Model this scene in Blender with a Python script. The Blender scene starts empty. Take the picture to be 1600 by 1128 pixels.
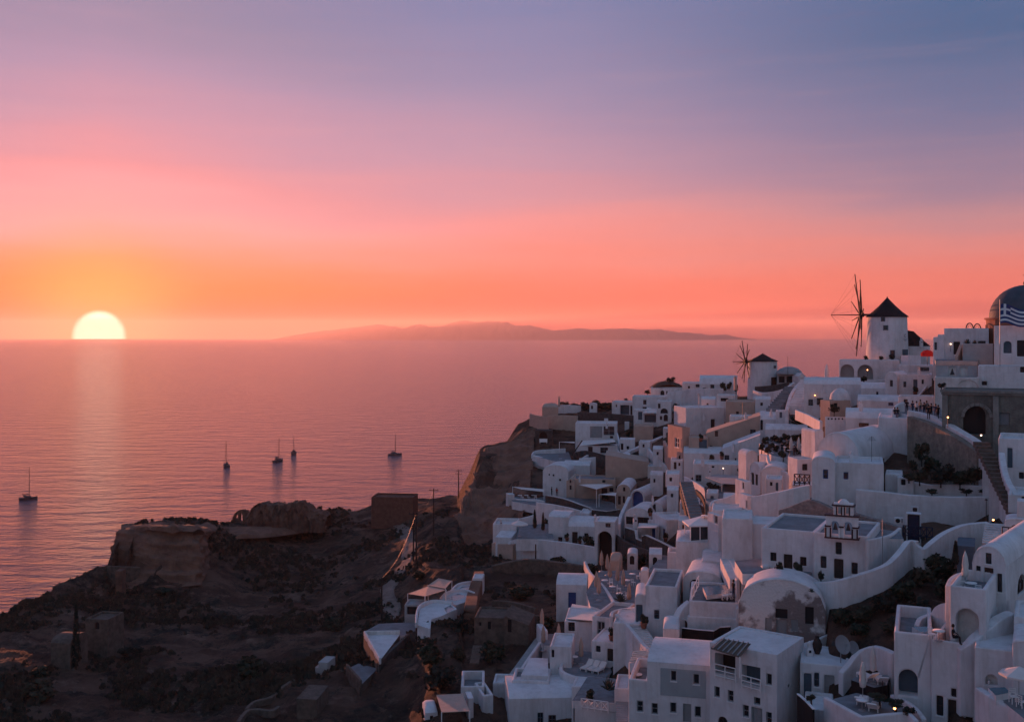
import bpy, bmesh, math, random
import numpy as np
from mathutils import Vector, Matrix, noise
from mathutils.geometry import tessellate_polygon

R = math.radians
rnd = random.Random(7)
sc = bpy.context.scene
COL = sc.collection

# ------------------------------------------------------------------ camera
F = 1600.0            # focal length in photo pixels (photo is 1600 x 1128)
HOR = 524.0           # row of the horizon
CAMZ = 120.0          # the viewpoint stands 120 m above the sea
cam_d = bpy.data.cameras.new('camera')
cam = bpy.data.objects.new('camera', cam_d)
COL.objects.link(cam)
cam.location = (0, 0, CAMZ)
cam.rotation_euler = (R(90), 0, 0)
cam_d.sensor_width = 36.0
cam_d.lens = 36.0
cam_d.shift_y = (HOR - 564.0) / 1600.0
cam_d.clip_start = 1.0
cam_d.clip_end = 300000.0
sc.camera = cam

# ------------------------------------------------------------------ render look
sc.view_settings.view_transform = 'Standard'
sc.view_settings.look = 'None'
sc.view_settings.gamma = 1.0
sc.view_settings.exposure = 2.2
sc.view_settings.use_curve_mapping = False
sc.render.engine = 'CYCLES'
sc.cycles.use_denoising = True
sc.cycles.max_bounces = 6
sc.cycles.diffuse_bounces = 3
sc.cycles.glossy_bounces = 2
sc.cycles.transparent_max_bounces = 8
sc.cycles.volume_bounces = 0
sc.cycles.sample_clamp_indirect = 4.0


def lin(r, g, b):
    f = lambda c: (c / 255.0 / 12.92) if c / 255.0 <= 0.04045 else ((c / 255.0 + 0.055) / 1.055) ** 2.4
    return (f(r), f(g), f(b), 1.0)


# ------------------------------------------------------------------ sky and sun
SUN_AZ = math.atan((155 - 800) / F)            # to the left of the view axis
SUN_EL = R(-0.10)      # the sun is setting: level with the sea horizon as seen from this height
SUN_DISC = Vector((math.sin(SUN_AZ), math.cos(SUN_AZ), math.tan(R(-0.04)))).normalized()

world = bpy.data.worlds.new("World")
sc.world = world
world.use_nodes = True
wn, wl = world.node_tree.nodes, world.node_tree.links
wn.clear()


def wmath(op, a, b=None, c=None, clamp=False):
    n = wn.new('ShaderNodeMath')
    n.operation = op
    n.use_clamp = clamp
    for i, v in enumerate((a, b, c)):
        if v is None:
            continue
        if isinstance(v, (int, float)):
            n.inputs[i].default_value = v
        else:
            wl.new(v, n.inputs[i])
    return n.outputs[0]


def wramp(fac, stops):
    n = wn.new('ShaderNodeValToRGB')
    cr = n.color_ramp
    cr.interpolation = 'B_SPLINE' if False else 'LINEAR'
    while len(cr.elements) > 1:
        cr.elements.remove(cr.elements[-1])
    for i, (p, c) in enumerate(stops):
        e = cr.elements[0] if i == 0 else cr.elements.new(p)
        e.position = p
        e.color = lin(*c)
    wl.new(fac, n.inputs[0])
    return n.outputs[0]


def wsmooth(v, a, b):
    n = wn.new('ShaderNodeMapRange')
    n.interpolation_type = 'SMOOTHSTEP'
    wl.new(v, n.inputs[0])
    n.inputs[1].default_value, n.inputs[2].default_value = a, b
    n.inputs[3].default_value, n.inputs[4].default_value = 0, 1
    return n.outputs[0]


def wmix(fac, a, b, mode='MIX'):
    n = wn.new('ShaderNodeMix')
    n.data_type = 'RGBA'
    n.blend_type = mode
    n.clamp_result = False
    if isinstance(fac, (int, float)):
        n.inputs[0].default_value = fac
    else:
        wl.new(fac, n.inputs[0])
    for i, v in ((6, a), (7, b)):
        if isinstance(v, tuple):
            n.inputs[i].default_value = v
        else:
            wl.new(v, n.inputs[i])
    return n.outputs[2]


tc = wn.new('ShaderNodeTexCoord')
sx = wn.new('ShaderNodeSeparateXYZ')
wl.new(tc.outputs['Generated'], sx.inputs[0])
# thin veils of high cloud bend the colour bands a little
mp = wn.new('ShaderNodeMapping')
mp.inputs['Scale'].default_value = (1.6, 1.6, 14.0)
mp.inputs['Rotation'].default_value = (0, R(-4), 0)
wl.new(tc.outputs['Generated'], mp.inputs[0])
nz = wn.new('ShaderNodeTexNoise')
nz.inputs['Scale'].default_value = 1.7
nz.inputs['Detail'].default_value = 5.0
nz.inputs['Roughness'].default_value = 0.5
wl.new(mp.outputs[0], nz.inputs['Vector'])
elev = wmath('DIVIDE', wmath('ARCSINE', wmath('MAXIMUM', sx.outputs[2], 0.0)), math.pi / 2)
el2 = wmath('MAXIMUM', wmath('MULTIPLY_ADD', wmath('SUBTRACT', nz.outputs[0], 0.5), 0.046, elev), 0.0)
el2 = wmath('ADD', wmath('MULTIPLY', el2, wsmooth(elev, 0.0, 0.06)),
            wmath('MULTIPLY', elev, wmath('SUBTRACT', 1.0, wsmooth(elev, 0.0, 0.06))))
hx = wmath('SQRT', wmath('ADD', wmath('MULTIPLY', sx.outputs[0], sx.outputs[0]),
                         wmath('MULTIPLY', sx.outputs[1], sx.outputs[1])))
hd = wmath('DIVIDE', wmath('ADD', wmath('MULTIPLY', sx.outputs[0], math.sin(SUN_AZ)),
                           wmath('MULTIPLY', sx.outputs[1], math.cos(SUN_AZ))),
           wmath('MAXIMUM', hx, 1e-4))
daz = wmath('DIVIDE', wmath('ARCCOSINE', wmath('MINIMUM', wmath('MAXIMUM', hd, -1.0), 1.0)), math.pi / 180)

HIGH = [(.32, (100, 116, 162)), (.6, (84, 106, 148)), (1.0, (80, 104, 146))]
elA = wmath('ADD', el2, wmath('MULTIPLY', wmath('MULTIPLY', daz, 0.0016), wsmooth(elev, 0.03, 0.09)))
rA = wramp(elA, [(0, (248, 84, 52)), (.010, (253, 106, 50)), (.026, (252, 134, 70)), (.042, (250, 146, 106)),
                 (.056, (248, 158, 144)), (.070, (248, 166, 164)), (.084, (243, 158, 164)), (.098, (234, 148, 156)), (.128, (200, 147, 168)),
                 (.16, (172, 142, 170)), (.19, (148, 134, 162))] + HIGH)
rB = wramp(el2, [(0, (236, 78, 66)), (.011, (250, 94, 74)), (.028, (252, 116, 96)), (.045, (248, 136, 124)),
                 (.066, (240, 146, 146)), (.078, (218, 146, 156)), (.105, (186, 145, 168)), (.147, (153, 138, 170)),
                 (.2, (124, 128, 168))] + HIGH)
rC = wramp(el2, [(0, (196, 78, 78)), (.011, (222, 92, 84)), (.031, (226, 114, 104)), (.05, (212, 128, 126)),
                 (.07, (180, 130, 140)), (.09, (138, 120, 146)), (.125, (94, 108, 146)), (.17, (58, 96, 138)),
                 (.25, (66, 100, 146)), (.6, (78, 106, 146)), (1.0, (80, 104, 146))])
rD = wramp(el2, [(0, (112, 120, 142)), (.05, (132, 134, 156)), (.11, (142, 146, 168)), (.2, (124, 142, 168)),
                 (.4, (100, 126, 160)), (1.0, (80, 104, 146))])
skyc = wmix(wsmooth(daz, 2, 26), rA, rB)
skyc = wmix(wsmooth(daz, 18, 48), skyc, rC)
skyc = wmix(wsmooth(daz, 50, 130), skyc, rD)
# thin wisps
mp2 = wn.new('ShaderNodeMapping')
mp2.inputs['Scale'].default_value = (2.2, 2.2, 46.0)
mp2.inputs['Rotation'].default_value = (R(3), R(-5), 0)
wl.new(tc.outputs['Generated'], mp2.inputs[0])
nz2 = wn.new('ShaderNodeTexNoise')
nz2.inputs['Scale'].default_value = 2.4
nz2.inputs['Detail'].default_value = 9.0
nz2.inputs['Roughness'].default_value = 0.62
wl.new(mp2.outputs[0], nz2.inputs['Vector'])
wisp = wmath('MULTIPLY', wsmooth(nz2.outputs[0], .5, .74), wmath('MULTIPLY', wsmooth(elev, .004, .05), wmath('SUBTRACT', 1.0, wsmooth(elev, .1, .3))))
skyc = wmix(wmath('MULTIPLY', wisp, .05), skyc, lin(255, 176, 158))
wisp2 = wmath('SUBTRACT', 1.0, wsmooth(nz2.outputs[0], .28, .46))
skyc = wmix(wmath('MULTIPLY', wmath('MULTIPLY', wisp2, wsmooth(elev, .003, .03)), .07), skyc, lin(150, 96, 118))
# warm aureole round the sun
dot = wn.new('ShaderNodeVectorMath')
dot.operation = 'DOT_PRODUCT'
wl.new(tc.outputs['Generated'], dot.inputs[0])
dot.inputs[1].default_value = SUN_DISC
ang = wmath('DIVIDE', wmath('ARCCOSINE', wmath('MINIMUM', dot.outputs['Value'], 1.0)), math.pi / 180)
glow = wmath('POWER', wmath('SUBTRACT', 1.0, wsmooth(ang, 0.6, 8.0)), 2.0)
skyc = wmix(wmath('MULTIPLY', glow, 0.85), skyc, (1.55, .56, .13, 1.0))
disc = wmath('SUBTRACT', 1.0, wsmooth(ang, 1.06, 1.42))
skyc = wmix(disc, skyc, (3.4, 2.5, 1.75, 1.0))
# physical twilight sky added underneath the graded one
nish = wn.new('ShaderNodeTexSky')
nish.sky_type = 'NISHITA'
nish.sun_disc = False
nish.sun_elevation = 0.0
nish.sun_rotation = SUN_AZ
bg1 = wn.new('ShaderNodeBackground')
bg1.inputs[1].default_value = 0.005
wl.new(nish.outputs[0], bg1.inputs[0])
bg2 = wn.new('ShaderNodeBackground')
bg2.inputs[1].default_value = 0.2335
wl.new(skyc, bg2.inputs[0])
addb = wn.new('ShaderNodeAddShader')
wl.new(bg1.outputs[0], addb.inputs[0])
wl.new(bg2.outputs[0], addb.inputs[1])
wo = wn.new('ShaderNodeOutputWorld')
wl.new(addb.outputs[0], wo.inputs[0])

sun_d = bpy.data.lights.new('sun', 'SUN')
sun_d.energy = 5.0
sun_d.angle = R(0.19)
sun_d.color = (1.0, 0.30, 0.15)
sun = bpy.data.objects.new('sun', sun_d)
COL.objects.link(sun)
sdir = Vector((math.sin(SUN_AZ) * math.cos(SUN_EL), math.cos(SUN_AZ) * math.cos(SUN_EL), math.sin(SUN_EL)))
sun.rotation_euler = (-sdir).to_track_quat('-Z', 'Y').to_euler()


# ------------------------------------------------------------------ object helpers
def tag(o, label=None, cat=None, group=None, kind=None):
    if label:
        o['label'] = label
    if cat:
        o['category'] = cat
    if group:
        o['group'] = group
    if kind or cat:
        o['kind'] = kind or 'thing'
    return o


def link(name, me, mats=(), parent=None, loc=None, smooth=None):
    o = bpy.data.objects.new(name, me)
    COL.objects.link(o)
    if me is not None and len(me.materials) == 0:
        for m in (mats if isinstance(mats, (list, tuple)) else [mats]):
            me.materials.append(m)
    if parent:
        o.parent = parent
    if loc is not None:
        o.location = loc
    return o


def empty(name, loc, label, cat, group=None, rz=0.0):
    o = bpy.data.objects.new(name, None)
    COL.objects.link(o)
    o.empty_display_size = 0.3
    o.location = loc
    o.rotation_euler = (0, 0, rz)
    return tag(o, label, cat, group)


def copy_tree(o, parent=None):
    c = o.copy()
    COL.objects.link(c)
    c.parent = parent
    for ch in list(o.children):
        copy_tree(ch, c)
    return c


def at(px, py, d):
    """A point of the place: d metres in front of the viewpoint, seen at (px, py) of the photograph."""
    return Vector(((px - 800.0) / F * d, d, CAMZ - (py - HOR) / F * d))


class MB:
    """Collects faces; build() links them as one mesh object."""

    def __init__(s):
        s.v, s.f, s.m, s.sm = [], [], [], []

    def face(s, pts, mi=0, smooth=False):
        i = len(s.v)
        s.v.extend([tuple(p) for p in pts])
        s.f.append(tuple(range(i, i + len(pts))))
        s.m.append(mi)
        s.sm.append(smooth)

    def raw(s, verts, faces, mi=0, smooth=False):
        i = len(s.v)
        s.v.extend([tuple(p) for p in verts])
        for f in faces:
            s.f.append(tuple(i + k for k in f))
            s.m.append(mi)
            s.sm.append(smooth)

    def box(s, c, sz, rz=0.0, mi=0, M=None):
        hx_, hy_, hz_ = sz[0] / 2, sz[1] / 2, sz[2] / 2
        ca, sa = math.cos(rz), math.sin(rz)
        vs = []
        for dz in (-hz_, hz_):
            for dx, dy in ((-hx_, -hy_), (hx_, -hy_), (hx_, hy_), (-hx_, hy_)):
                p = Vector((c[0] + dx * ca - dy * sa, c[1] + dx * sa + dy * ca, c[2] + dz))
                vs.append(M @ p if M else p)
        s.raw(vs, [(3, 2, 1, 0), (4, 5, 6, 7), (0, 1, 5, 4), (1, 2, 6, 5), (2, 3, 7, 6), (3, 0, 4, 7)], mi)

    def tube(s, pts, r, n=6, mi=0, smooth=True, cap=True):
        pts = [Vector(p) for p in pts]
        rs = r if isinstance(r, (list, tuple)) else [r] * len(pts)
        rings = []
        for i, p in enumerate(pts):
            t = (pts[min(i + 1, len(pts) - 1)] - pts[max(i - 1, 0)])
            t = t.normalized() if t.length > 1e-9 else Vector((0, 0, 1))
            a = t.cross(Vector((0, 0, 1)))
            if a.length < 1e-3:
                a = t.cross(Vector((1, 0, 0)))
            a.normalize()
            b = t.cross(a)
            rings.append([p + (a * math.cos(2 * math.pi * k / n) + b * math.sin(2 * math.pi * k / n)) * rs[i] for k in range(n)])
        vs = [q for ring in rings for q in ring]
        fs = []
        for i in range(len(pts) - 1):
            for k in range(n):
                fs.append((i * n + k, (i + 1) * n + k, (i + 1) * n + (k + 1) % n, i * n + (k + 1) % n))
        s.raw(vs, fs, mi, smooth)
        if cap:
            s.face(rings[0], mi)
            s.face(list(reversed(rings[-1])), mi)

    def lathe(s, c, prof, n=12, mi=0, smooth=True):
        """prof: (radius, z) list, turned round the vertical through c."""
        vs = []
        for r, z in prof:
            for k in range(n):
                a = 2 * math.pi * k / n
                vs.append((c[0] + r * math.cos(a), c[1] + r * math.sin(a), c[2] + z))
        fs = []
        for i in range(len(prof) - 1):
            for k in range(n):
                fs.append((i * n + k, i * n + (k + 1) % n, (i + 1) * n + (k + 1) % n, (i + 1) * n + k))
        s.raw(vs, fs, mi, smooth)

    def mesh(s, name):
        me = bpy.data.meshes.new(name)
        me.from_pydata(s.v, [], s.f)
        me.polygons.foreach_set('material_index', s.m)
        me.polygons.foreach_set('use_smooth', s.sm)
        me.update()
        return me

    def build(s, name, mats, parent=None, loc=None, weld=False, bevel=0.0, seg=2):
        me = s.mesh(name)
        if weld or bevel:
            bm = bmesh.new()
            bm.from_mesh(me)
            bmesh.ops.remove_doubles(bm, verts=bm.verts, dist=0.002)
            bmesh.ops.recalc_face_normals(bm, faces=bm.faces)
            bm.to_mesh(me)
            bm.free()
        o = link(name, me, mats, parent, loc)
        if bevel:
            md = o.modifiers.new('bevel', 'BEVEL')
            md.width = bevel
            md.segments = seg
            md.limit_method = 'ANGLE'
            md.angle_limit = R(35)
        return o


# ------------------------------------------------------------------ materials
MATS = {}


def mat(name, base, rough=0.85, var=0.12, scale=0.6, detail=6, base2=None, bump=0.0, bump_scale=8.0,
        stain=None, stain_amt=0.0, emit=None, emit_s=0.0, metal=0.0, spec=0.3, bias=0.5):
    m = bpy.data.materials.new(name)
    m.use_nodes = True
    nt = m.node_tree
    n, l = nt.nodes, nt.links
    b = n['Principled BSDF']
    b.inputs['Roughness'].default_value = rough
    b.inputs['Metallic'].default_value = metal
    b.inputs['Specular IOR Level'].default_value = spec
    geo = n.new('ShaderNodeNewGeometry')
    t = n.new('ShaderNodeTexNoise')
    t.inputs['Scale'].default_value = scale
    t.inputs['Detail'].default_value = detail
    t.inputs['Roughness'].default_value = 0.6
    l.new(geo.outputs['Position'], t.inputs['Vector'])
    ramp = n.new('ShaderNodeValToRGB')
    c1 = base
    c2 = base2 or tuple(max(0, c * (1 - var * 2)) for c in base)
    ramp.color_ramp.elements[0].position = max(0.0, bias - 0.18)
    ramp.color_ramp.elements[1].position = min(1.0, bias + 0.18)
    ramp.color_ramp.elements[0].color = (*c2, 1)
    ramp.color_ramp.elements[1].color = (*c1, 1)
    l.new(t.outputs[0], ramp.inputs[0])
    out = ramp.outputs[0]
    if stain:
        t2 = n.new('ShaderNodeTexNoise')
        t2.inputs['Scale'].default_value = 0.35
        t2.inputs['Detail'].default_value = 9
        t2.inputs['Roughness'].default_value = 0.68
        mpn = n.new('ShaderNodeMapping')
        mpn.inputs['Scale'].default_value = (1.0, 1.0, 0.35)
        mpn.inputs['Location'].default_value = (13.1, 4.7, 2.2)
        l.new(geo.outputs['Position'], mpn.inputs[0])
        l.new(mpn.outputs[0], t2.inputs['Vector'])
        mr = n.new('ShaderNodeMapRange')
        mr.inputs[1].default_value, mr.inputs[2].default_value = 0.50, 0.70
        mr.inputs[3].default_value, mr.inputs[4].default_value = 0, stain_amt
        l.new(t2.outputs[0], mr.inputs[0])
        mx = n.new('ShaderNodeMix')
        mx.data_type = 'RGBA'
        l.new(mr.outputs[0], mx.inputs[0])
        l.new(out, mx.inputs[6])
        mx.inputs[7].default_value = (*stain, 1)
        out = mx.outputs[2]
        t4 = n.new('ShaderNodeTexNoise')
        t4.inputs['Scale'].default_value = 2.6
        t4.inputs['Detail'].default_value = 7
        t4.inputs['Roughness'].default_value = 0.7
        mp4 = n.new('ShaderNodeMapping')
        mp4.inputs['Scale'].default_value = (1.0, 1.0, 0.10)
        l.new(geo.outputs['Position'], mp4.inputs[0])
        l.new(mp4.outputs[0], t4.inputs['Vector'])
        mr4 = n.new('ShaderNodeMapRange')
        mr4.inputs[1].default_value, mr4.inputs[2].default_value = 0.50, 0.74
        mr4.inputs[3].default_value, mr4.inputs[4].default_value = 0, stain_amt * .75
        l.new(t4.outputs[0], mr4.inputs[0])
        mx4 = n.new('ShaderNodeMix')
        mx4.data_type = 'RGBA'
        l.new(mr4.outputs[0], mx4.inputs[0])
        l.new(out, mx4.inputs[6])
        mx4.inputs[7].default_value = (*stain, 1)
        out = mx4.outputs[2]
    l.new(out, b.inputs['Base Color'])
    if bump:
        t3 = n.new('ShaderNodeTexNoise')
        t3.inputs['Scale'].default_value = bump_scale
        t3.inputs['Detail'].default_value = 6
        l.new(geo.outputs['Position'], t3.inputs['Vector'])
        bp = n.new('ShaderNodeBump')
        bp.inputs['Strength'].default_value = bump
        bp.inputs['Distance'].default_value = 0.16
        l.new(t3.outputs[0], bp.inputs['Height'])
        l.new(bp.outputs[0], b.inputs['Normal'])
    if emit:
        b.inputs['Emission Color'].default_value = (*emit, 1)
        b.inputs['Emission Strength'].default_value = emit_s
    MATS[name] = m
    return m


W = mat('white_plaster', (.71, .705, .715), .9, .08, .7, bump=.5, bump_scale=1.6, stain=(.42, .39, .37), stain_amt=.68)
WR = mat('white_roof_wash', (.74, .74, .75), .9, .10, .5, bump=.3, bump_scale=3, stain=(.42, .41, .41), stain_amt=.65)
WA = mat('aged_plaster', (.70, .68, .65), .92, .12, .8, bump=.4, bump_scale=5, stain=(.34, .31, .28), stain_amt=.7)
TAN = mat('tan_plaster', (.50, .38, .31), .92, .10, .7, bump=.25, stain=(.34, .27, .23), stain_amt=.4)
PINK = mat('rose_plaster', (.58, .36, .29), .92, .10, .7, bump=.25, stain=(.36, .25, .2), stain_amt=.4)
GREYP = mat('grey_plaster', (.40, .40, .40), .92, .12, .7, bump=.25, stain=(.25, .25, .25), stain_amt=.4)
CEM = mat('cement_screed', (.24, .26, .28), .92, .18, .7, bump=.3, stain=(.13, .14, .15), stain_amt=.5)
PAVE = mat('grey_paving', (.22, .25, .27), .9, .2, 1.2, bump=.3)
STONE = mat('ruin_stone', (.30, .26, .21), .95, .25, 1.5, base2=(.16, .14, .12), bump=.8, bump_scale=3,
            stain=(.10, .09, .07), stain_amt=.6)
LAVA = mat('dark_lava_stone', (.085, .080, .078), .95, .3, 1.2, base2=(.04, .038, .036), bump=.9, bump_scale=3)
RUBBLE = mat('peeled_masonry', (.30, .25, .23), .95, .2, 2.0, base2=(.17, .14, .13), bump=.9, bump_scale=3)
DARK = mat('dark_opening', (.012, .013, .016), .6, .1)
GLASS = mat('window_glass', (.02, .028, .035), .12, .05, spec=.5)
WOODD = mat('dark_wood', (.045, .034, .030), .7, .2, 3.0)
WOOD = mat('weathered_wood', (.16, .12, .095), .8, .2, 3.0)
BROWN = mat('maroon_paint', (.055, .02, .022), .6, .1)
BLUE = mat('blue_paint', (.035, .085, .26), .55, .12, 1.5)
TEAL = mat('slate_blue_paint', (.07, .12, .16), .6, .15, 1.5)
NAVY = mat('navy_paint', (.018, .028, .065), .55, .12, 1.5)
OLDST = mat('old_field_stone', (.15, .12, .098), .95, .3, 1.4, base2=(.075, .062, .052), bump=.9, bump_scale=3)
GREY = mat('grey_paint', (.28, .30, .31), .6, .1, 1.5)
BLACKM = mat('black_screen', (.012, .013, .015), .8, .3, 2.0)
METAL = mat('dark_metal', (.05, .05, .055), .45, .1, metal=.6)
STEEL = mat('galvanised_steel', (.35, .35, .36), .45, .1, metal=.5)
CANVAS = mat('white_canvas', (.72, .68, .64), .9, .06, 1.5)
CANVAST = mat('sand_canvas', (.52, .38, .31), .9, .08, 1.5)
WHITEP = mat('white_paint', (.80, .79, .78), .6, .04)
WATER = mat('pool_water', (.05, .17, .22), .1, .05, spec=.5)
TERRA = mat('terracotta', (.32, .13, .085), .85, .15)
THATCH = mat('mill_thatch', (.022, .022, .026), .95, .3, 3.0, bump=.6, bump_scale=6)
DOMEM = mat('dome_paint', (.05, .085, .11), .7, .15, .8)
CHURCHO = mat('church_ochre', (.34, .15, .10), .9, .1, .8)
LAMP = mat('lamp_glow', (1, .5, .2), .5, 0, emit=(1.0, .36, .12), emit_s=1.8)
LAMPW = mat('lamp_glow_white', (1, .9, .8), .5, 0, emit=(1.0, .62, .45), emit_s=1.1)
# ------------------------------------------------------------------ the lie of the land
# columns of the hillside: bearing (as a photo column) -> (row, distance) from near to the crest
NEAR_L = [(0, 117.5), (12, 112), (40, 101), (70, 91)]
COLS = {
    -200: [(1128, 107), (1060, 112), (1010, 130), (975, 142)],
    0: [(1128, 107), (1060, 118), (1010, 136), (985, 146), (960, 152)],
    60: [(1128, 107), (1060, 120), (1006, 140), (965, 154), (930, 163)],
    100: [(1128, 107), (1060, 122), (1000, 142), (950, 158), (903, 170)],
    168: [(1128, 107), (1060, 125), (1000, 148), (940, 168), (880, 180)],
    182: [(1128, 107), (1060, 125), (1000, 148), (940, 168), (900, 183), (893, 185), (846, 187), (838, 190)],
    210: [(1128, 107), (1060, 126), (1000, 150), (940, 170), (902, 184), (896, 186), (836, 188), (827, 196), (822, 204)],
    305: [(1128, 107), (1050, 130), (1000, 152), (950, 170), (905, 184), (898, 186), (834, 189), (826, 204), (818, 216)],
    325: [(1128, 107), (1050, 130), (980, 162), (930, 178), (880, 194), (836, 206), (818, 217)],
    400: [(1128, 107), (1050, 128), (980, 162), (930, 184), (880, 204), (838, 222), (822, 230), (814, 236)],
    500: [(1128, 107), (1050, 125), (980, 158), (930, 186), (880, 212), (840, 235), (815, 248), (799, 256)],
    560: [(1128, 107), (1050, 122), (1000, 140), (950, 165), (900, 190), (850, 220), (818, 244), (796, 258)],
    620: [(1128, 107), (1050, 118), (1000, 135), (950, 156), (900, 180), (850, 208), (812, 238), (783, 262)],
    680: [(1128, 98), (1060, 108), (1000, 124), (950, 142), (900, 163), (860, 182), (825, 204), (800, 226), (778, 262)],
    715: [(1128, 98), (1060, 108), (1000, 124), (950, 142), (900, 163), (860, 182), (828, 203), (800, 228), (773, 270)],
    728: [(1128, 99), (1055, 110), (1000, 124), (950, 142), (900, 164), (862, 188), (842, 208), (790, 226), (752, 246)],
    750: [(1128, 99), (1055, 110), (1000, 124), (950, 142), (900, 164), (862, 190), (838, 214), (790, 220), (716, 236), (704, 252)],
    790: [(1128, 100), (1050, 112), (1000, 125), (950, 141), (905, 160), (868, 180), (830, 200), (785, 216), (740, 232), (700, 250), (688, 260)],
    808: [(1128, 100), (1050, 112), (1000, 124), (950, 140), (905, 158), (868, 178), (820, 200), (770, 218), (725, 236), (692, 250), (672, 262), (662, 268)],
    835: [(1128, 100), (1050, 112), (1000, 122), (950, 140), (900, 160), (860, 178), (800, 203), (755, 220), (718, 238), (690, 252), (658, 263), (648, 272)],
    900: [(1128, 98), (1050, 110), (1000, 120), (950, 139), (900, 160), (850, 180), (800, 200), (750, 221), (700, 245), (660, 266), (628, 284)],
    1000: [(1128, 90), (1050, 98), (980, 105), (930, 122), (880, 145), (830, 165), (780, 185), (730, 205), (680, 228), (640, 252), (612, 276)],
    1100: [(1128, 86), (1050, 92), (980, 98), (920, 104), (880, 118), (830, 134), (780, 152), (730, 172), (690, 192), (650, 216), (612, 246), (596, 264)],
    1200: [(1128, 82), (1050, 88), (980, 92), (930, 98), (880, 105), (830, 115), (780, 126), (740, 142), (700, 160), (660, 184), (625, 212), (606, 232), (598, 246)],
    1300: [(1128, 76), (1050, 80), (980, 84), (930, 88), (880, 95), (830, 104), (780, 113), (740, 121), (700, 132), (660, 150), (620, 172), (586, 190), (574, 204)],
    1400: [(1128, 72), (1050, 76), (980, 80), (930, 84), (880, 90), (830, 100), (780, 110), (730, 117), (690, 125), (650, 138), (620, 152), (580, 176), (562, 192), (558, 204)],
    1500: [(1128, 68), (1050, 70), (980, 76), (930, 82), (880, 90), (830, 99), (780, 108), (740, 115), (700, 121), (650, 128), (600, 143), (565, 156), (552, 180)],
    1600: [(1128, 66), (1050, 68), (980, 71), (930, 75), (880, 80), (830, 89), (780, 98), (740, 107), (700, 113), (650, 120), (600, 130), (565, 142), (548, 165)],
    1900: [(1128, 66), (1050, 68), (980, 71), (930, 75), (880, 80), (830, 89), (780, 98), (740, 107), (700, 113), (650, 120), (600, 130), (565, 142), (548, 165)],
}
CX = sorted(COLS)
NU = 420
UU = np.concatenate([np.linspace(0.0, 0.45, 90), np.linspace(0.452, 1.06, 270), np.linspace(1.07, 2.4, 60)])
PROF, CREST = [], []
for cpx in CX:
    pts = COLS[cpx]
    c = pts[-1][1]
    d = [0.0] + [q[1] for q in pts]
    z = [0.0] + [CAMZ - (q[0] - HOR) / F * q[1] for q in pts]
    d0, z0 = d[1], z[1]
    dn = [d[0], 0.12 * d0, 0.45 * d0, 0.78 * d0]
    zn = [z0 + 7, z0 + 7, z0 + 5, z0 + 1.5]
    d, z = dn + d[1:], zn + z[1:]
    zc = z[-1]
    steep = 1.0 if cpx < 950 else 0.55
    d += [c * 1.02 + 3, c * 1.02 + 14, c + 60, c + 110, c * 2.6]
    z += [zc - 2.5 * steep, zc - 14 * steep, zc - 55, -12, -30]
    PROF.append(np.interp(UU * c, d, z))
    CREST.append(c)
PROF, CREST, CXA = np.array(PROF), np.array(CREST), np.array(CX, float)


def ground_row(px):
    """distance and height arrays of the smooth ground along one bearing"""
    px = min(max(px, CX[0]), CX[-1])
    i = min(max(int(np.searchsorted(CXA, px)) - 1, 0), len(CX) - 2)
    t = (px - CXA[i]) / (CXA[i + 1] - CXA[i])
    t = t * t * (3 - 2 * t) * .5 + t * .5
    c = CREST[i] * (1 - t) + CREST[i + 1] * t
    return UU * c, PROF[i] * (1 - t) + PROF[i + 1] * t


def D(px, py):
    """distance at which the sight line through (px, py) meets the ground"""
    d, z = ground_row(px)
    zr = CAMZ - (py - HOR) / F * d
    k = np.nonzero((z >= zr) & (d > 55))[0]
    if len(k) == 0:
        return float(d[np.argmax(np.where(d > 55, z - zr, -1e9))])
    k = k[0]
    if k == 0:
        return float(d[0])
    a0, a1 = z[k - 1] - zr[k - 1], z[k] - zr[k]
    t = -a0 / (a1 - a0) if a1 != a0 else 0
    return float(d[k - 1] + t * (d[k] - d[k - 1]))


def gz(x, y):
    """height of the smooth ground under a place"""
    px = 800 + F * x / max(y, 1.0)
    d, z = ground_row(px)
    return float(np.interp(y, d, z))


def on(px, py):
    return at(px, py, D(px, py))


# ---- sea
m = bpy.data.materials.new('sea_water')
m.use_nodes = True
n, l = m.node_tree.nodes, m.node_tree.links
b = n['Principled BSDF']
b.inputs['Base Color'].default_value = (.045, .055, .085, 1)
b.inputs['Roughness'].default_value = .12
b.inputs['IOR'].default_value = 1.33
geo = n.new('ShaderNodeNewGeometry')
hs = []
for scl, st, dt, w in ((.055, (1.0, .42, 1), 3, 2.2), (.23, (1.0, .6, 1), 4, .85), (.9, (1, .8, 1), 3, .20)):
    mpn = n.new('ShaderNodeMapping')
    mpn.inputs['Rotation'].default_value = (0, 0, R(14))
    mpn.inputs['Scale'].default_value = (st[1], st[0], 1)
    l.new(geo.outputs['Position'], mpn.inputs[0])
    t = n.new('ShaderNodeTexNoise')
    t.inputs['Scale'].default_value = scl
    t.inputs['Detail'].default_value = dt
    t.inputs['Roughness'].default_value = .55
    l.new(mpn.outputs[0], t.inputs['Vector'])
    mu = n.new('ShaderNodeMath')
    mu.operation = 'MULTIPLY'
    l.new(t.outputs[0], mu.inputs[0])
    mu.inputs[1].default_value = w
    hs.append(mu.outputs[0])
s_ = hs[0]
for h in hs[1:]:
    ad = n.new('ShaderNodeMath')
    l.new(s_, ad.inputs[0])
    l.new(h, ad.inputs[1])
    s_ = ad.outputs[0]
bp = n.new('ShaderNodeBump')
bp.inputs['Strength'].default_value = 1.0
bp.inputs['Distance'].default_value = 2.2
l.new(s_, bp.inputs['Height'])
l.new(bp.outputs[0], b.inputs['Normal'])
SEA = m
q = MB()
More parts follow.
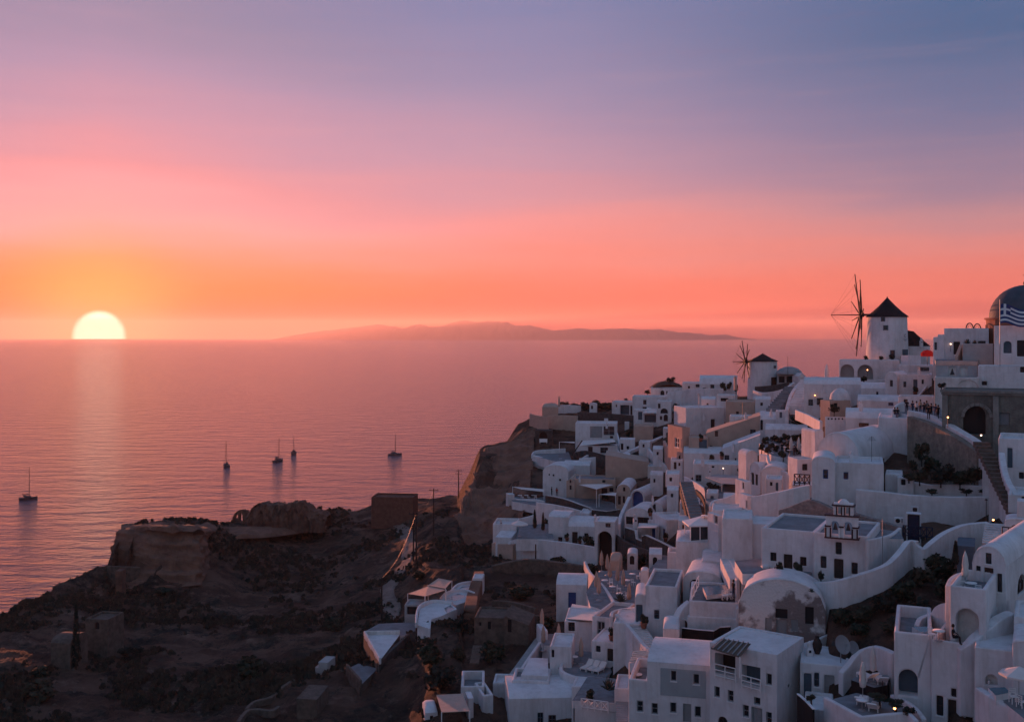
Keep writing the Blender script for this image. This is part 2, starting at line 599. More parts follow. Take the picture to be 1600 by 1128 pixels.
q.face([(-38000, 60, 0), (38000, 60, 0), (38000, 34000, 0), (-38000, 34000, 0)])
sea = q.build('sea', SEA)
tag(sea, 'rippled rose coloured sea under the setting sun', kind='structure')

bed = MB()  # unseen sheet added to stop the sun lighting the water from below
bed.face([(-38000, 60, -12), (38000, 60, -12), (38000, 33900, -12), (-38000, 33900, -12)])
tag(bed.build('sun_block_sheet', mat('sun_block_floor', (.05, .06, .07), .9, .1, .01)), 'unseen flat sheet added under the sea to block the low sun', kind='structure')

# ---- far island on the horizon
DI = 30000.0
ridge = [(455, 525), (475, 521), (500, 517), (540, 513), (572, 509), (588, 506), (604, 508), (630, 513), (642, 509), (655, 506),
         (668, 509), (684, 511), (700, 506), (716, 501.5), (730, 500), (742, 503), (752, 502), (775, 501.5), (790, 502.5),
         (806, 508), (830, 508.5), (850, 513), (868, 516.5), (890, 514), (908, 512.5), (925, 514.5), (948, 514), (975, 513),
         (1000, 514.5), (1030, 514.5), (1050, 517.5), (1064, 519.5), (1072, 518.5), (1090, 521), (1110, 523.5), (1128, 522.5),
         (1142, 525), (1158, 529)]
rx = np.array([r[0] for r in ridge], float)
ry = np.array([r[1] for r in ridge], float)
xs_i = np.linspace(440, 1175, 420)
vs, fs = [], []
NJ = 15
for i, px in enumerate(xs_i):
    h = max(0.0, CAMZ - (np.interp(px, rx, ry) - HOR) / F * DI) if rx[0] < px < rx[-1] else 0.0
    for j in range(NJ):
        u = j / (NJ - 1) * 2 - 1
        dd = DI + u * 2600
        prof = max(0.0, 1 - abs(u) ** 1.25)
        zz = h * prof
        zz += 60 * noise.fractal(Vector((px * .09, u * 3, 2.0)), 1, 2, 5) * min(1, h / 200) * (1 if j != NJ // 2 else .45) * (prof > 0)
        vs.append(((px - 800) / F * DI, dd, zz - 6))
for i in range(len(xs_i) - 1):
    for j in range(NJ - 1):
        a = i * NJ + j
        fs.append((a, a + NJ, a + NJ + 1, a + 1))
q = MB()
q.raw(vs, fs, smooth=True)
tag(q.build('island_hills', mat('far_island_scrub', (.13, .10, .08), .95, .2, .002)),
    'long low island fading in haze on the horizon', kind='structure')

# ---- air
hz = bpy.data.materials.new('haze_air')
hz.use_nodes = True
n, l = hz.node_tree.nodes, hz.node_tree.links
n.remove(n['Principled BSDF'])
pv = n.new('ShaderNodeVolumePrincipled')
pv.inputs['Color'].default_value = (.95, .75, .73, 1)
pv.inputs['Density'].default_value = 4.0e-5
pv.inputs['Anisotropy'].default_value = .27
l.new(pv.outputs[0], n['Material Output'].inputs['Volume'])
q = MB()
q.box((0, 17000, 285), (78000, 34800, 636))
hzo = q.build('haze', hz)
tag(hzo, 'thin evening haze over the sea', kind='stuff')

# ---- terrain sheet
PXS = np.concatenate([np.arange(-700, -60, 40), np.arange(-60, 1660, 6), np.arange(1660, 2700, 60)]).astype(float)
nd = len(UU)
vs = np.zeros((len(PXS), nd, 3))
for i, px in enumerate(PXS):
    d, z = ground_row(px)
    vs[i, :, 0] = (px - 800) / F * d
    vs[i, :, 1] = d
    vs[i, :, 2] = z
for i, px in enumerate(PXS):
    _, z = ground_row(px)
    for j in range(nd):
        x, y = vs[i, j, 0], vs[i, j, 1]
        if y < 40 or z[j] < -8:
            continue
        vil = min(1.0, max(0.0, (px - 780) / 160))
        slope = abs(z[min(j + 1, nd - 1)] - z[max(j - 1, 0)]) / max(1e-3, vs[i, min(j + 1, nd - 1), 1] - vs[i, max(j - 1, 0), 1])
        rough = 1.0 + min(slope, 2.0) * .6
        p = Vector((x * .06, y * .06, z[j] * .06))
        a = noise.fractal(p, 1.0, 2.1, 5) * 1.1 * rough + noise.fractal(p * 5.0, .7, 2.1, 4) * .42 * rough
        if slope > 1.2:   # banded rock of the cliffs
            a += .45 * math.sin(z[j] * 2.2 + 3 * noise.noise(p * 2)) * .5
            vs[i, j, 1] += noise.fractal(p * 4 + Vector((9, 3, 1)), 1.0, 2.1, 4) * 1.5
        if px < 860 and slope < 1.2:      # old field terraces: the slope breaks into low ledges
            q_ = z[j] / 1.7 + .5 * noise.noise(p * 1.3)
            fr_ = q_ - math.floor(q_)
            a += .85 * ((fr_ * fr_ * fr_ * (fr_ * (6 * fr_ - 15) + 10)) ** 1.6 - fr_) * (1 - vil)
        vs[i, j, 2] += a * (1 - .65 * vil) - 1.1 * vil - 2.0 * min(1.0, max(0.0, (px - 930) / 120)) * (.0 if 1290 < px < 1500 and 78 < y < 97 else 1.0)
fs = []
ni = len(PXS)
verts = vs.reshape(-1, 3)
idx = np.arange(ni * nd).reshape(ni, nd)
quads = np.stack([idx[:-1, :-1], idx[1:, :-1], idx[1:, 1:], idx[:-1, 1:]], -1).reshape(-1, 4)
me = bpy.data.meshes.new('hillside')
me.from_pydata(verts.tolist(), [], quads.tolist())
me.polygons.foreach_set('use_smooth', [True] * len(me.polygons))

from mathutils.bvhtree import BVHTree
_sel = (verts[:, 1] < 330) & (verts[:, 2] > -20)
_q = quads[np.all(_sel[quads], axis=1)]
_used = np.unique(_q)
_remap = np.zeros(len(verts), int)
_remap[_used] = np.arange(len(_used))
GROUND = BVHTree.FromPolygons(verts[_used].tolist(), _remap[_q].tolist())


def surf(x, y, default=None):
    """height of the finished ground under a place"""
    h = GROUND.ray_cast(Vector((x, y, 200)), Vector((0, 0, -1)))
    return h[0].z if h[0] is not None else (gz(x, y) if default is None else default)


def sit(px, py):
    """place on the finished ground seen at (px, py)"""
    dv = at(px, py, 100) - Vector((0, 0, CAMZ))
    h = GROUND.ray_cast(Vector((0, 0, CAMZ)) + dv * .45, dv.normalized())
    return h[0] if h[0] is not None else on(px, py)


m = bpy.data.materials.new('scrub_and_tuff')
m.use_nodes = True
n, l = m.node_tree.nodes, m.node_tree.links
b = n['Principled BSDF']
b.inputs['Roughness'].default_value = .95
b.inputs['Specular IOR Level'].default_value = .15
geo = n.new('ShaderNodeNewGeometry')


def tnoise(scale, detail=6, rough=.6, off=0, zs=1.0):
    mpn = n.new('ShaderNodeMapping')
    mpn.inputs['Location'].default_value = (off, off * .7, off * .3)
    mpn.inputs['Scale'].default_value = (1, 1, zs)
    l.new(geo.outputs['Position'], mpn.inputs[0])
    t = n.new('ShaderNodeTexNoise')
    t.inputs['Scale'].default_value = scale
    t.inputs['Detail'].default_value = detail
    t.inputs['Roughness'].default_value = rough
    l.new(mpn.outputs[0], t.inputs['Vector'])
    return t.outputs[0]


def tramp(v, a, b_):
    mr = n.new('ShaderNodeMapRange')
    mr.interpolation_type = 'SMOOTHSTEP'
    mr.inputs[1].default_value, mr.inputs[2].default_value = a, b_
    l.new(v, mr.inputs[0])
    return mr.outputs[0]


def tmix(f, a, b_):
    mx = n.new('ShaderNodeMix')
    mx.data_type = 'RGBA'
    l.new(f, mx.inputs[0])
    for k, v in ((6, a), (7, b_)):
        if isinstance(v, tuple):
            mx.inputs[k].default_value = (*v, 1)
        else:
            l.new(v, mx.inputs[k])
    return mx.outputs[2]


soil = tmix(tramp(tnoise(.12, 8, .65), .4, .62), (.072, .047, .036), (.165, .107, .079))
scrub = tmix(tramp(tnoise(.6, 7, .65, 5), .42, .6), (.020, .022, .019), (.050, .048, .038))
col = tmix(tramp(tnoise(.16, 8, .72, 11), .47, .62), soil, scrub)
pale = tmix(tramp(tnoise(.13, 10, .8, 3), .53, .66), col, (.22, .155, .12))
sn = n.new('ShaderNodeSeparateXYZ')
l.new(geo.outputs['Normal'], sn.inputs[0])
rock = tmix(tramp(tnoise(.5, 8, .7, 21, 4.0), .38, .65), (.085, .050, .036), (.20, .115, .080))
ns = n.new('ShaderNodeMath')
ns.operation = 'SUBTRACT'
ns.inputs[0].default_value = 1.0
l.new(sn.outputs[2], ns.inputs[1])
col2 = tmix(tramp(ns.outputs[0], .38, .62), pale, rock)
l.new(col2, b.inputs['Base Color'])
bp = n.new('ShaderNodeBump')
bp.inputs['Strength'].default_value = 1.0
bp.inputs['Distance'].default_value = .9
l.new(tnoise(1.6, 9, .7, 2), bp.inputs['Height'])
l.new(bp.outputs[0], b.inputs['Normal'])
TERR = m
tag(link('hillside', me, [TERR]), 'dark scrubby cliff top and village slope above the sea', kind='structure')
# ------------------------------------------------------------------ building kit
def gd(px, py, lift):
    """distance at which something lift metres above the ground stands in the sight line through (px, py)"""
    d, z = ground_row(px)
    k = np.nonzero((z + lift >= CAMZ - (py - HOR) / F * d) & (d > 55))[0]
    return float(d[k[0]]) if len(k) else D(px, py)


def facade(mb, frame, outline, holes, depth=.2, mi=0):
    """Wall face with real openings. frame(a, z, inward) -> point; outline and holes are (a, z) loops."""
    loops = [[Vector((a, z, 0)) for a, z in outline]] + [[Vector((a, z, 0)) for a, z in h] for h in holes]
    flat = [p for lp in loops for p in lp]
    for tri in tessellate_polygon(loops):
        mb.face([frame(flat[i].x, flat[i].y, 0) for i in tri], mi)
    for h in holes:
        k = len(h)
        for i in range(k):
            (a0, z0), (a1, z1) = h[i], h[(i + 1) % k]
            mb.face([frame(a0, z0, 0), frame(a1, z1, 0), frame(a1, z1, depth), frame(a0, z0, depth)], mi)


def arch_loop(a0, z0, a1, z1, n=8, kind='round'):
    """opening outline: rectangle, or with an arched head"""
    if kind == 'rect':
        return [(a0, z0), (a1, z0), (a1, z1), (a0, z1)]
    w = a1 - a0
    r = min(w / 2, (z1 - z0) * .7)
    out = [(a0, z0), (a1, z0)]
    for i in range(n + 1):
        t = math.pi * i / n
        out.append((a0 + w / 2 + math.cos(t) * w / 2, z1 - r + math.sin(t) * r))
    return out


def fill_opening(frame, parent, typ, a0, z0, a1, z1, depth, px_w, opt):
    """what stands in an opening: door or window, set back in the wall"""
    w, h = a1 - a0, z1 - z0
    arched = opt.get('arch', False)
    colm = {'door': WOODD, 'bluedoor': BLUE, 'navydoor': NAVY, 'tealdoor': TEAL, 'greydoor': GREY, 'win': WOODD, 'bluewin': BLUE, 'tealwin': TEAL,
            'greywin': GREY, 'whitewin': WHITEP}.get(typ, WOODD)
    loop = arch_loop(a0, z0, a1, z1, 8, 'round' if arched else 'rect')

    def plate(name, lp, inward, mtl, par):
        q = MB()
        loops = [[Vector((a, z, 0)) for a, z in lp]]
        for tri in tessellate_polygon(loops):
            q.face([frame(lp[i][0], lp[i][1], inward) for i in tri])
        return q.build(name, mtl, par)

    def bar(q, b0, y0, b1, y1, i0, i1, mi=0):
        P = [frame(b0, y0, i0), frame(b1, y0, i0), frame(b1, y1, i0), frame(b0, y1, i0),
             frame(b0, y0, i1), frame(b1, y0, i1), frame(b1, y1, i1), frame(b0, y1, i1)]
        q.raw(P, [(0, 1, 2, 3), (7, 6, 5, 4), (0, 4, 5, 1), (1, 5, 6, 2), (2, 6, 7, 3), (3, 7, 4, 0)], mi)

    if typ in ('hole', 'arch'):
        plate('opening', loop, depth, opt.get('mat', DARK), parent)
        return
    q = MB()
    fw = min(.09, w * .14)
    bar(q, a0, z0, a0 + fw, z1, depth - .07, depth + .02)
    bar(q, a1 - fw, z0, a1, z1, depth - .07, depth + .02)
    bar(q, a0 + fw, z1 - fw, a1 - fw, z1, depth - .07, depth + .02)
    if 'win' in typ:
        bar(q, a0 + fw, z0, a1 - fw, z0 + fw, depth - .07, depth + .02)
        am = (a0 + a1) / 2
        if w > .55:
            bar(q, am - fw * .45, z0 + fw, am + fw * .45, z1 - fw, depth - .06, depth + .01)
        if h > .9 and px_w >= 7:
            zm = z0 + h * .5
            bar(q, a0 + fw, zm - fw * .35, am - fw * .45, zm + fw * .35, depth - .055, depth + .005)
            bar(q, am + fw * .45, zm - fw * .35, a1 - fw, zm + fw * .35, depth - .055, depth + .005)
        f = q.build('window', opt.get('frame', colm), parent)
        plate('pane', loop, depth + .01, GLASS, f)
        if opt.get('shut'):
            for sgn in (-1, 1):
                q2 = MB()
                sw = w * .5
                b0 = a0 - sw - .02 if sgn < 0 else a1 + .02
                bar(q2, b0, z0, b0 + sw, z1, -.05, -.015)
                q2.build('shutter', opt['shut'], f)
        if opt.get('sill', True) and px_w >= 6:
            q3 = MB()
            bar(q3, a0 - .06, z0 - .07, a1 + .06, z0 - .005, -.06, .0)
            q3.build('sill', opt.get('sillmat', WHITEP), f)
    else:
        f = q.build('door', opt.get('frame', colm), parent)
        plate('door_leaf', loop, depth - .02, colm, f)
        if px_w >= 7:
            q2 = MB()
            nb = 2 if w < 1.3 else 3
            iw = (w - 2 * fw) / nb
            for k in range(nb):
                bar(q2, a0 + fw + iw * k + iw * .16, z0 + h * .08, a0 + fw + iw * (k + 1) - iw * .16, z0 + h * .42, depth - .045, depth - .018)
                bar(q2, a0 + fw + iw * k + iw * .16, z0 + h * .5, a0 + fw + iw * (k + 1) - iw * .16, z1 - fw - h * .05, depth - .045, depth - .018)
            q2.build('door_panel', colm, f)


def house(label, xl, xr, yt, yb, dep=6.0, yaw=0.0, d=None, roof='flat', rise=0.0, m=None, rm=None, par=.35, ops=(), lops=(), rops=(),
          foot=3.4, cat='house', name='house', group=None, bev=.10, rec=.2, side=False, drop=0.0, slope=0.0, plinth=None, band=None):
    """A building seen with its front wall between photo columns xl and xr, top row yt, foot row yb.
    yaw turns it about the vertical (degrees, positive shows more of the left side)."""
    m = m or W
    rm = rm or (WR if m in (W, WA) else m)
    if d is None:
        d = D((xl + xr) / 2, yb)
    if yaw <= 8 and not lops and not side:      # the left end wall is turned out of sight
        yaw = min(yaw, -math.degrees(math.atan((xl - 800) / F)) - 1.5)
    ya = R(yaw)
    u = Vector((math.cos(ya), math.sin(ya)))
    v = Vector((-math.sin(ya), math.cos(ya)))
    L = Vector(((xl - 800) / F * d, d))
    kr = (xr - 800) / F
    w = (kr * L.y - L.x) / (u.x - kr * u.y)
    zt = CAMZ - (yt - HOR) / F * d
    zb = CAMZ - (yb - HOR) / F * d - foot
    H = zt - zb
    rs = rise * d / F
    root = empty(name, (L.x, L.y, zb), label, cat, group, ya)

    def f(s, t):                      # roof surface above the eaves
        s, t = min(max(s, 0), 1), min(max(t, 0), 1)
        if roof == 'vault':
            return rs * math.sqrt(max(0.0, 1 - (2 * s - 1) ** 2)) ** 1.0 + slope * t * dep
        if roof == 'side':
            return rs * math.sqrt(max(0.0, 1 - (2 * t - 1) ** 2)) + drop * s
        if roof == 'pillow':
            return rs * math.sqrt(max(0.0, (1 - (2 * s - 1) ** 4))) * math.sqrt(max(0.0, (1 - (2 * t - 1) ** 4)))
        if roof == 'shed':
            return rs * t + drop * s
        if roof == 'gable':
            return rs * (1 - abs(2 * s - 1))
        return drop * s
    ns, nt_ = (18, 6) if roof in ('vault', 'pillow', 'gable') else (6, 14)
    tops = lambda fn, k: [fn(i / k) for i in range(k + 1)]

    def px_local(px, py, o, dirv):
        k = (px - 800) / F
        s = (k * o.y - o.x) / (dirv.x - k * dirv.y)
        yy = o.y + s * dirv.y
        return s, CAMZ - (py - HOR) / F * yy - zb

    q = MB()
    walls = [
        ('F', L, u, w, lambda a, z, i: Vector((a, i, z)), lambda t: f(t, 0), ops),
        ('R', L + u * w, v, dep, lambda a, z, i: Vector((w - i, a, z)), lambda t: f(1, t), rops),
        ('B', L + u * w + v * dep, -u, w, lambda a, z, i: Vector((w - a, dep - i, z)), lambda t: f(1 - t, 1), ()),
        ('Lf', L, v, dep, lambda a, z, i: Vector((i, a, z)), lambda t: f(0, t), lops),
    ]
    for nm, o, dv, ln, fr, tf, oo in walls:
        k = ns if nm in 'FB' else nt_
        if roof == 'flat' and not drop:
            k = 1
        outline = [(0, 0), (ln, 0)] + [(ln * i / k, H + tf(i / k)) for i in range(k, -1, -1)]
        holes = []
        for op in oo:
            typ, x0, y0, x1, y1 = op[:5]
            opt = op[5] if len(op) > 5 else {}
            if typ == 'L2':
                continue
            a0, zhi = px_local(x0, y0, o, dv)
            a1, _ = px_local(x1, y0, o, dv)
            a0b, zlo = px_local((x0 + x1) / 2, y1, o, dv)
            _, zhi = px_local((x0 + x1) / 2, y0, o, dv)
            if a0 > a1:
                a0, a1 = a1, a0
            a0, a1 = max(a0, .12), min(a1, ln - .12)
            tmx = H + min(tf((a0) / ln), tf(a1 / ln)) - .1
            zlo, zhi = max(zlo, .15), min(zhi, tmx if not opt.get('arch') and typ != 'arch' else H + tf((a0 + a1) / 2 / ln) - .1)
            if a1 - a0 < .15 or zhi - zlo < .15:
                continue
            arched = opt.get('arch') or typ == 'arch'
            holes.append(arch_loop(a0, zlo, a1, zhi, 8, 'round' if arched else 'rect'))
            o2 = dict(opt)
            o2['arch'] = arched
            fill_opening(fr, root, typ, a0, zlo, a1, zhi, opt.get('rec', rec), abs(x1 - x0), o2)
        facade(q, fr, outline, holes, max([rec] + [op[5].get('rec', rec) for op in oo if len(op) > 5]) + .05)
    if roof == 'flat' and not drop:
        th = .28
        pz = par if par else .02
        if par:
            o_ = [(0, 0), (w, 0), (w, dep), (0, dep)]
            i_ = [(th, th), (w - th, th), (w - th, dep - th), (th, dep - th)]
            for k in range(4):
                a, b_ = o_[k], o_[(k + 1) % 4]
                c_, e = i_[(k + 1) % 4], i_[k]
                q.face([(a[0], a[1], H), (b_[0], b_[1], H), (c_[0], c_[1], H), (e[0], e[1], H)])
                q.face([(e[0], e[1], H), (c_[0], c_[1], H), (c_[0], c_[1], H - pz), (e[0], e[1], H - pz)])
        r_ = MB()
        i0 = .28 if par else 0
        r_.face([(i0, i0, H - pz), (w - i0, i0, H - pz), (w - i0, dep - i0, H - pz), (i0, dep - i0, H - pz)])
        q.build('wall', m, root, weld=True, bevel=bev)
        r_.build('roof', rm, root)
    else:
        q.build('wall', m, root, weld=True, bevel=bev * .6)
        r_ = MB()
        vs = [Vector((w * (i / ns), dep * (j / nt_), H + f(i / ns, j / nt_) + .012)) for i in range(ns + 1) for j in range(nt_ + 1)]
        fs = [(i * (nt_ + 1) + j, (i + 1) * (nt_ + 1) + j, (i + 1) * (nt_ + 1) + j + 1, i * (nt_ + 1) + j + 1) for i in range(ns) for j in range(nt_)]
        r_.raw(vs, fs, 0, True)
        # raised plaster lip along the front edge of a vault
        if roof in ('vault', 'gable'):
            for j0, y0 in ((0, -.05), ):
                for i in range(ns):
                    a0, a1 = w * i / ns, w * (i + 1) / ns
                    z0, z1 = H + f(i / ns, 0), H + f((i + 1) / ns, 0)
                    r_.raw([(a0, y0, z0 + .02), (a1, y0, z1 + .02), (a1, y0 + .3, z1 + .09), (a0, y0 + .3, z0 + .09),
                            (a0, y0, z0 - .06), (a1, y0, z1 - .06)], [(0, 1, 2, 3), (4, 5, 1, 0)], 0, True)
        r_.build('roof', rm, root)
    root['_w'], root['_H'] = w, H
    return root


def catmull(pts, sub=5):
    P = [Vector(p) for p in pts]
    if len(P) < 3 or sub <= 1:
        return P
    out = []
    for i in range(len(P) - 1):
        p0, p1, p2, p3 = P[max(i - 1, 0)], P[i], P[i + 1], P[min(i + 2, len(P) - 1)]
        for k in range(sub):
            t = k / sub
            out.append(.5 * ((2 * p1) + (p2 - p0) * t + (2 * p0 - 5 * p1 + 4 * p2 - p3) * t * t + (3 * p1 - p0 - 3 * p2 + p3) * t ** 3))
    out.append(P[-1])
    return out


def P3(p):
    """(column, row, distance) or (column, row, row of the foot)"""
    px, py, e = p
    return at(px, py, e if e < 400 else D(px, e))


def wall(label, pts, down=2.5, th=.35, m=None, smooth=4, cat='wall', name='garden_wall', group=None, caps=None, bev=.09, ground=True):
    """A free wall along a path; pts give its top edge."""
    m = m or W
    P = catmull([P3(p) for p in pts], smooth)
    n = len(P)
    zlow = [p.z - (down if not isinstance(down, (list, tuple)) else np.interp(i / (n - 1), np.linspace(0, 1, len(down)), down)) for i, p in enumerate(P)]
    for i, p in enumerate(P):
        g_ = gz(p.x, p.y) - 3.0
        if ground and 0 < zlow[i] - g_ < 6:
            zlow[i] = g_
    base = P[0].copy()
    base.z = min(zlow)
    off = []
    for i in range(n):
        t = P[min(i + 1, n - 1)] - P[max(i - 1, 0)]
        t2 = Vector((t.x, t.y))
        t2 = t2.normalized() if t2.length > 1e-6 else Vector((1, 0))
        off.append(Vector((-t2.y, t2.x, 0)) * th)
    q = MB()
    vs = []
    for i in range(n):
        p, o = P[i] - base, off[i]
        z = zlow[i] - base.z
        vs += [(p.x, p.y, z), (p.x, p.y, p.z - .02), (p.x + o.x, p.y + o.y, p.z), (p.x + o.x, p.y + o.y, z)]
    fs = []
    for i in range(n - 1):
        a, b_ = i * 4, (i + 1) * 4
        for k in range(3):
            fs.append((a + k, b_ + k, b_ + k + 1, a + k + 1))
        fs.append((a + 3, b_ + 3, b_, a))
    fs += [(0, 1, 2, 3), ((n - 1) * 4 + 3, (n - 1) * 4 + 2, (n - 1) * 4 + 1, (n - 1) * 4)]
    q.raw(vs, fs)
    o = q.build(name, m, None, base, weld=True, bevel=bev)
    tag(o, label, cat, group)
    if caps:
        q = MB()
        for i in range(n - 1):
            p, p2, o1, o2 = P[i] - base, P[i + 1] - base, off[i], off[i + 1]
            e = .06
            q.raw([(p.x - o1.x * .2, p.y - o1.y * .2, p.z), (p2.x - o2.x * .2, p2.y - o2.y * .2, p2.z), (p2.x + o2.x * 1.2, p2.y + o2.y * 1.2, p2.z), (p.x + o1.x * 1.2, p.y + o1.y * 1.2, p.z),
                   (p.x - o1.x * .2, p.y - o1.y * .2, p.z + e), (p2.x - o2.x * .2, p2.y - o2.y * .2, p2.z + e), (p2.x + o2.x * 1.2, p2.y + o2.y * 1.2, p2.z + e), (p.x + o1.x * 1.2, p.y + o1.y * 1.2, p.z + e)],
                  [(4, 5, 6, 7), (0, 1, 5, 4), (3, 7, 6, 2), (3, 2, 1, 0), (0, 4, 7, 3), (1, 2, 6, 5)])
        q.build('coping', caps, o)
    return o


def flat_pts(pts, z):
    out = []
    for px, py in pts:
        d = (CAMZ - z) * F / max(py - HOR, 1.0)
        out.append(Vector(((px - 800) / F * d, d, z)))
    return out


def terrace(label, pts, ref, m=None, th=3.0, side=None, cat='terrace', name='terrace', group=None, bev=.06, kind=None, lift=0.0):
    """Level platform; pts are its corners in the photograph, ref = (column, row, distance or foot row) fixes its height."""
    z = P3(ref).z + lift
    P = flat_pts(pts, z)
    base = Vector((P[0].x, P[0].y, z - th))
    q = MB()
    lp = [Vector((p.x - base.x, p.y - base.y, 0)) for p in P]
    ar = sum(lp[i].x * lp[(i + 1) % len(lp)].y - lp[(i + 1) % len(lp)].x * lp[i].y for i in range(len(lp)))
    if ar < 0:
        lp.reverse()
    for tri in tessellate_polygon([lp]):
        q.face([(lp[i].x, lp[i].y, th) for i in tri], 0)
    for i in range(len(lp)):
        a, b_ = lp[i], lp[(i + 1) % len(lp)]
        q.face([(a.x, a.y, 0), (b_.x, b_.y, 0), (b_.x, b_.y, th), (a.x, a.y, th)], 1)
    o = q.build(name, [m or PAVE, side or W], None, base, weld=True)
    return tag(o, label, cat, group, kind)


def dz(px, py, z):
    return (CAMZ - z) * F / max(py - HOR, 1.0)


def rim(label, pts, z, h, th=.3, m=None, **kw):
    """low parapet standing on a level platform at height z"""
    return wall(label, [(x, HOR + (CAMZ - z - h) * F / dz(x, y, z), dz(x, y, z)) for x, y in pts], h + .3, th=th, m=m, ground=False, **kw)


def stairs(label, a, b, width, n, m=None, group=None, cat='stairs', sm=None, solid=1.6):
    """Flight of steps from a (lowest) to b (highest), both (column, row, distance|foot row)."""
    A, B = P3(a), P3(b)
    dv = Vector((B.x - A.x, B.y - A.y))
    run = dv.length
    rz = math.atan2(dv.y, dv.x)
    root = empty('stairs', A, label, cat, group, rz)
    st = run / n
    rise = (B.z - A.z) / n
    q = MB()
    q.box((0, 0, -solid / 2), (st + .03, width, solid))
    me = q.mesh('step')
    for i in range(n):
        o = link('step', me, [m or WA], root, (st * (i + .5), 0, rise * (i + 1)))
    return root


# ---- plants
LEAFS = []
for i, (c1, c2) in enumerate((((.040, .055, .035), (.018, .026, .018)), ((.055, .060, .040), (.024, .028, .020)), ((.030, .040, .032), (.012, .018, .015)))):
    LEAFS.append(mat('leaves_' + ('olive', 'sage', 'dark')[i], c1, .8, .3, 1.8, base2=c2, spec=.2))
BARK = mat('bark', (.07, .055, .045), .9, .2, 4)
AGAVEM = mat('agave_green', (.045, .07, .06), .7, .2, 2)
FLOWER = mat('bougainvillea', (.25, .035, .09), .8, .2, 3, base2=(.05, .05, .03))


def leaf_mesh(name, n, leaf, lumps, seed, flat=.8):
    r = random.Random(seed)
    cs = []
    for _ in range(lumps):
        a, rr = r.uniform(0, 6.28), r.uniform(.15, .62)
        cs.append((Vector((math.cos(a) * rr, math.sin(a) * rr, r.uniform(-.7, .5) * flat)), r.uniform(.26, .46)))
    q = MB()
    for _ in range(n):
        c, cr = r.choice(cs)
        dv = Vector((r.gauss(0, 1), r.gauss(0, 1), r.gauss(0, 1))).normalized()
        p = c + dv * cr * (r.random() ** .35)
        nrm = (dv + Vector((r.gauss(0, .5), r.gauss(0, .5), r.gauss(0, .5)))).normalized()
        t = nrm.cross(Vector((r.gauss(0, 1), r.gauss(0, 1), r.gauss(0, 1)))).normalized()
        b_ = nrm.cross(t)
        s = leaf * r.uniform(.6, 1.4)
        q.face([p - t * s - b_ * s * .35, p + t * s * .2 - b_ * s * .6, p + t * s + b_ * s * .3, p - t * s * .1 + b_ * s * .6])
    return q.mesh(name)


CROWNS = [leaf_mesh('crown_leaves', 620, .15, 15, 11 + i) for i in range(5)]
for i, c in enumerate(CROWNS):
    c.materials.append(LEAFS[i % 3])
CYPM = None


def shrub(label, px, py, wpx, hpx, d=None, group=None, mi=0, trunk=0.0, name='shrub', cat='shrub', dz=0.0):
    """Bush (or small tree when trunk is given): px, py mark the middle of its foot."""
    p = at(px, py, d) if d else sit(px, py)
    d = p.y
    rx_, hz_ = wpx * d / F / 2, hpx * d / F
    root = empty(name, p, label, cat, group, rnd.uniform(0, 6))
    me = CROWNS[mi % 5]
    c = link('crown', me, [], root, (0, 0, trunk + (hz_ - trunk) * .5))
    c.scale = (rx_ * 1.05, rx_ * 1.05, (hz_ - trunk) * .56)
    q = MB()
    th = max(trunk, hz_ * .4)
    q.tube([(0, 0, -.5), (.03, .02, th * .5), (0.0, .05, th + (hz_ - th) * .4)], [.09, .07, .03], 6)
    if trunk:
        for k in range(4):
            a = k * 1.6 + 1
            q.tube([(0, .03, th * .85), (math.cos(a) * rx_ * .3, math.sin(a) * rx_ * .3, th + (hz_ - th) * .3), (math.cos(a) * rx_ * .55, math.sin(a) * rx_ * .55, th + (hz_ - th) * .55)], [.05, .035, .015], 5)
    q.build('trunk', BARK, root)
    return root


def cypress(label, px, py, wpx, hpx, d=None, group=None):
    d = d or D(px, py)
    p = at(px, py, d)
    rx_, hz_ = wpx * d / F / 2, hpx * d / F
    root = empty('cypress_tree', p, label, 'cypress', group)
    r = random.Random(int(px))
    q = MB()
    for _ in range(360):
        t = r.random()
        rad = rx_ * (1 - t) ** .7 * min(1, t * 6 + .3) * r.uniform(.6, 1.1)
        a = r.uniform(0, 6.28)
        c = Vector((math.cos(a) * rad, math.sin(a) * rad, hz_ * (.05 + .95 * t)))
        s = r.uniform(.1, .2)
        q.face([c + Vector((-s * math.sin(a), s * math.cos(a), -s)), c + Vector((s * math.sin(a), -s * math.cos(a), -s * .6)), c + Vector((r.uniform(-.1, .1), r.uniform(-.1, .1), s * 2))])
    q.build('crown', LEAFS[2], root)
    q = MB()
    q.tube([(0, 0, -.4), (0, 0, hz_ * .5)], [.1, .05], 6)
    q.build('trunk', BARK, root)
    return root


def agave(label, px, py, wpx, d=None, group=None):
    d = d or D(px, py)
    p = at(px, py, d)
    r = wpx * d / F / 2
    root = empty('agave_plant', p, label, 'plant', group)
    for k in range(16):
        a = k * 2.4
        el = R(18 + 60 * (k / 15))
        q = MB()
        dv = Vector((math.cos(a), math.sin(a)))
        pts = [(dv.x * r * t * math.cos(el), dv.y * r * t * math.cos(el), r * 1.25 * math.sin(el) * t - .25 * r * t * t * math.cos(el)) for t in (0, .4, .75, 1)]
        q.tube(pts, [.05 * r, .10 * r, .07 * r, .008], 5)
        q.build('leaf', AGAVEM, root)
    return root


# ---- terrace furniture, built once each and copied
PROTO = {}


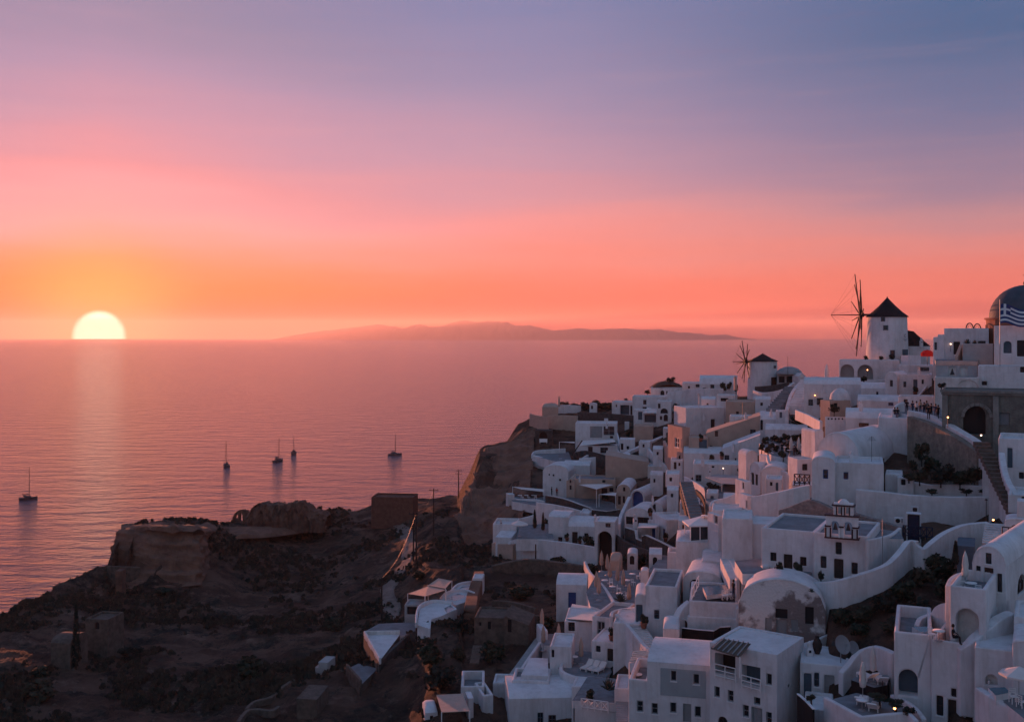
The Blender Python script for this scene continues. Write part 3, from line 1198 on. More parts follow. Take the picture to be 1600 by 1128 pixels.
def place(key, label, p, rz=0.0, group=None, scale=None):
    """first call moves the original, later calls copy the thing with its parts"""
    o, used = PROTO[key]
    c = copy_tree(o) if used else o
    PROTO[key] = (o, True)
    c.location = p
    c.rotation_euler = (0, 0, rz)
    if scale:
        c.scale = (scale, scale, scale)
    c['label'] = label
    if group:
        c['group'] = group
    return c


def proto(key, name, cat):
    r = empty(name, (0, 0, 0), None, cat)
    PROTO[key] = (r, False)
    return r


def make_kit():
    # folded parasol
    for key, cm in (('parasol', CANVASW), ('parasol_sand', CANVAST)):
        r = proto(key, 'closed_parasol', 'parasol')
        q = MB(); q.lathe((0, 0, 0), [(.34, 0), (.34, .08), (.05, .1)], 10); q.build('base', STEEL, r)
        q = MB(); q.tube([(0, 0, .05), (0, 0, 2.75)], .03, 6); q.build('pole', STEEL, r)
        q = MB()
        vs, n = [], 14
        prof = [(.05, .82), (.16, .9), (.21, 1.25), (.17, 1.5), (.19, 1.75), (.13, 2.3), (.04, 2.68), (.0, 2.72)]
        for rr, z in prof:
            for k in range(n):
                e = rr * (1 + .28 * (1 if k % 2 else -1) * (1 if rr > .1 else 0))
                vs.append((e * math.cos(6.283 * k / n), e * math.sin(6.283 * k / n), z))
        fs = [(i * n + k, i * n + (k + 1) % n, (i + 1) * n + (k + 1) % n, (i + 1) * n + k) for i in range(len(prof) - 1) for k in range(n)]
        q.raw(vs, fs, 0, True)
        c = q.build('canopy', cm, r)
        q = MB(); q.lathe((0, 0, 1.58), [(.205, 0), (.205, .07)], 12); q.build('tie', cm, c)
    # open parasol
    r = proto('parasol_open', 'open_parasol', 'parasol')
    q = MB(); q.box((0, 0, .05), (.5, .5, .1)); q.build('base', STEEL, r)
    q = MB(); q.tube([(0, 0, .05), (0, 0, 2.5)], .03, 6); q.build('pole', STEEL, r)
    q = MB()
    n = 8
    tip = (0, 0, 2.75)
    ring = [(1.5 * math.cos(6.283 * k / n), 1.5 * math.sin(6.283 * k / n), 2.15) for k in range(n)]
    low = [(1.5 * math.cos(6.283 * k / n), 1.5 * math.sin(6.283 * k / n), 2.0) for k in range(n)]
    for k in range(n):
        q.face([tip, ring[k], ring[(k + 1) % n]])
        q.face([ring[k], low[k], low[(k + 1) % n], ring[(k + 1) % n]])
    q.build('canopy', CANVASW, r)
    for k in range(n):
        q = MB(); q.tube([(0, 0, 2.68), (ring[k][0] * .97, ring[k][1] * .97, 2.12)], .015, 4); q.build('rib', STEEL, r)
    # sun lounger
    r = proto('lounger', 'sun_lounger', 'sun lounger')
    q = MB(); q.box((0, 0, .28), (.68, 1.25, .06)); q.build('seat', WHITEP, r)
    q = MB()
    M = Matrix.Translation((0, .62, .30)) @ Matrix.Rotation(R(38), 4, 'X')
    q.box((0, .38, 0), (.68, .78, .06), M=M); q.build('backrest', WHITEP, r)
    q = MB(); q.box((0, -.02, .34), (.6, 1.2, .06)); q.box((0, .38, .055), (.6, .74, .05), M=M); q.build('cushion', CANVASW, r)
    q = MB(); q.box((0, 0, .125), (.06, .06, .25)); lm = q.mesh('leg')
    for x_, y_ in ((-.3, -.55), (.3, -.55), (-.3, .55), (.3, .55)):
        link('leg', lm, [WHITEP], r, (x_, y_, 0))
    # table and chair
    r = proto('table', 'round_table', 'table')
    q = MB(); q.lathe((0, 0, 0), [(0, .74), (.42, .74), (.42, .70), (0, .70)], 16); q.build('table_top', WHITEP, r)
    q = MB(); q.tube([(0, 0, .03), (0, 0, .7)], .035, 6); q.build('leg', STEEL, r)
    q = MB(); q.lathe((0, 0, 0), [(.25, 0), (.25, .03), (0, .04)], 12); q.build('base', STEEL, r)
    for key, cm in (('chair', WHITEP), ('chair_dark', WOODD)):
        r = proto(key, 'terrace_chair', 'chair')
        q = MB(); q.box((0, 0, .44), (.44, .44, .05)); q.build('seat', cm, r)
        q = MB()
        q.box((-.2, .21, .67), (.04, .04, .42)); q.box((.2, .21, .67), (.04, .04, .42))
        for k in range(3):
            q.box((0, .21, .58 + .13 * k), (.36, .025, .06))
        q.build('backrest', cm, r)
        q = MB(); q.box((0, 0, .21), (.04, .04, .42)); lm = q.mesh('leg')
        for x_, y_ in ((-.2, -.2), (.2, -.2), (-.2, .2), (.2, .2)):
            link('leg', lm, [cm], r, (x_, y_, 0))
    # chimney pot
    r = proto('chimney', 'chimney', 'chimney')
    q = MB(); q.box((0, 0, .35), (.5, .5, 1.3)); q.build('shaft', W, r, bevel=.05)
    q = MB(); q.lathe((0, 0, 1.0), [(.2, 0), (.19, .35), (.25, .4), (.0, .62)], 10); q.build('cowl', W, r)
    q = MB(); q.box((0, -.26, .75), (.2, .03, .22)); q.build('vent', DARK, r)
    # cooling unit on a wall or roof
    r = proto('cooler', 'air_conditioner', 'air conditioner')
    q = MB(); q.box((0, 0, .33), (.85, .32, .62)); q.build('casing', WHITEP, r, bevel=.03)
    q = MB(); q.tube([(-.14, -.162, .33), (-.14, -.18, .33)], .23, 18); q.build('fan_grille', BLACKM, r)
    q = MB(); q.box((.28, -.166, .33), (.14, .02, .45)); q.build('louvre', GREY, r)
    # satellite dish
    r = proto('dish', 'satellite_dish', 'satellite dish')
    q = MB()
    vs, n = [(0, 0, 0)], 20
    M = Matrix.Translation((0, 0, .95)) @ Matrix.Rotation(R(65), 4, 'X')
    vs[0] = M @ Vector((0, 0, 0))
    for rr in (.2, .36, .5):
        vs += [M @ Vector((rr * math.cos(6.283 * k / n), rr * math.sin(6.283 * k / n) * 1.1, rr * rr * .6)) for k in range(n)]
    fs = [(0, 1 + k, 1 + (k + 1) % n) for k in range(n)] + [(1 + i * n + k, 1 + (i + 1) * n + k, 1 + (i + 1) * n + (k + 1) % n, 1 + i * n + (k + 1) % n) for i in range(2) for k in range(n)]
    q.raw(vs, fs, 0, True); q.build('reflector', GREY, r)
    q = MB(); q.tube([(0, .05, -.1), (0, .05, .9)], .03, 6); q.build('mast', STEEL, r)
    q = MB(); q.tube([M @ Vector((0, -.5, .1)), M @ Vector((0, -.05, .5))], .015, 5); q.tube([M @ Vector((0, -.08, .47)), M @ Vector((0, -.0, .55))], .04, 6); q.build('feed_arm', STEEL, r)
    # wall lamp
    for key, lm_ in (('lamp', LAMP), ('lamp_white', LAMPW)):
        r = proto(key, 'lamp', 'lamp')
        q = MB(); q.lathe((0, 0, 0), [(0, -.10), (.07, -.07), (.10, 0), (.07, .07), (0, .10)], 10); q.build('bulb', lm_, r)
        q = MB(); q.tube([(0, .0, -.12), (0, 0, -1.2)], .03, 6); q.lathe((0, 0, .1), [(.15, 0), (.02, .1)], 8); q.build('fitting', METAL, r)
    # clay pot with plant
    r = proto('pot', 'potted_plant', 'potted plant')
    q = MB(); q.lathe((0, 0, 0), [(.0, 0), (.2, 0), (.28, .4), (.31, .42), (.29, .46), (0, .44)], 12); q.build('pot', TERRA, r)
    c = link('foliage', CROWNS[1], [], r, (0, 0, .85)); c.scale = (.45, .45, .55)
    # amphora
    r = proto('jar', 'tall_jar', 'jar')
    q = MB(); q.lathe((0, 0, 0), [(0, 0), (.14, .02), (.26, .35), (.28, .55), (.2, .8), (.1, .92), (.14, 1.0)], 12); q.build('body', WOODD, r)
    # tv aerial
    r = proto('aerial', 'roof_aerial', 'aerial')
    q = MB(); q.tube([(0, 0, -.3), (0, 0, 3.0)], .025, 5); q.build('mast', METAL, r)
    q = MB()
    for k in range(5):
        q.tube([(-.5 + .07 * k, 0, 2.5 + .1 * k), (.5 - .07 * k, 0, 2.5 + .1 * k)], .012, 4)
    q.build('antenna_rod', METAL, r)


CANVASW = CANVAS
make_kit()


# ---- people: one skinned body each
SKIN = mat('skin', (.38, .22, .16), .7, .05)
HAIR = mat('dark_hair', (.02, .015, .012), .8, .1)
CLOTH = {k: mat('cloth_' + k, c, .9, .1, 4) for k, c in dict(black=(.014, .014, .018), navy=(.02, .03, .07), white=(.6, .6, .6), grey=(.16, .16, .17),
         orange=(.42, .13, .05), red=(.30, .03, .03), blue=(.07, .13, .3), denim=(.045, .06, .11), beige=(.36, .28, .2)).items()}


def person(label, p, pose, top, legs, rz=0.0, group=None, arms=0.0):
    """pose: stand, walk or sit; the seat of a sitting figure is at p + 0.45 m"""
    root = empty('person', p, label, 'person', group, rz)
    s = 0.0
    if pose == 'sit':
        hip = (0, 0, .52); kn = [(-.1, -.43, .5), (.1, -.43, .5)]; an = [(-.1, -.45, .08), (.1, -.45, .08)]
    elif pose == 'walk':
        hip = (0, 0, .92); kn = [(-.09, -.18, .5), (.09, .08, .49)]; an = [(-.09, -.24, .08), (.09, .32, .12)]
    else:
        hip = (0, 0, .93); kn = [(-.1, -.02, .5), (.1, .0, .5)]; an = [(-.11, 0, .07), (.11, 0, .07)]
    hz_ = hip[2]
    V, E, RAD = [], [], []

    def v(c, r, par=None):
        V.append(c); RAD.append(r)
        if par is not None:
            E.append((par, len(V) - 1))
        return len(V) - 1
    pel = v(hip, .135)
    wa = v((0, .0, hz_ + .17), .115, pel)
    ch = v((0, -.01, hz_ + .38), .145, wa)
    nk = v((0, 0, hz_ + .54), .055, ch)
    hd_ = v((0, -.02, hz_ + .63), .085, nk)
    v((0, -.02, hz_ + .75), .085, hd_)
    for k, sg in enumerate((-1, 1)):
        sh = v((sg * .19, 0, hz_ + .45), .06, ch)
        if pose == 'sit':
            el_, wr = (sg * .24, -.08, hz_ + .2), (sg * .14, -.3, hz_ + .12)
        elif k == 0 and arms:
            el_, wr = (sg * .3, -.15, hz_ + .35), (sg * .12, -.3, hz_ + .55)
        else:
            el_, wr = (sg * .25, .03, hz_ + .19), (sg * .25, -.06, hz_ - .05)
        e_ = v(el_, .045, sh)
        w_ = v(wr, .032, e_)
        v((wr[0], wr[1] - .04, wr[2] - .09), .028, w_)
        th_ = v((sg * .09, hip[1] - (.06 if pose == 'sit' else 0), hz_ - .06), .095, pel)
        k_ = v(kn[k], .062, th_)
        a_ = v(an[k], .042, k_)
        v((an[k][0], an[k][1] - .15, an[k][2] - .045), .036, a_)
    me = bpy.data.meshes.new('body')
    me.from_pydata(V, E, [])
    o = bpy.data.objects.new('body', me)
    COL.objects.link(o)
    o.parent = root
    smod = o.modifiers.new('skin', 'SKIN')
    smod.use_smooth_shade = True
    for i, sv in enumerate(me.skin_vertices[0].data):
        sv.radius = (RAD[i], RAD[i])
        sv.use_root = (i == 0)
    o.modifiers.new('sub', 'SUBSURF').levels = 1
    dg = bpy.context.evaluated_depsgraph_get()
    me2 = bpy.data.meshes.new_from_object(o.evaluated_get(dg))
    o.modifiers.clear()
    o.data = me2
    me2.materials.clear()
    for mm in (SKIN, CLOTH[top], CLOTH[legs], WOODD):
        me2.materials.append(mm)
    for f_ in me2.polygons:
        c = f_.center
        if c.z > hz_ + .5 or (abs(c.x) > .1 and c.z < hz_ + .24 and c.z > hz_ - .2 and abs(c.x) > .2):
            k = 0
        elif c.z > hz_ + .04 and (pose != 'sit' or c.y > -.25 or c.z > hz_ + .1):
            k = 1
        elif c.z < .09:
            k = 3
        else:
            k = 2
        f_.material_index = k
        f_.use_smooth = True
    q = MB()
    q.lathe((0, -.005, hz_ + .68), [(.1, -.06), (.108, .03), (.092, .1), (.05, .15), (0, .165)], 10)
    q.build('hair', HAIR, root)
    return root
# ------------------------------------------------------------------ windmills and the ridge
def windmill(label, xl, xr, xbl, xbr, ytop, ybase, apex, hub, tips_r, bow, yaw_w, door, wins, d, nsp=12, thatch=True):
    cxp = (xl + xr) / 2
    p = at(cxp, ybase, d)
    root = empty('windmill', p, label, 'windmill')
    rt, rb = (xr - xl) / 2 * d / F, (xbr - xbl) / 2 * d / F
    H = (ybase - ytop) * d / F
    n = 40
    q = MB()
    q.lathe((0, 0, -2.5), [(rb * 1.02, 0), (rb, 2.5), (rb + (rt - rb) * .5, 2.5 + H * .5), (rt, 2.5 + H)], n)
    q.build('tower', W, root, weld=True)
    ha = (ytop - apex) * d / F
    q = MB()
    q.lathe((0, 0, H), [(rt * .9, -.12), (rt * 1.09, -.05), (rt * 1.07, .06), (rt * .74, ha * .26), (rt * .42, ha * .55), (rt * .16, ha * .82), (.12, ha * .95), (.09, ha * 1.0), (0, ha * 1.02)], n)
    q.build('roof', THATCH, root)

    def on_tower(px, py):      # place on the round wall facing the viewpoint
        s = (px - cxp) * d / F
        z = (ybase - py) * d / F
        r = rb + (rt - rb) * z / H
        s = max(min(s, r * .93), -r * .93)
        return Vector((s, -math.sqrt(r * r - s * s), z)), math.asin(s / r)
    for kind, x0, y0, x1, y1, colm in [door] + wins:
        c, a = on_tower((x0 + x1) / 2, (y0 + y1) / 2)
        w, h = (x1 - x0) * d / F / max(.5, math.cos(a)), (y1 - y0) * d / F
        q = MB()
        for fr in ((-w / 2 - .05, w * .1 + .05), (w / 2 - w * .1, w * .1 + .05)):
            q.box((fr[0] + fr[1] / 2, -.02, 0), (fr[1], .2, h + .1))
        q.box((0, -.02, h / 2), (w, .2, .1))
        f_ = q.build(kind, colm, root, c)
        f_.rotation_euler = (0, 0, a)
        q = MB(); q.box((0, .02, 0), (w, .2, h)); q.build('pane' if kind == 'window' else 'door_leaf', GLASS if kind == 'window' else colm, f_)
    # sail wheel
    hp = at(hub[0], hub[1], d) - p
    ax = Vector((-math.cos(R(yaw_w)), -math.sin(R(yaw_w)), 0))
    hp.y = ax.y * (abs(hp.x) - rt * .2)
    side = Vector((-ax.y, ax.x, 0))
    rr = tips_r * d / F
    q = MB(); q.tube([hp - ax * (rt * 1.2), hp + ax * .2], .2, 8); q.tube([hp - ax * .45, hp + ax * .45], .42, 10); q.build('axle', WOODD, root)
    tip = hp + ax * (bow * d / F)
    q = MB(); q.tube([hp, tip], [.13, .07], 6); q.build('bowsprit', WOODD, root)
    ends = []
    for k in range(nsp):
        a = 2 * math.pi * k / nsp + R(7)
        dv = side * math.cos(a) + Vector((0, 0, 1)) * math.sin(a) + ax * .10
        e = hp + ax * (.25 if k % 2 else -.1) + dv * rr * (1 - .05 * ((k * 7) % 3))
        ends.append(e)
        q = MB(); q.tube([hp + ax * (.25 if k % 2 else -.1), e], [.15, .085], 5); q.build('spar', WOODD, root)
    q = MB()
    for k in range(nsp):
        q.tube([ends[k], tip], .012, 3)
        q.tube([ends[k], ends[(k + 1) % nsp]], .012, 3)
    q.build('rigging', METAL, root)
    return root


dm = 190.0
mill = windmill('large white windmill with twelve bare spars and dark pointed thatch roof', 1357, 1415.5, 1354, 1417, 495, 560, 464, (1348, 492), 65, 46, -11,
                ('door', 1400, 546, 1409, 559, TEAL), [('window', 1368.5, 496.5, 1373, 502.5, TEAL), ('window', 1371, 509, 1377, 516, TEAL), ('window', 1380, 547, 1386, 557, TEAL)], dm)
# letter painted on the mill, with two short lines of small writing
q = MB()
cx_, cz_ = 1404.5, 524.5
s_ = (cx_ - 1386) * dm / F
rt_ = 30.7 * dm / F
ang_ = math.asin(s_ / rt_)
for k in range(10):
    a0, a1 = R(50 + 260 * k / 10), R(50 + 260 * (k + 1) / 10)
    for_ = lambda a, r_: (math.cos(a) * r_, -.03, math.sin(a) * r_)
    q.face([for_(a0, .19), for_(a0, .30), for_(a1, .30), for_(a1, .19)])
for zz, ww in ((-.72, 1.35), (-.92, .7)):
    for k in range(9):
        x0 = -ww / 2 + ww * k / 9
        q.face([(x0, -.03, zz), (x0 + ww / 9 * .7, -.03, zz), (x0 + ww / 9 * .7, -.03, zz + .09), (x0, -.03, zz + .09)])
lt = q.build('lettering', TEAL, mill, (s_, -rt_ * math.cos(ang_) - .04, (560 - cz_) * dm / F))
lt.rotation_euler = (0, 0, ang_)

windmill('small white windmill with spoked sail wheel on the ridge end', 1170, 1213.5, 1168, 1214.5, 564, 606, 552, (1165, 565), 33, 22, 9,
         ('door', 1200, 589, 1208, 602, WOODD), [('window', 1204.5, 571, 1208, 575, TEAL)], 232.0)

# annex of the large mill
house('white annex with dark thatched roof joined to the large windmill', 1417, 1453, 541, 561, 5, -8, 189, roof='flat', par=0)
ax_r = at(1417, 541, 189)
q = MB()
for t0, t1, z0, z1 in ((0, .28, 2.95, 2.75), (.28, .55, 2.75, 1.7), (.55, .8, 1.7, .75), (.8, 1.03, .75, .0)):
    w_ = 36 * 189 / F
    q.raw([(t0 * w_, -.2, 0), (t1 * w_, -.2, 0), (t1 * w_, -.1, z1), (t0 * w_, -.1, z0), (t0 * w_, 4.5, 0), (t1 * w_, 4.5, 0), (t1 * w_, 4.3, z1), (t0 * w_, 4.3, z0)],
          [(0, 1, 2, 3), (3, 2, 6, 7), (5, 4, 7, 6), (0, 3, 7, 4), (1, 5, 6, 2)])
o = q.build('thatched_roof', THATCH, None, ax_r)
tag(o, 'dark sloping thatch cover over the mill annex', 'roof')
place('chimney', 'white chimney beside the dark mill annex roof', at(1439.5, 541, 187.5), .1)

for i, (px, w_, h_) in enumerate(((1353, 9, 7), (1377, 10, 7), (1394, 11, 9), (1412, 11, 10), (1432, 12, 7))):
    shrub(('small', 'low wide', 'round', 'taller', 'flat')[i] + ' dark bush at the foot of the large windmill', px, 562, w_, h_, 185.5, 'bushes below the large windmill', i)

# terrace wall with two big arches below the mill
dA = 183.5
house('white terrace front with two wide arches below the windmill', 1311, 1405, 562, 597, 5, -6, dA, par=.35, m=W, cat='terrace front', name='terrace_house',
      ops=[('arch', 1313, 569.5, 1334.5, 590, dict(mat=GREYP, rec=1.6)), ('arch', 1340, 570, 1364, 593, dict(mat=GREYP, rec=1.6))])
place('lamp', 'orange lamp glowing inside the terrace arch', at(1355.3, 578, 177.5))
shrub('round clipped tree before the arches', 1350, 607, 13, 22, 176, None, 1, trunk=1.2, cat='tree', name='round_tree')
wall('stepped white wall left of the arches', [(1287, 592, 181), (1310, 588, 180)], 3.5, smooth=1)
wall('pale retaining wall in front of the arches', [(1312, 593, 178), (1340, 592, 178), (1341, 597, 177.8), (1384, 593, 178)], 4, smooth=1)
o = MB()
o.lathe((0, 0, 0), [(.42, -.5), (.42, .2), (.36, .9), (.22, 1.5), (.1, 1.95), (0, 2.05)], 10)
tag(o.build('stone_spike', W, None, at(1291.5, 586, 190)), 'white thumb shaped finial on a roof left of the windmill', 'finial')

# cafe kiosk behind the stair head
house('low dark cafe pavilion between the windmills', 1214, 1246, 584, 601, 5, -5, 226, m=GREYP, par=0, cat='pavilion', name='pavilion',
      ops=[('hole', 1217, 588, 1226, 598), ('hole', 1229, 588, 1243, 598)])
q = MB()
q.lathe((0, 0, 0), [(2.9, 0), (2.7, .5), (2.0, 1.1), (1.0, 1.5), (0, 1.6)], 18)
tag(q.build('dome', GREY, None, at(1233, 584, 226)), 'shallow grey dome over the cafe pavilion', 'dome')
q = MB(); q.tube([(0, 0, -1), (0, 0, 3.2)], .05, 6)
tag(q.build('flagpole', METAL, None, at(1231, 580, 222)), 'bare pole on the cafe pavilion', 'pole')
house('tiny gabled hut catching pink sun near the cafe', 1248, 1259, 588, 601, 3, 12, 221, roof='gable', rise=5, ops=[('win', 1251, 591, 1256, 598)], cat='hut', name='hut')

# garden bed with curved rim beneath the small windmill
wall('curved white rim of the planted bed below the small windmill', [(1176, 609, 222), (1190, 613, 218), (1215, 610, 214), (1238, 601, 212)], 3, name='bed_wall')
wall('dark stone wall of the planted bed below the small windmill', [(1179, 604, 226), (1205, 602, 222), (1232, 597, 219)], 2.5, m=LAVA, name='stone_wall')
wall('white retaining wall under the planted bed', [(1176, 620, 208), (1200, 624, 204), (1220, 618, 202)], 4)
stairs('long dim flight of steps climbing to the small windmill', (1207, 641, 187), (1238, 604, 196), 2.4, 11, m=CEM)
wall('sloping white parapet left of the long dim steps', [(1205, 634, 190), (1218, 619, 198), (1231, 606, 204), (1242, 597, 208)], 3, th=.5)
stairs('broad white stepped ramp beside the terrace arches', (1246, 637, 181), (1266, 592, 190), 3.2, 12, m=WR)
wall('swooping white wall of the broad ramp', [(1232, 640, 180), (1238, 618, 188), (1248, 602, 194), (1263, 591, 198), (1278, 588, 198)], 5, th=.6)

# ---------------------------------------------------------------- church and buildings at the top of the ridge
dC = 152
p = at(1602, 538, dC + 5.6)
root = empty('church', p, 'ochre church drum with dark blue dome at the frame edge', 'church')
rD_ = 58 * dC / F
q = MB()
q.lathe((0, 0, -4), [(rD_, 0), (rD_, 7.9)], 24, smooth=False)
q.build('drum', CHURCHO, root)
q = MB(); q.lathe((0, 0, 3.85), [(rD_ * 1.0, -.1), (rD_ * 1.05, 0), (rD_ * 1.05, .22), (rD_ * .98, .25)], 24); q.build('cornice', CHURCHO, root)
q = MB()
rr_ = rD_ * .93
q.lathe((0, 0, 4.0), [(rr_ * math.cos(R(a)), rr_ * math.sin(R(a))) for a in range(0, 91, 9)], 32)
q.build('dome', DOMEM, root)
q = MB(); q.lathe((0, 0, 4.0 + rr_), [(.3, -.1), (.32, .4), (.18, .55), (0, .8)], 10); q.tube([(0, 0, rr_ + 4.6), (0, 0, rr_ + 6.0)], .05, 5); q.tube([(-.4, 0, rr_ + 5.5), (.4, 0, rr_ + 5.5)], .05, 5); q.build('cross', METAL, root)
for k in range(8):
    a = R(196 + k * 45)
    q = MB()
    q.box((0, 0, 0), (.12, .75, 3.2))
    o = q.build('window', DARK, root, (math.cos(a) * rD_, math.sin(a) * rD_, 1.4)); o.rotation_euler = (0, 0, a)

house('pale blue white upper house with stepped parapet and lit lamp', 1475, 1545, 513, 558, 7, -6, 158, m=W, par=.4,
      ops=[('hole', 1490, 534, 1500, 554), ('win', 1528, 533, 1540, 537)])
house('lower white step of the parapet house, middle block', 1465, 1476, 522.5, 558, 6, -6, 158.2, par=.3)
house('lowest white step of the parapet house, left block', 1458, 1466, 526.5, 560, 5, -6, 158.4, par=.2, ops=[('tealwin', 1460, 535, 1464, 547)])
place('lamp_white', 'white wall lamp on the stepped parapet house', at(1485.5, 537.5, 157.4))
for i, px in enumerate((1515, 1527)):
    q = MB()
    q.tube([(.55 * math.cos(R(a)), 0, .9 * math.sin(R(a))) for a in range(0, 181, 15)], .09, 6)
    q.tube([(.3 * math.cos(R(a)), 0, .62 * math.sin(R(a))) for a in range(0, 181, 20)], .03, 5)
    tag(q.build('roof_hoop', METAL, None, at(px, 514 + i, 160)), ('larger' if i == 0 else 'smaller') + ' dark hoop standing on the parapet roof', 'hoop', 'hoops on the parapet roof')
for i, (px, w_) in enumerate(((1511, 9), (1523, 7))):
    agave(('wide' if i == 0 else 'narrow') + ' dark spiky plant on the grey terrace block', px, 537, w_ * 1.6, 151, 'spiky plants on the grey block')
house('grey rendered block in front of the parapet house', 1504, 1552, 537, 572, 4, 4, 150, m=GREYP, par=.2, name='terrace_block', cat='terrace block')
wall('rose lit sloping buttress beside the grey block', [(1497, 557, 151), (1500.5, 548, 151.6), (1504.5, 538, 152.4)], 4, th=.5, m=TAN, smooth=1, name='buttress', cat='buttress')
terrace('grey terrace floor before the parapet house', [(1460, 559.5), (1505, 559), (1545, 560), (1527, 564), (1462, 564)], (1480, 563, 151), CEM, .6, GREYP)
house('white house with arched niche under the flag', 1553, 1640, 509, 560, 6, -10, 147, par=.4,
      ops=[('arch', 1568, 533, 1580.5, 552, dict(mat=TEAL, rec=.5)), ('hole', 1589, 532, 1604, 557)])
house('blue white lower wall with small dark windows under the flag house', 1528, 1650, 571, 612, 5, -12, 141, par=.35,
      ops=[('win', 1534, 596, 1542, 602), ('hole', 1594, 571.5 + 1.5, 1602, 582)])
# bell wall
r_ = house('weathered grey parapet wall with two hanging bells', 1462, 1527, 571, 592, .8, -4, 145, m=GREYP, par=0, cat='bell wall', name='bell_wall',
           ops=[('hole', 1482, 573, 1494, 588, dict(mat=WA, rec=.35)), ('hole', 1500, 573, 1512, 588, dict(mat=WA, rec=.35))])
for i, (px, s) in enumerate(((1488, .38), (1506.5, .5))):
    q = MB()
    q.lathe((0, 0, 0), [(s, -1.05), (s * .92, -1.0), (s * .62, -.65), (s * .5, -.25), (s * .25, -.05), (.0, 0)], 12)
    q.tube([(0, 0, 0), (0, 0, .35)], .03, 5)
    q.lathe((0, 0, -1.1), [(0, -.08), (.08, 0), (0, .08)], 8)
    tag(q.build('bell', METAL, None, at(px, 573.5, 144.6)), ('smaller left bell' if i == 0 else 'larger right bell') + ' hanging in the grey bell wall', 'bell', 'bells of the grey wall')
house('pale house with blind round arch under the bell wall', 1460, 1530, 589, 614, 4, -6, 142, m=WA, par=.1,
      ops=[('arch', 1496, 594, 1528, 611.5, dict(mat=WA, rec=.15)), ('win', 1502, 603, 1519, 611, dict(rec=.3))])
shrub('dark bush on the ledge below the bell wall', 1471, 606, 16, 9, 138, None, 2)

# national flag on its staff
fp = at(1562.5, 557, 144)
fl = empty('flag', fp, 'blue and white striped flag with cross flying on a pole', 'flag')
q = MB(); q.tube([(0, 0, -3), (0, 0, 8.0)], .05, 6); q.build('pole', STEEL, fl)
FB, FW = mat('flag_blue', (.02, .045, .16), .8, .05), mat('flag_white', (.70, .70, .72), .8, .05)
LX, LZ = 4.4, 2.7


def fpt(u, vv):
    x = u * LX
    wv = .28 * math.sin(u * 6.5 + vv * 1.2) * (.3 + u)
    sag = -.95 * u ** 1.5 + .18 * math.sin(u * 7.5)
    return (x * .93, wv, 7.3 - (1 - vv) * LZ * (1 - .12 * u) + sag)


NU_, NV_ = 36, 27
qs = {'stripe': {}, }
for part, cond in (('canton', lambda u, vv: u < .36 and vv > 4 / 9), ('stripe', lambda u, vv: not (u < .36 and vv > 4 / 9))):
    if part == 'canton':
        for nm, mm in (('canton', FB), ('cross', FW)):
            q = MB()
            for i in range(NU_):
                for j in range(NV_):
                    u, vv = (i + .5) / NU_, (j + .5) / NV_
                    if not cond(u, vv):
                        continue
                    cr = abs(u - .18) < .04 or abs(vv - 13 / 18) < .06
                    if cr == (nm == 'cross'):
                        q.face([fpt(i / NU_, j / NV_), fpt((i + 1) / NU_, j / NV_), fpt((i + 1) / NU_, (j + 1) / NV_), fpt(i / NU_, (j + 1) / NV_)], 0, True)
            q.build(nm, mm, fl, weld=True)
    else:
        for k in range(9):
            q = MB()
            for i in range(NU_):
                for j in range(3 * k, 3 * k + 3):
                    u, vv = (i + .5) / NU_, (j + .5) / NV_
                    if cond(u, vv):
                        q.face([fpt(i / NU_, j / NV_), fpt((i + 1) / NU_, j / NV_), fpt((i + 1) / NU_, (j + 1) / NV_), fpt(i / NU_, (j + 1) / NV_)], 0, True)
            q.build('stripe', FB if k % 2 == 0 else FW, fl, weld=True)

# red parasol, its backlit cloth helped by an added light inside
REDC = bpy.data.materials.new('red_translucent_cloth')
REDC.use_nodes = True
n, l = REDC.node_tree.nodes, REDC.node_tree.links
b = n['Principled BSDF']; b.inputs['Base Color'].default_value = (.55, .05, .045, 1); b.inputs['Roughness'].default_value = .9
tr = n.new('ShaderNodeBsdfTranslucent'); tr.inputs[0].default_value = (.45, .05, .045, 1)
mx = n.new('ShaderNodeMixShader'); mx.inputs[0].default_value = .6
l.new(b.outputs[0], mx.inputs[1]); l.new(tr.outputs[0], mx.inputs[2]); l.new(mx.outputs[0], n['Material Output'].inputs['Surface'])
rp = empty('red_parasol', at(1449, 566, 166), 'red parasol glowing from the low sun and an added light below the windmill', 'parasol')
q = MB(); q.tube([(0, 0, -.5), (0, 0, 2.0)], .04, 6); q.build('pole', METAL, rp)
q = MB()
k = 10
rg = [(1.05 * math.cos(6.283 * i / k), 1.05 * math.sin(6.283 * i / k)) for i in range(k)]
for i in range(k):
    a, c = rg[i], rg[(i + 1) % k]
    q.face([(0, 0, 2.05), (a[0] * .6, a[1] * .6, 1.85), (c[0] * .6, c[1] * .6, 1.85)], 0, True)
    q.face([(a[0] * .6, a[1] * .6, 1.85), (a[0], a[1], 1.45), (c[0], c[1], 1.45), (c[0] * .6, c[1] * .6, 1.85)], 0, True)
    q.face([(a[0], a[1], 1.45), (a[0] * .98, a[1] * .98, .95), (c[0] * .98, c[1] * .98, .95), (c[0], c[1], 1.45)], 0, True)
q.build('canopy', REDC, rp, weld=True)
q = MB(); q.lathe((0, 0, 1.2), [(0, -.12), (.12, 0), (0, .12)], 8)
q.build('bulb', mat('added_red_glow', (.8, .1, .05), .5, 0, emit=(1, .13, .08), emit_s=.25), rp)  # added glowing bead that reddens the cloth; no lamp hangs here
lp_ = bpy.data.lights.new('added_glow_light', 'POINT'); lp_.energy = 3; lp_.color = (1, .12, .08); lp_.shadow_soft_size = .15  # added point light brightening the canopy from inside
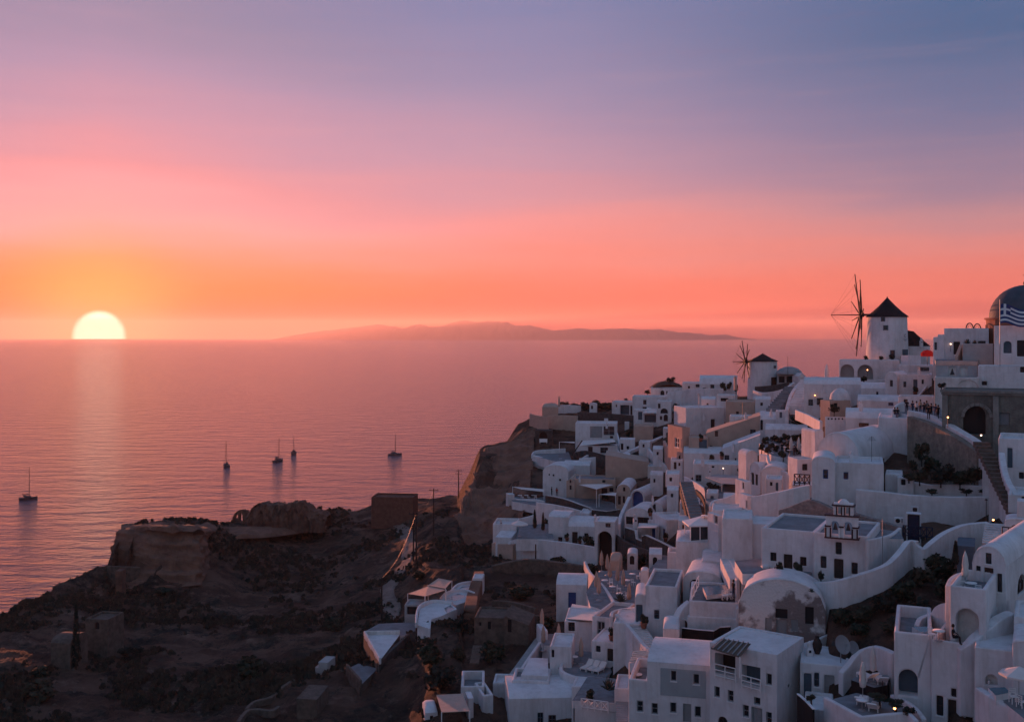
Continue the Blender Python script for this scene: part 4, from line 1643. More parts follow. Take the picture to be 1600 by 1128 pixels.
lo_ = bpy.data.objects.new('added_glow_light', lp_); COL.objects.link(lo_); lo_.parent = rp; lo_.location = (0, 0, 1.0)
house('low wall block catching pink light beside the red parasol', 1420, 1439, 555.5, 566, 2, 20, 176, par=0, name='low_wall', cat='low wall')

# grand ruined mansion
dR = 122
gr = house('large dark ruined mansion with arched gateway and heavy cornice', 1472, 1660, 609, 684, 7, -3, dR, m=WA, par=.1, cat='ruined mansion', name='ruined_mansion', rec=.5,
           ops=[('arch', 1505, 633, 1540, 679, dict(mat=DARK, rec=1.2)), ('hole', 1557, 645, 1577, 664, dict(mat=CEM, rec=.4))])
gr.children[0].data.materials
RUINM = mat('mansion_render', (.19, .185, .16), .95, .2, .9, base2=(.10, .10, .09), bump=.8, bump_scale=4, stain=(.05, .05, .045), stain_amt=.7)
TRIMM = mat('mansion_trim', (.27, .265, .24), .95, .2, .9, base2=(.17, .17, .155), bump=.6, bump_scale=4, stain=(.08, .08, .07), stain_amt=.5)
for ch in gr.children:
    if ch.name.startswith(('wall', 'roof')):
        ch.data.materials[0] = RUINM
gw = gr['_w']
q = MB()
q.box((gw / 2, -.18, gr['_H'] - .12), (gw + .4, .5, .3)); q.box((gw / 2, -.1, gr['_H'] - .42), (gw + .2, .3, .2))
q.build('cornice', TRIMM, gr)
for px in (1476, 1545, 1596):
    q = MB(); q.box(((px - 1472) * dR / F * 1.04, -.15, gr['_H'] / 2 - .4), (.6, .4, gr['_H'] - .4)); q.build('pilaster', TRIMM, gr)
q = MB()
ac = (1522.5 - 1472) * dR / F * .985
azc = gr['_H'] - (633 + 17.5 - 609) * dR / F
for k in range(9):
    a0, a1 = R(180 * k / 9 + 1), R(180 * (k + 1) / 9 - 1)
    r0, r1 = 17.5 * dR / F + .03, 17.5 * dR / F + .38
    pts = [(ac + math.cos(a) * r, y_, azc + math.sin(a) * r) for y_ in (-.2, .1) for a, r in ((a0, r0), (a0, r1), (a1, r1), (a1, r0))]
    q.raw(pts, [(0, 1, 2, 3), (7, 6, 5, 4), (0, 4, 5, 1), (1, 5, 6, 2), (2, 6, 7, 3), (3, 7, 4, 0)])
q.build('arch_moulding', TRIMM, gr)
place('lamp', 'small orange lamp at the left end of the ruined mansion', at(1481, 652, 119))
place('lamp_white', 'small white lamp in the mansion gateway', at(1533, 680, 117))

# ---------------------------------------------------------------- houses under the windmill
house('white house with two teal windows below the ridge ramp', 1256, 1345, 600, 640, 6, -6, 176, roof='side', rise=10, ops=[('tealwin', 1263, 624, 1270.5, 634), ('tealwin', 1276, 622, 1286, 633)])
place('lamp', 'orange wall lamp beside the two teal windows', at(1273.4, 617.5, 175))
for i, (px, py, r_) in enumerate(((1313, 622, 16), (1358, 640, 8))):
    q = MB(); rr = r_ * 168 / F
    q.lathe((0, 0, 0), [(rr, -2.0), (rr, 0), (rr * .9, rr * .42), (rr * .6, rr * .75), (rr * .25, rr * .95), (0, rr)], 20)
    tag(q.build('plaster_dome', WR, None, at(px, py, 168)), ('broad' if i == 0 else 'little') + ' white plaster dome among the roofs below the windmill', 'dome', 'plaster domes below the windmill')
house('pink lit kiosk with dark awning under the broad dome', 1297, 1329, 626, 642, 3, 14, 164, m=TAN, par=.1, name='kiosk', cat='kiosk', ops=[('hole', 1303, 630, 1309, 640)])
shrub('round topped tree on the white balustrade terrace', 1303.5, 655, 19, 25, 151, None, 2, trunk=1.0, cat='tree', name='round_tree')
bl = house('white balustrade with a row of round holes', 1289, 1323, 651, 676, .4, -5, 149, par=0, name='balustrade', cat='balustrade', ops=[('arch', 1293 + 5.5 * k, 653, 1295.5 + 5.5 * k, 656, dict(rec=.3)) for k in range(5)])
house('white house with vaulted roof and one wide dark window', 1321, 1404, 653, 678, 6, -4, 145, roof='side', rise=14, ops=[('win', 1342, 661, 1357.5, 667.5)])
house('white gabled chapel house with sunlit pink front', 1383, 1402, 591, 627, 7, -34, 166, roof='vault', rise=10, ops=[('win', 1390.5, 594, 1395, 604)])
house('white house with door and two windows beside the pink front', 1401, 1456, 585, 626, 8, -6, 166, par=.3, ops=[('tealwin', 1411.5, 596, 1416, 605), ('tealdoor', 1427, 593, 1433.5, 617), ('tealwin', 1440, 593, 1443.5, 600)])
house('upper white storey under the red parasol', 1404, 1459, 570, 588, 5, -6, 176, par=.35, ops=[('tealwin', 1434, 574, 1452, 580)])
house('low white vault with slit window below the pink front', 1345, 1384, 607, 635, 5, -6, 168, roof='side', rise=9, ops=[('tealwin', 1369, 612, 1372.5, 620)])
wall('white sloping parapet beside the door house', [(1437, 617, 163), (1447, 605, 164), (1455, 594, 165)], 4)
house('white lower vaulted rooms under the chapel house', 1340, 1412, 626, 648, 6, -4, 157, roof='side', rise=8, ops=[('bluewin', 1388, 629, 1396, 634)])

# crowd terrace and its bastion
house('white bastion below the crowded lookout', 1372, 1419, 652, 690, 9, -8, 131, par=.2, name='bastion', cat='bastion')
terrace('lookout terrace where people gather', [(1398, 642), (1412, 628), (1470, 631), (1472, 656), (1425, 650)], (1430, 648, 131), CEM, 6, W)
wall('white round shouldered wall at the lookout', [(1398, 640, 133), (1404, 632, 135), (1414, 628, 136)], 2.5)
tops = ['black', 'navy', 'white', 'black', 'grey', 'black', 'denim', 'black', 'beige', 'black']
lbl = ['person at the left end of the lookout crowd in black', 'person in navy standing beside the white shirt', 'person in white shirt at the middle of the lookout',
       'person in black right of the white shirt', 'taller person in grey at the back of the lookout', 'person in black leaning near the mansion', 'person in denim jacket by the lookout wall',
       'person in black last on the right of the lookout', 'person in beige behind the lookout crowd', 'person in black at the lower lookout corner']
for i, (px, py) in enumerate(((1417, 645), (1426, 647), (1432, 648), (1444, 650), (1448, 647), (1455, 652), (1462, 653), (1466, 655), (1438, 645), (1451, 655))):
    z_ = P3((1430, 648, 131)).z
    q_ = flat_pts([(px, py)], z_)[0]
    person(lbl[i], q_, 'walk' if i % 3 == 1 else 'stand', tops[i], ['black', 'denim', 'black', 'navy', 'black'][i % 5], R(150 + 40 * math.sin(i * 2.1)), 'people on the lookout terrace', arms=i % 2)
for i, px in enumerate((1398, 1402.5)):
    person('left of the two people sitting on the bastion edge' if i == 0 else 'right of the two people sitting on the bastion edge', at(px, 651, 131.5) + Vector((0, 0, -.1)), 'sit', 'black', 'denim', R(20 - 50 * i), 'pair sitting on the bastion')

# old stone wall with plastered coping
wall('old ochre stone wall with dark stains below the lookout', [(1417, 650, 126), (1440, 657, 124), (1468, 670, 121), (1500, 688, 117), (1526, 706, 114)], 9, th=.9, m=STONE, name='ruin_wall')
wall('broad white coping ramp above the old stone wall', [(1418, 641, 127), (1440, 646, 126), (1466, 656, 123), (1497, 674, 119), (1519, 688, 116), (1529, 702, 114)], [1.1, 1.4, 1.6, 1.7, 1.9], th=1.0, name='coping_wall')
for i, (px, py, w_, h_) in enumerate(((1440, 722, 26, 34), (1437, 752, 40, 22), (1470, 755, 46, 34), (1500, 758, 44, 26), (1523, 757, 34, 32), (1455, 745, 36, 34), (1427, 735, 18, 20), (1512, 735, 22, 26))):
    shrub(('creeper hanging on the old stone wall', 'dense bush at the left foot of the stone wall', 'largest dark thicket below the old stone wall', 'low thicket before the white pillar',
           'bush crowding behind the tall white pillar', 'tangled climber in the middle of the old stone wall', 'small tuft beside the barrel house door', 'vine on the right of the old stone wall')[i],
          px, py, w_, h_, 112 if i in (1, 2, 3, 4) else 118, 'growth on the old stone wall', i)

house('white lower court block left of the lookout crowd', 1404, 1460, 619, 650, 5, -20, 149, par=.3, ops=[('tealwin', 1412, 624, 1417, 631)])
# ------------------------------------------------------------------ far left slope of the village
wall('long white wall on the cliff rim far out', [(871, 633, 275), (890, 632.5, 277), (908, 634, 278)], 1.7, smooth=1)
q = MB(); q.box((0, 0, .6), (.5, .5, 2.4)); q.box((0, 0, 1.95), (.36, .36, .5))
tag(q.build('gate_pillar', TAN, None, at(873.5, 632, 272)), 'slim brown gate pillar on the cliff rim', 'pillar')
house('tiny white shrine among dark hedges on the rim', 921, 932, 632, 642, 2.2, -10, 268, roof='vault', rise=2, ops=[('arch', 923.5, 633.5, 926.5, 639)], cat='shrine', name='shrine')
for i, (px, py, w_, h_) in enumerate(((882, 634, 18, 7), (897, 634, 16, 5), (915, 640, 20, 13), (935, 640, 30, 16), (950, 640, 22, 13), (960, 631, 8, 6), (978, 627, 8, 6), (860, 636, 18, 7), (1012, 616, 12, 8))):
    shrub(('low hedge behind the long white wall', 'thin hedge at the right of the long white wall', 'dark hedge left of the shrine', 'largest dark hedge right of the shrine', 'dark hedge next to the porch house',
           'tuft on the porch house roof corner', 'windblown tuft above the porch house', 'scrub cap on the tan ruin hump', 'dark shrub below the mound house')[i], px, py, w_, h_, 280 if i in (0, 1) else None, 'shrubs on the far rim', i)
house('far white house with deep shaded porch', 956, 990, 627.5, 650, 6, -12, 258, par=.25, ops=[('hole', 969, 633, 983, 648, dict(mat=TEAL, rec=1.5)), ('door', 985, 634, 989.5, 648), ('win', 962, 632, 964, 636)])
house('far white two storey house with three dark windows', 988, 1042, 619, 648, 6, -10, 254, par=.25, ops=[('win', 1005, 625, 1010, 632), ('win', 1026, 627, 1032, 629.5), ('win', 1027, 632, 1031.5, 638.5), ('hole', 1004, 636, 1011, 642)])
house('far white arched house under a planted mound', 1017, 1068, 606, 625, 6, -8, 262, par=.2, ops=[('arch', 1032, 610, 1038, 618), ('win', 1041, 611, 1043, 616)])
q = MB()
for i in range(9):
    for j in range(5):
        pass
vs, fs = [], []
p0 = at(1047, 606, 266)
for i in range(13):
    for j in range(7):
        u, v_ = i / 12, j / 6
        vs.append(((u - .5) * 8.6, v_ * 8, 2.15 * math.sin(math.pi * min(1, u * .9 + .08)) ** .8 * math.sin(math.pi * (v_ * .8 + .18)) + .25 * noise.noise(Vector((u * 6, v_ * 5, 3))) - .4))
fs = [(i * 7 + j, (i + 1) * 7 + j, (i + 1) * 7 + j + 1, i * 7 + j + 1) for i in range(12) for j in range(6)]
q.raw(vs, fs, 0, True)
tag(q.build('earth_mound', TERR, None, p0), 'dark planted earth mound above the arched house', kind='structure')
shrub('round dark bush on top of the earth mound', 1047.5, 598, 18, 10, 264, None, 2)
house('far white vault roofed house left of the small windmill', 1093, 1152, 600, 624, 7, -8, 244, roof='side', rise=13, ops=[('win', 1110, 601, 1116, 608), ('win', 1098, 606, 1103, 611), ('win', 1129, 604, 1133, 609)])
house('far small white house between mound and windmill', 1066, 1096, 598, 622, 6, -8, 250, par=.2, ops=[('win', 1087, 600.5, 1093, 605), ('win', 1075, 603, 1078, 607)])
wall('long pale retaining wall above the dark hedge', [(1042, 614, 248), (1070, 609, 246), (1100, 607, 240), (1130, 607, 238)], 3.5)
for i, (px, py, w_, h_) in enumerate(((1060, 634, 30, 15), (1085, 634, 34, 16), (1108, 634, 28, 15), (1060, 652, 26, 24), (1054, 640, 16, 16), (1130, 612, 12, 16), (1140, 608, 10, 14), (1150, 612, 8, 12))):
    shrub(('left part of the long dark hedge above the grey block', 'middle part of the long dark hedge above the grey block', 'right part of the long dark hedge above the grey block', 'big dark tree left of the grey white block',
           'dark bush beside the arch window house', 'dark bush left of the brown pillar', 'tall shrub under the small sail wheel', 'small shrub right of the brown pillar')[i], px, py, w_, h_, None, 'dark planting on the mid slope', i)
house('far white house with arched window and eyebrow arch', 1026, 1049, 627, 664, 5, -12, 241, par=.2, ops=[('arch', 1032, 638, 1043.5, 646), ('arch', 1037, 647.5, 1043.5, 658), ('hole', 1031, 650, 1034.5, 656), ('win', 1028, 630.5, 1032, 638)])
house('white courtyard house with teal gate', 990, 1026, 640, 666, 4, -10, 243, par=.2, ops=[('tealdoor', 997, 643.5, 1004, 656), ('hole', 1007, 648, 1025, 660, dict(mat=TEAL, rec=.8))])


def canopy(label, pts, refz, posts=(), m=None, th=.06, cat='awning', name='awning', drop=2.3, group=None):
    """Cloth or slab roof: pts are (column, row, distance) corners; posts are corner indices."""
    P = [P3(p) for p in pts]
    c = P[0]
    root = empty(name, c, label, cat, group)
    q = MB()
    k = len(P)
    q.face([p - c for p in P]); q.face([p - c - Vector((0, 0, th)) for p in reversed(P)])
    for i in range(k):
        a, b_ = P[i] - c, P[(i + 1) % k] - c
        q.face([a, a - Vector((0, 0, th)), b_ - Vector((0, 0, th)), b_])
    q.build('cover', m or CANVAS, root)
    for i in posts:
        q = MB(); a = P[i] - c; q.tube([a, a - Vector((0, 0, drop))], .06, 6); q.build('post', WHITEP, root)
    return root


canopy('pale sloping awning over the teal gate court', [(1004, 645, 241), (1026, 645, 238), (1026, 640, 243), (1012, 636, 246)], 0, (0, 1))
wall('black lava retaining wall on the far terrace', [(902, 644, 262), (940, 645, 256), (990, 649, 250)], 4.3, m=LAVA, smooth=1, name='stone_wall')
for i, (x0, x1, y0, y1) in enumerate(((944, 950, 654, 660), (976, 983, 659, 667))):
    house(('smaller' if i == 0 else 'larger') + ' white box standing against the black wall', x0, x1, y0, y1, 1, -5, 250 - 5 * i, par=0, name='utility_box', cat='box', foot=.8, bev=.04)
wall('tan retaining wall over the cave cliff', [(856, 649, 262), (880, 648.5, 262), (903, 650, 261)], 3.8, m=TAN, smooth=1, name='retaining_wall')
wall('low tan wall with rosy end at the cliff edge', [(827, 646, 262), (838, 649, 260), (857, 652, 258)], 1.8, m=PINK, smooth=1)
house('collapsed tan ruin hump above the cliff', 847, 872, 636, 652, 4, 0, 268, m=TAN, roof='pillow', rise=5, cat='ruin', name='ruin')
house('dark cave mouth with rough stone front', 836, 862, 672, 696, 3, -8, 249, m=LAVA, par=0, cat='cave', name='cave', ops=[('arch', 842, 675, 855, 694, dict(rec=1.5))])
q = MB(); q.box((0, 0, .45), (1.9, .12, .85)); q.box((-.8, 0, 0), (.1, .1, .6)); q.box((.8, 0, 0), (.1, .1, .6))
tag(q.build('notice_board', WHITEP, None, at(849, 691, 245)), 'pale board standing before the cave mouth', 'board')
house('white broad house with roller door under the black wall', 899, 964, 661, 690, 7, -7, 240, par=.3, ops=[('greydoor', 922, 666, 941, 684), ('greywin', 943, 666, 960, 680), ('win', 953, 681, 958, 685)])
canopy('long thin white sail beside the cave cliff', [(874, 690, 236), (898, 692, 234), (898, 690, 238)], 0, (0,))
canopy('large slanting white awning below the broad house', [(903, 697, 229), (963, 690, 227), (958, 686, 236), (910, 688, 238)], 0, (0, 1))
house('white lower rooms under the slanting awning', 903, 966, 696, 716, 5, -5, 229, par=.1, ops=[('hole', 919, 698, 926, 708), ('tealwin', 938, 699, 950, 708)])
q = MB(); q.tube([(-1.2, 0, -1.6), (1.1, 0, 1.7)], .14, 6); q.tube([(-.4, .1, -.4), (0.2, .1, -2.2)], .08, 5)
tag(q.build('timber_beam', WOODD, None, at(902, 700, 224)), 'dark leaning timber beam by the white awning', 'beam')
wall('white wavy wall with steps below the beige block', [(963, 676, 236), (966, 690, 231), (964, 702, 227), (970, 709, 224)], 3)
house('beige flat block above the diagonal ramp', 990, 1020, 665, 684, 5, -10, 231, m=TAN, par=.2)
house('small white stepped house by the ramp foot', 968, 992, 686, 708, 4, -8, 226, par=.2, ops=[('hole', 970, 693, 974, 703), ('hole', 979, 697, 983, 702)])
for i, (px, py, w_, h_) in enumerate(((983, 684, 12, 14), (987, 699, 9, 10), (960, 675, 9, 8))):
    shrub(('bush before the beige block', 'small bush at the ramp foot', 'bush at the right end of the broad house')[i], px, py, w_, h_, None, 'bushes by the diagonal ramp', i)
wall('long white diagonal ramp wall climbing right', [(980, 707, 222), (1010, 693, 226), (1038, 681, 230)], 1.0, th=.9, smooth=1, name='ramp_wall')
wall('dark lower side under the diagonal ramp', [(985, 710, 220), (1012, 698, 224), (1036, 689, 227)], 2.5, m=LAVA, smooth=1, name='stone_wall')
house('slim white pillar house at the ramp head', 1036, 1052, 669, 692, 4, 3, 228, par=.2, ops=[('tealdoor', 1041, 676, 1047, 690)])

# ---- left terraces on the cliff
wall('white rounded terrace wall nearest the cliff', [(832, 710, 238), (838, 704, 240), (860, 702, 241), (884, 700.5, 242)], 2.3, name='terrace_wall')
wall('white lower curve of the cliff terrace', [(831, 711, 236), (848, 715, 233), (872, 722, 229), (893, 728, 226)], 1.6, th=.7, name='terrace_wall')
terrace('blue grey floor of the cliff terrace', [(833, 712), (842, 706), (888, 705), (895, 724), (872, 722)], (860, 714, 234), PAVE, 2, W)
wall('white sloping stair wall above the cave house', [(873, 716, 231), (884, 728, 225), (896, 742, 219)], 2.4, th=.8)
house('white rounded cave house with scattered round vents', 848, 888, 736, 776, 7, -14, 214, roof='vault', rise=10, ops=[('hole', 857, 740, 859, 743), ('hole', 863.5, 741, 866, 744), ('hole', 873.5, 748, 876.5, 751.5)])
house('white stepped roof block right of the cave house', 880, 922, 727, 752, 6, -10, 220, roof='side', rise=5)
wall('dark rocky bank between white roofs', [(897, 708, 226), (915, 704, 228), (948, 712, 224)], 4, m=LAVA, name='stone_wall')
wall('white arched parapet over the rocky bank', [(902, 722, 224), (922, 709, 228), (940, 703, 230), (962, 708, 227)], .9, th=.5)
wall('small white ledge wall below the arched parapet', [(905, 716, 222), (931, 714, 222)], 1.5, smooth=1)
house('large taupe rendered house with sloping top', 946, 1014, 711, 760, 9, -6, 206, m=TAN, roof='flat', drop=-1.3, ops=[('win', 1006, 749, 1011, 753)])
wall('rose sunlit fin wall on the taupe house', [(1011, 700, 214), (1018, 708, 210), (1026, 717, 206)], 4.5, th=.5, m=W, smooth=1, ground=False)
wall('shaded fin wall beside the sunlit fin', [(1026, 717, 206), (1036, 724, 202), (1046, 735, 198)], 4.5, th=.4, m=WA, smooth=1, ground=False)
house('grey lower block right of the taupe house', 1012, 1048, 728, 757, 6, -6, 203, m=WA, par=.25)
canopy('white sail over the cliff lounge terrace', [(801, 760, 215), (850, 764, 212), (850, 768, 209), (815, 764, 211)], 0, (0, 2))
terrace('cliff lounge terrace under the white sail', [(797, 776), (850, 774), (862, 786), (838, 790), (800, 783)], (825, 781, 209), PAVE, 1.6, W)
wall('white parapet of the cliff lounge terrace', [(797, 775, 211), (808, 779, 209), (838, 780, 207), (850, 783, 206)], 1.4)
house('rose lit corner block of the lounge terrace', 794, 804, 772.5, 784, 2, 14, 209, par=0, name='corner_block', cat='corner block')
for i, px in enumerate((812, 822, 833)):
    place('table', ('left', 'middle', 'right')[i] + ' table under the white sail terrace', flat_pts([(px, 779)], P3((825, 781, 209)).z)[0], 0, 'tables under the white sail')
    place('chair', ('left', 'middle', 'right')[i] + ' chair under the white sail terrace', flat_pts([(px + 4, 779.5)], P3((825, 781, 209)).z)[0], 1 + i, 'chairs under the white sail')
person('person in red clothes standing on the cave house terrace', at(870, 775, 206), 'stand', 'red', 'black', 2.6)
person('person in black standing left of the red figure', at(862, 774, 206.5), 'stand', 'black', 'black', 2.0)

# beige houses with awnings
house('narrow beige gable with two small windows', 885, 898, 752, 782, 8, -12, 203, m=TAN, roof='gable', rise=4, ops=[('win', 890, 750, 892.5, 754.5), ('win', 890, 758, 893, 765)])
house('beige long house behind the great square awning', 897, 962, 748, 786, 6, -4, 203, m=TAN, par=.2, rm=CEM, ops=[('door', 940, 763, 949, 781), ('win', 952, 762, 958.5, 768.5), ('win', 941, 747 + 3, 946, 754)])
canopy('great square white awning on leaning posts', [(905, 757, 200), (932, 764, 190), (958, 757, 197), (930, 755, 207)], 0, (1,), drop=3.4)
canopy('smaller triangular awning before the beige vault', [(936, 772, 188), (962, 774, 184), (964, 769, 190)], 0, (0, 1))
terrace('paved court of the beige houses', [(870, 776), (935, 780), (968, 787), (960, 800), (922, 797), (886, 786)], (915, 786, 196), PAVE, 2, W)
wall('dark stone wall with pale coping below the beige court', [(852, 774, 199), (880, 779, 196), (905, 788, 191), (922, 794, 188)], 2.5, m=LAVA, caps=WA, smooth=2, name='stone_wall')
wall('dark stone wall right of the beige court', [(921, 796, 187), (948, 799, 185), (968, 796, 184)], 3.6, m=LAVA, caps=WA, smooth=1, name='stone_wall')
house('beige vault with one high window and two doors', 963, 985, 765, 794, 9, -14, 188, m=TAN, roof='vault', rise=9, rm=WR, ops=[('win', 973.5, 761, 977, 767.5), ('door', 965.5, 775, 970, 788), ('win', 973, 775, 976.5, 786)])
house('pale blue vault with dark arched front', 985, 1007, 775, 797, 10, -25, 184, roof='vault', rise=11, ops=[('arch', 987, 767.5, 1004.5, 793, dict(mat=BLUE, rec=.9))], rops=[])
house('white gable house with tall slit window and wavy roof', 1013, 1036, 796, 820, 9, -22, 172, roof='vault', rise=12, ops=[('win', 1020, 787.5, 1024.5, 800)])
house('white low vault with glazed half moon front', 976, 1017, 806, 833, 7, -22, 170, roof='vault', rise=14, ops=[('win', 978, 807, 991, 819), ('win', 996, 808, 1014, 823)])
place('chimney', 'slender chimney before the half moon vault', at(992.5, 822, 163), .2, scale=1.25)
wall('high white swept wall left of the half moon vault', [(981, 775, 181), (974, 790, 177), (967, 805, 173), (964, 818, 170)], 4, th=.6)
house('white cube with pink sunlit side and blue door', 1041, 1082, 812, 860, 7, 10, 158, par=.3, lops=[('bluewin', 1035, 826, 1039, 842)])
wall('white garden wall left of the pink sided cube', [(1012, 812, 166), (1027, 812, 163), (1041, 812, 160)], 5.5, m=W, smooth=1)
house('small white porch with blue door', 997, 1030, 822, 856, 3, -8, 161, par=.1, ops=[('bluedoor', 1019, 826, 1026.5, 843)])
canopy('white flat awning over the blue door porch', [(996, 824, 158), (1025, 824, 156), (1029, 819.5, 161), (1003, 819.5, 162)], 0, (0, 1))
wall('dark stone wall under the porch, upper tier', [(976, 824, 164), (992, 829, 160), (994, 842, 158), (1004, 846, 157)], 4.5, m=LAVA, caps=WA, smooth=1, name='stone_wall')
wall('dark stone wall under the porch, lower tier', [(1003, 838, 156), (1008, 836, 156), (1030, 846, 151), (1052, 857, 147)], 4.2, m=LAVA, caps=WA, smooth=1, name='stone_wall')
wall('tall dark stone wall right of the great arch', [(958, 833, 166), (976, 845, 160), (990, 852, 157), (1015, 860, 152)], 5, m=LAVA, smooth=1, name='stone_wall')
house('white front with great dark arch and small upper window', 929, 961, 814, 884, 5, -12, 164, par=.2, ops=[('arch', 934, 830, 956, 884, dict(rec=2.2)), ('tealwin', 946, 817.5, 954, 824)])
house('white long house with rounded roof, dark door and bush', 888, 938, 822, 858, 7, -10, 176, roof='side', rise=10, ops=[('door', 894, 831, 902.5, 850), ('win', 913, 833, 919, 841)])
shrub('leafy bush by the dark door of the rounded roof house', 920, 855, 22, 20, 169, None, 0)
house('white rounded house with small square window', 857, 889, 807, 851, 6, -14, 178, roof='side', rise=4, ops=[('win', 872, 839, 878.5, 846)])
house('small white turret house behind the rounded roofs', 905, 921, 801, 820, 5, -12, 184, par=.2, ops=[('win', 907, 806, 911, 813)])
wall('big white sloping wall under the dark coping', [(837, 784, 194), (865, 788, 191), (890, 793, 188), (912, 799, 186)], 4.2, smooth=1)
house('white terrace house at the left tip of the village', 770, 807, 818, 846, 6, -6, 183, par=.5, ops=[('tealwin', 783, 832, 792, 838)])
house('lower white roof step at the village tip', 774, 799, 839, 851, 4, -14, 179, roof='shed', rise=4)
wall('tan masonry base of the village tip', [(768, 848, 180), (785, 850, 178), (801, 850, 176)], 4.5, th=1.0, m=TAN, name='retaining_wall')
wall('long white parapet wall along the lower terrace', [(797, 850, 177), (802, 843, 177), (830, 842.5, 174), (862, 845, 171), (895, 849, 168), (930, 855, 165)], [1.4, 2.2, 2.6, 2.8, 3.2, 3.6], th=.45, name='terrace_wall')
terrace('blue paved garden terrace behind the long parapet', [(806, 842), (812, 820), (858, 818), (866, 842)], (835, 833, 178), PAVE, 2, W)
wall('white curved wall behind the garden terrace', [(789, 816, 187), (805, 812, 189), (830, 806, 190), (832, 803, 190)], 2.2)
cypress('dark cypress standing left in the garden terrace', 835.5, 826, 7, 28, 183, 'garden cypresses')
cypress('dark cypress standing right in the garden terrace', 848.5, 830, 6, 28, 181, 'garden cypresses')
for i, (px, py, w_, h_) in enumerate(((822, 838, 20, 20), (800, 840, 14, 14), (855, 830, 12, 26), (843, 822, 18, 16), (813, 828, 14, 12), (862, 806, 16, 12))):
    shrub(('round bush in the middle of the garden terrace', 'bush at the left end of the long parapet', 'bush against the rounded house', 'bush between the two cypresses', 'small bush by the garden umbrella', 'spiky dark shrub above the rounded house')[i],
          px, py, w_, h_, None, 'bushes of the garden terrace', i + 1)
place('parasol_open', 'open white parasol in the garden terrace', flat_pts([(812, 838)], P3((835, 833, 178)).z)[0], .3)
place('chimney', 'white chimney on the village tip house', at(783, 822, 180), 0, scale=.8)

# ------------------------------------------------------------------ tan houses and pink terraces in the middle
house('grey white flat house above the tan houses', 1072, 1132, 637, 672, 7, 12, 211, m=W, par=.2, ops=[('win', 1111, 655, 1117, 669)], lops=[])
house('tan upper house with deep shaded window', 1134, 1180, 627, 658, 7, 4, 202, m=TAN, par=.2, ops=[('win', 1150, 643, 1154.5, 653)])
house('white bit of roof with dark posts below the small windmill', 1120, 1148, 617, 634, 4, 8, 214, par=.2, ops=[('hole', 1126, 622, 1138, 627)])
q = MB(); q.box((0, 0, .7), (.55, .55, 2.6)); q.lathe((0, 0, 2.0), [(.3, 0), (.34, .25), (0, .5)], 8)
tag(q.build('chimney_stack', PINK, None, at(1149, 605, 226)), 'tall brown chimney stack under the small sail wheel', 'chimney')
house('long tan building with sloping roofline', 1103, 1188, 677, 712, 8, 5, 186, m=TAN, roof='flat', drop=3.4, ops=[('win', 1117, 668.5, 1122, 682), ('tealwin', 1172, 671, 1181, 681), ('win', 1109, 696, 1113, 703)])
house('tan stair gable with green door', 1077, 1105, 695, 714, 6, 5, 184, m=TAN, roof='shed', rise=0, drop=2.0, ops=[('tealdoor', 1092.5, 687, 1105 - 1, 708)]) if False else \
    house('tan stair gable with green door', 1076, 1106, 683, 714, 5, 4, 184, m=TAN, par=.15, ops=[('tealdoor', 1092.5, 687, 1104.5, 708)])
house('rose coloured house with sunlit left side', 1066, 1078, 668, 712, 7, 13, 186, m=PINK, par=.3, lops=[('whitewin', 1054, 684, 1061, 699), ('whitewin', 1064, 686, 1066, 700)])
house('white low house left of the long tan roofline', 1140, 1190, 650, 668, 5, 4, 192, par=.2, m=W)
wall('curved rosy wall with arched door', [(1036, 688, 208), (1042, 698, 200), (1055, 703, 194), (1069, 708, 188)], 4.8, m=PINK, th=.5)
house('arched doorway block in the rosy wall', 1057, 1070, 706, 734, 3, -30, 187, m=PINK, par=.1, ops=[('arch', 1060, 711, 1066.5, 731)], name='gate_block', cat='doorway')
house('wide white vaulted house below the tan row', 1068, 1128, 708, 744, 8, -2, 182, roof='side', rise=7, ops=[('win', 1088, 728, 1091, 733)])
house('white swept roof climbing to the tan building', 1128, 1188, 702, 736, 8, 2, 174, roof='flat', drop=2.6, ops=[('tealwin', 1132, 711, 1139.5, 719), ('win', 1148, 716, 1150.5, 726)])
shrub('round dark bush on the wide white roof', 1112, 719, 11, 11, 176, None, 1)
house('white low row with round chimney', 1083, 1160, 724, 752, 6, -2, 168, par=.25, ops=[('tealwin', 1087, 742, 1096, 752), ('win', 1112, 728, 1116, 731)])
place('chimney', 'rose lit chimney on the low white row', at(1108.5, 743, 165), .1, scale=.9)
place('lamp_white', 'white lamp on the low white row', at(1130, 731.5, 166))
canopy('long grey slatted pergola roof', [(1102, 745, 163), (1128, 755, 152), (1158, 757, 148), (1156, 743, 160), (1120, 741, 166)], 0, (1, 2), m=GREYP, name='pergola', cat='pergola', drop=2.6)
terrace('dark planted terrace below the grey pergola', [(1100, 762), (1150, 758), (1162, 778), (1130, 790), (1103, 782)], (1130, 770, 151), CEM, 2, W)
shrub('dark tree beneath the grey pergola', 1114, 778, 26, 26, 152, None, 2, trunk=.8, cat='tree', name='small_tree')
for i, (px, py, w_, h_) in enumerate(((1138, 776, 18, 9), (1090, 760, 9, 12), (1158, 742, 14, 12), (1100, 790, 14, 14), (1076, 745, 10, 12))):
    shrub(('hedge at the pergola terrace edge', 'slim bush beside the blue steps', 'bush left of the pink gable', 'bush at the head of the dark steps', 'bush left of the low white row')[i], px, py, w_, h_, None, 'bushes round the grey pergola', i)
wall('white stair parapet beside the blue steps', [(1068, 744, 172), (1080, 750, 167), (1092, 757, 162), (1101, 764, 158)], 2.0)
stairs('long shaded blue flight between the houses', (1090, 815, 138), (1072, 752, 149), 1.8, 14, m=CEM, solid=.6)
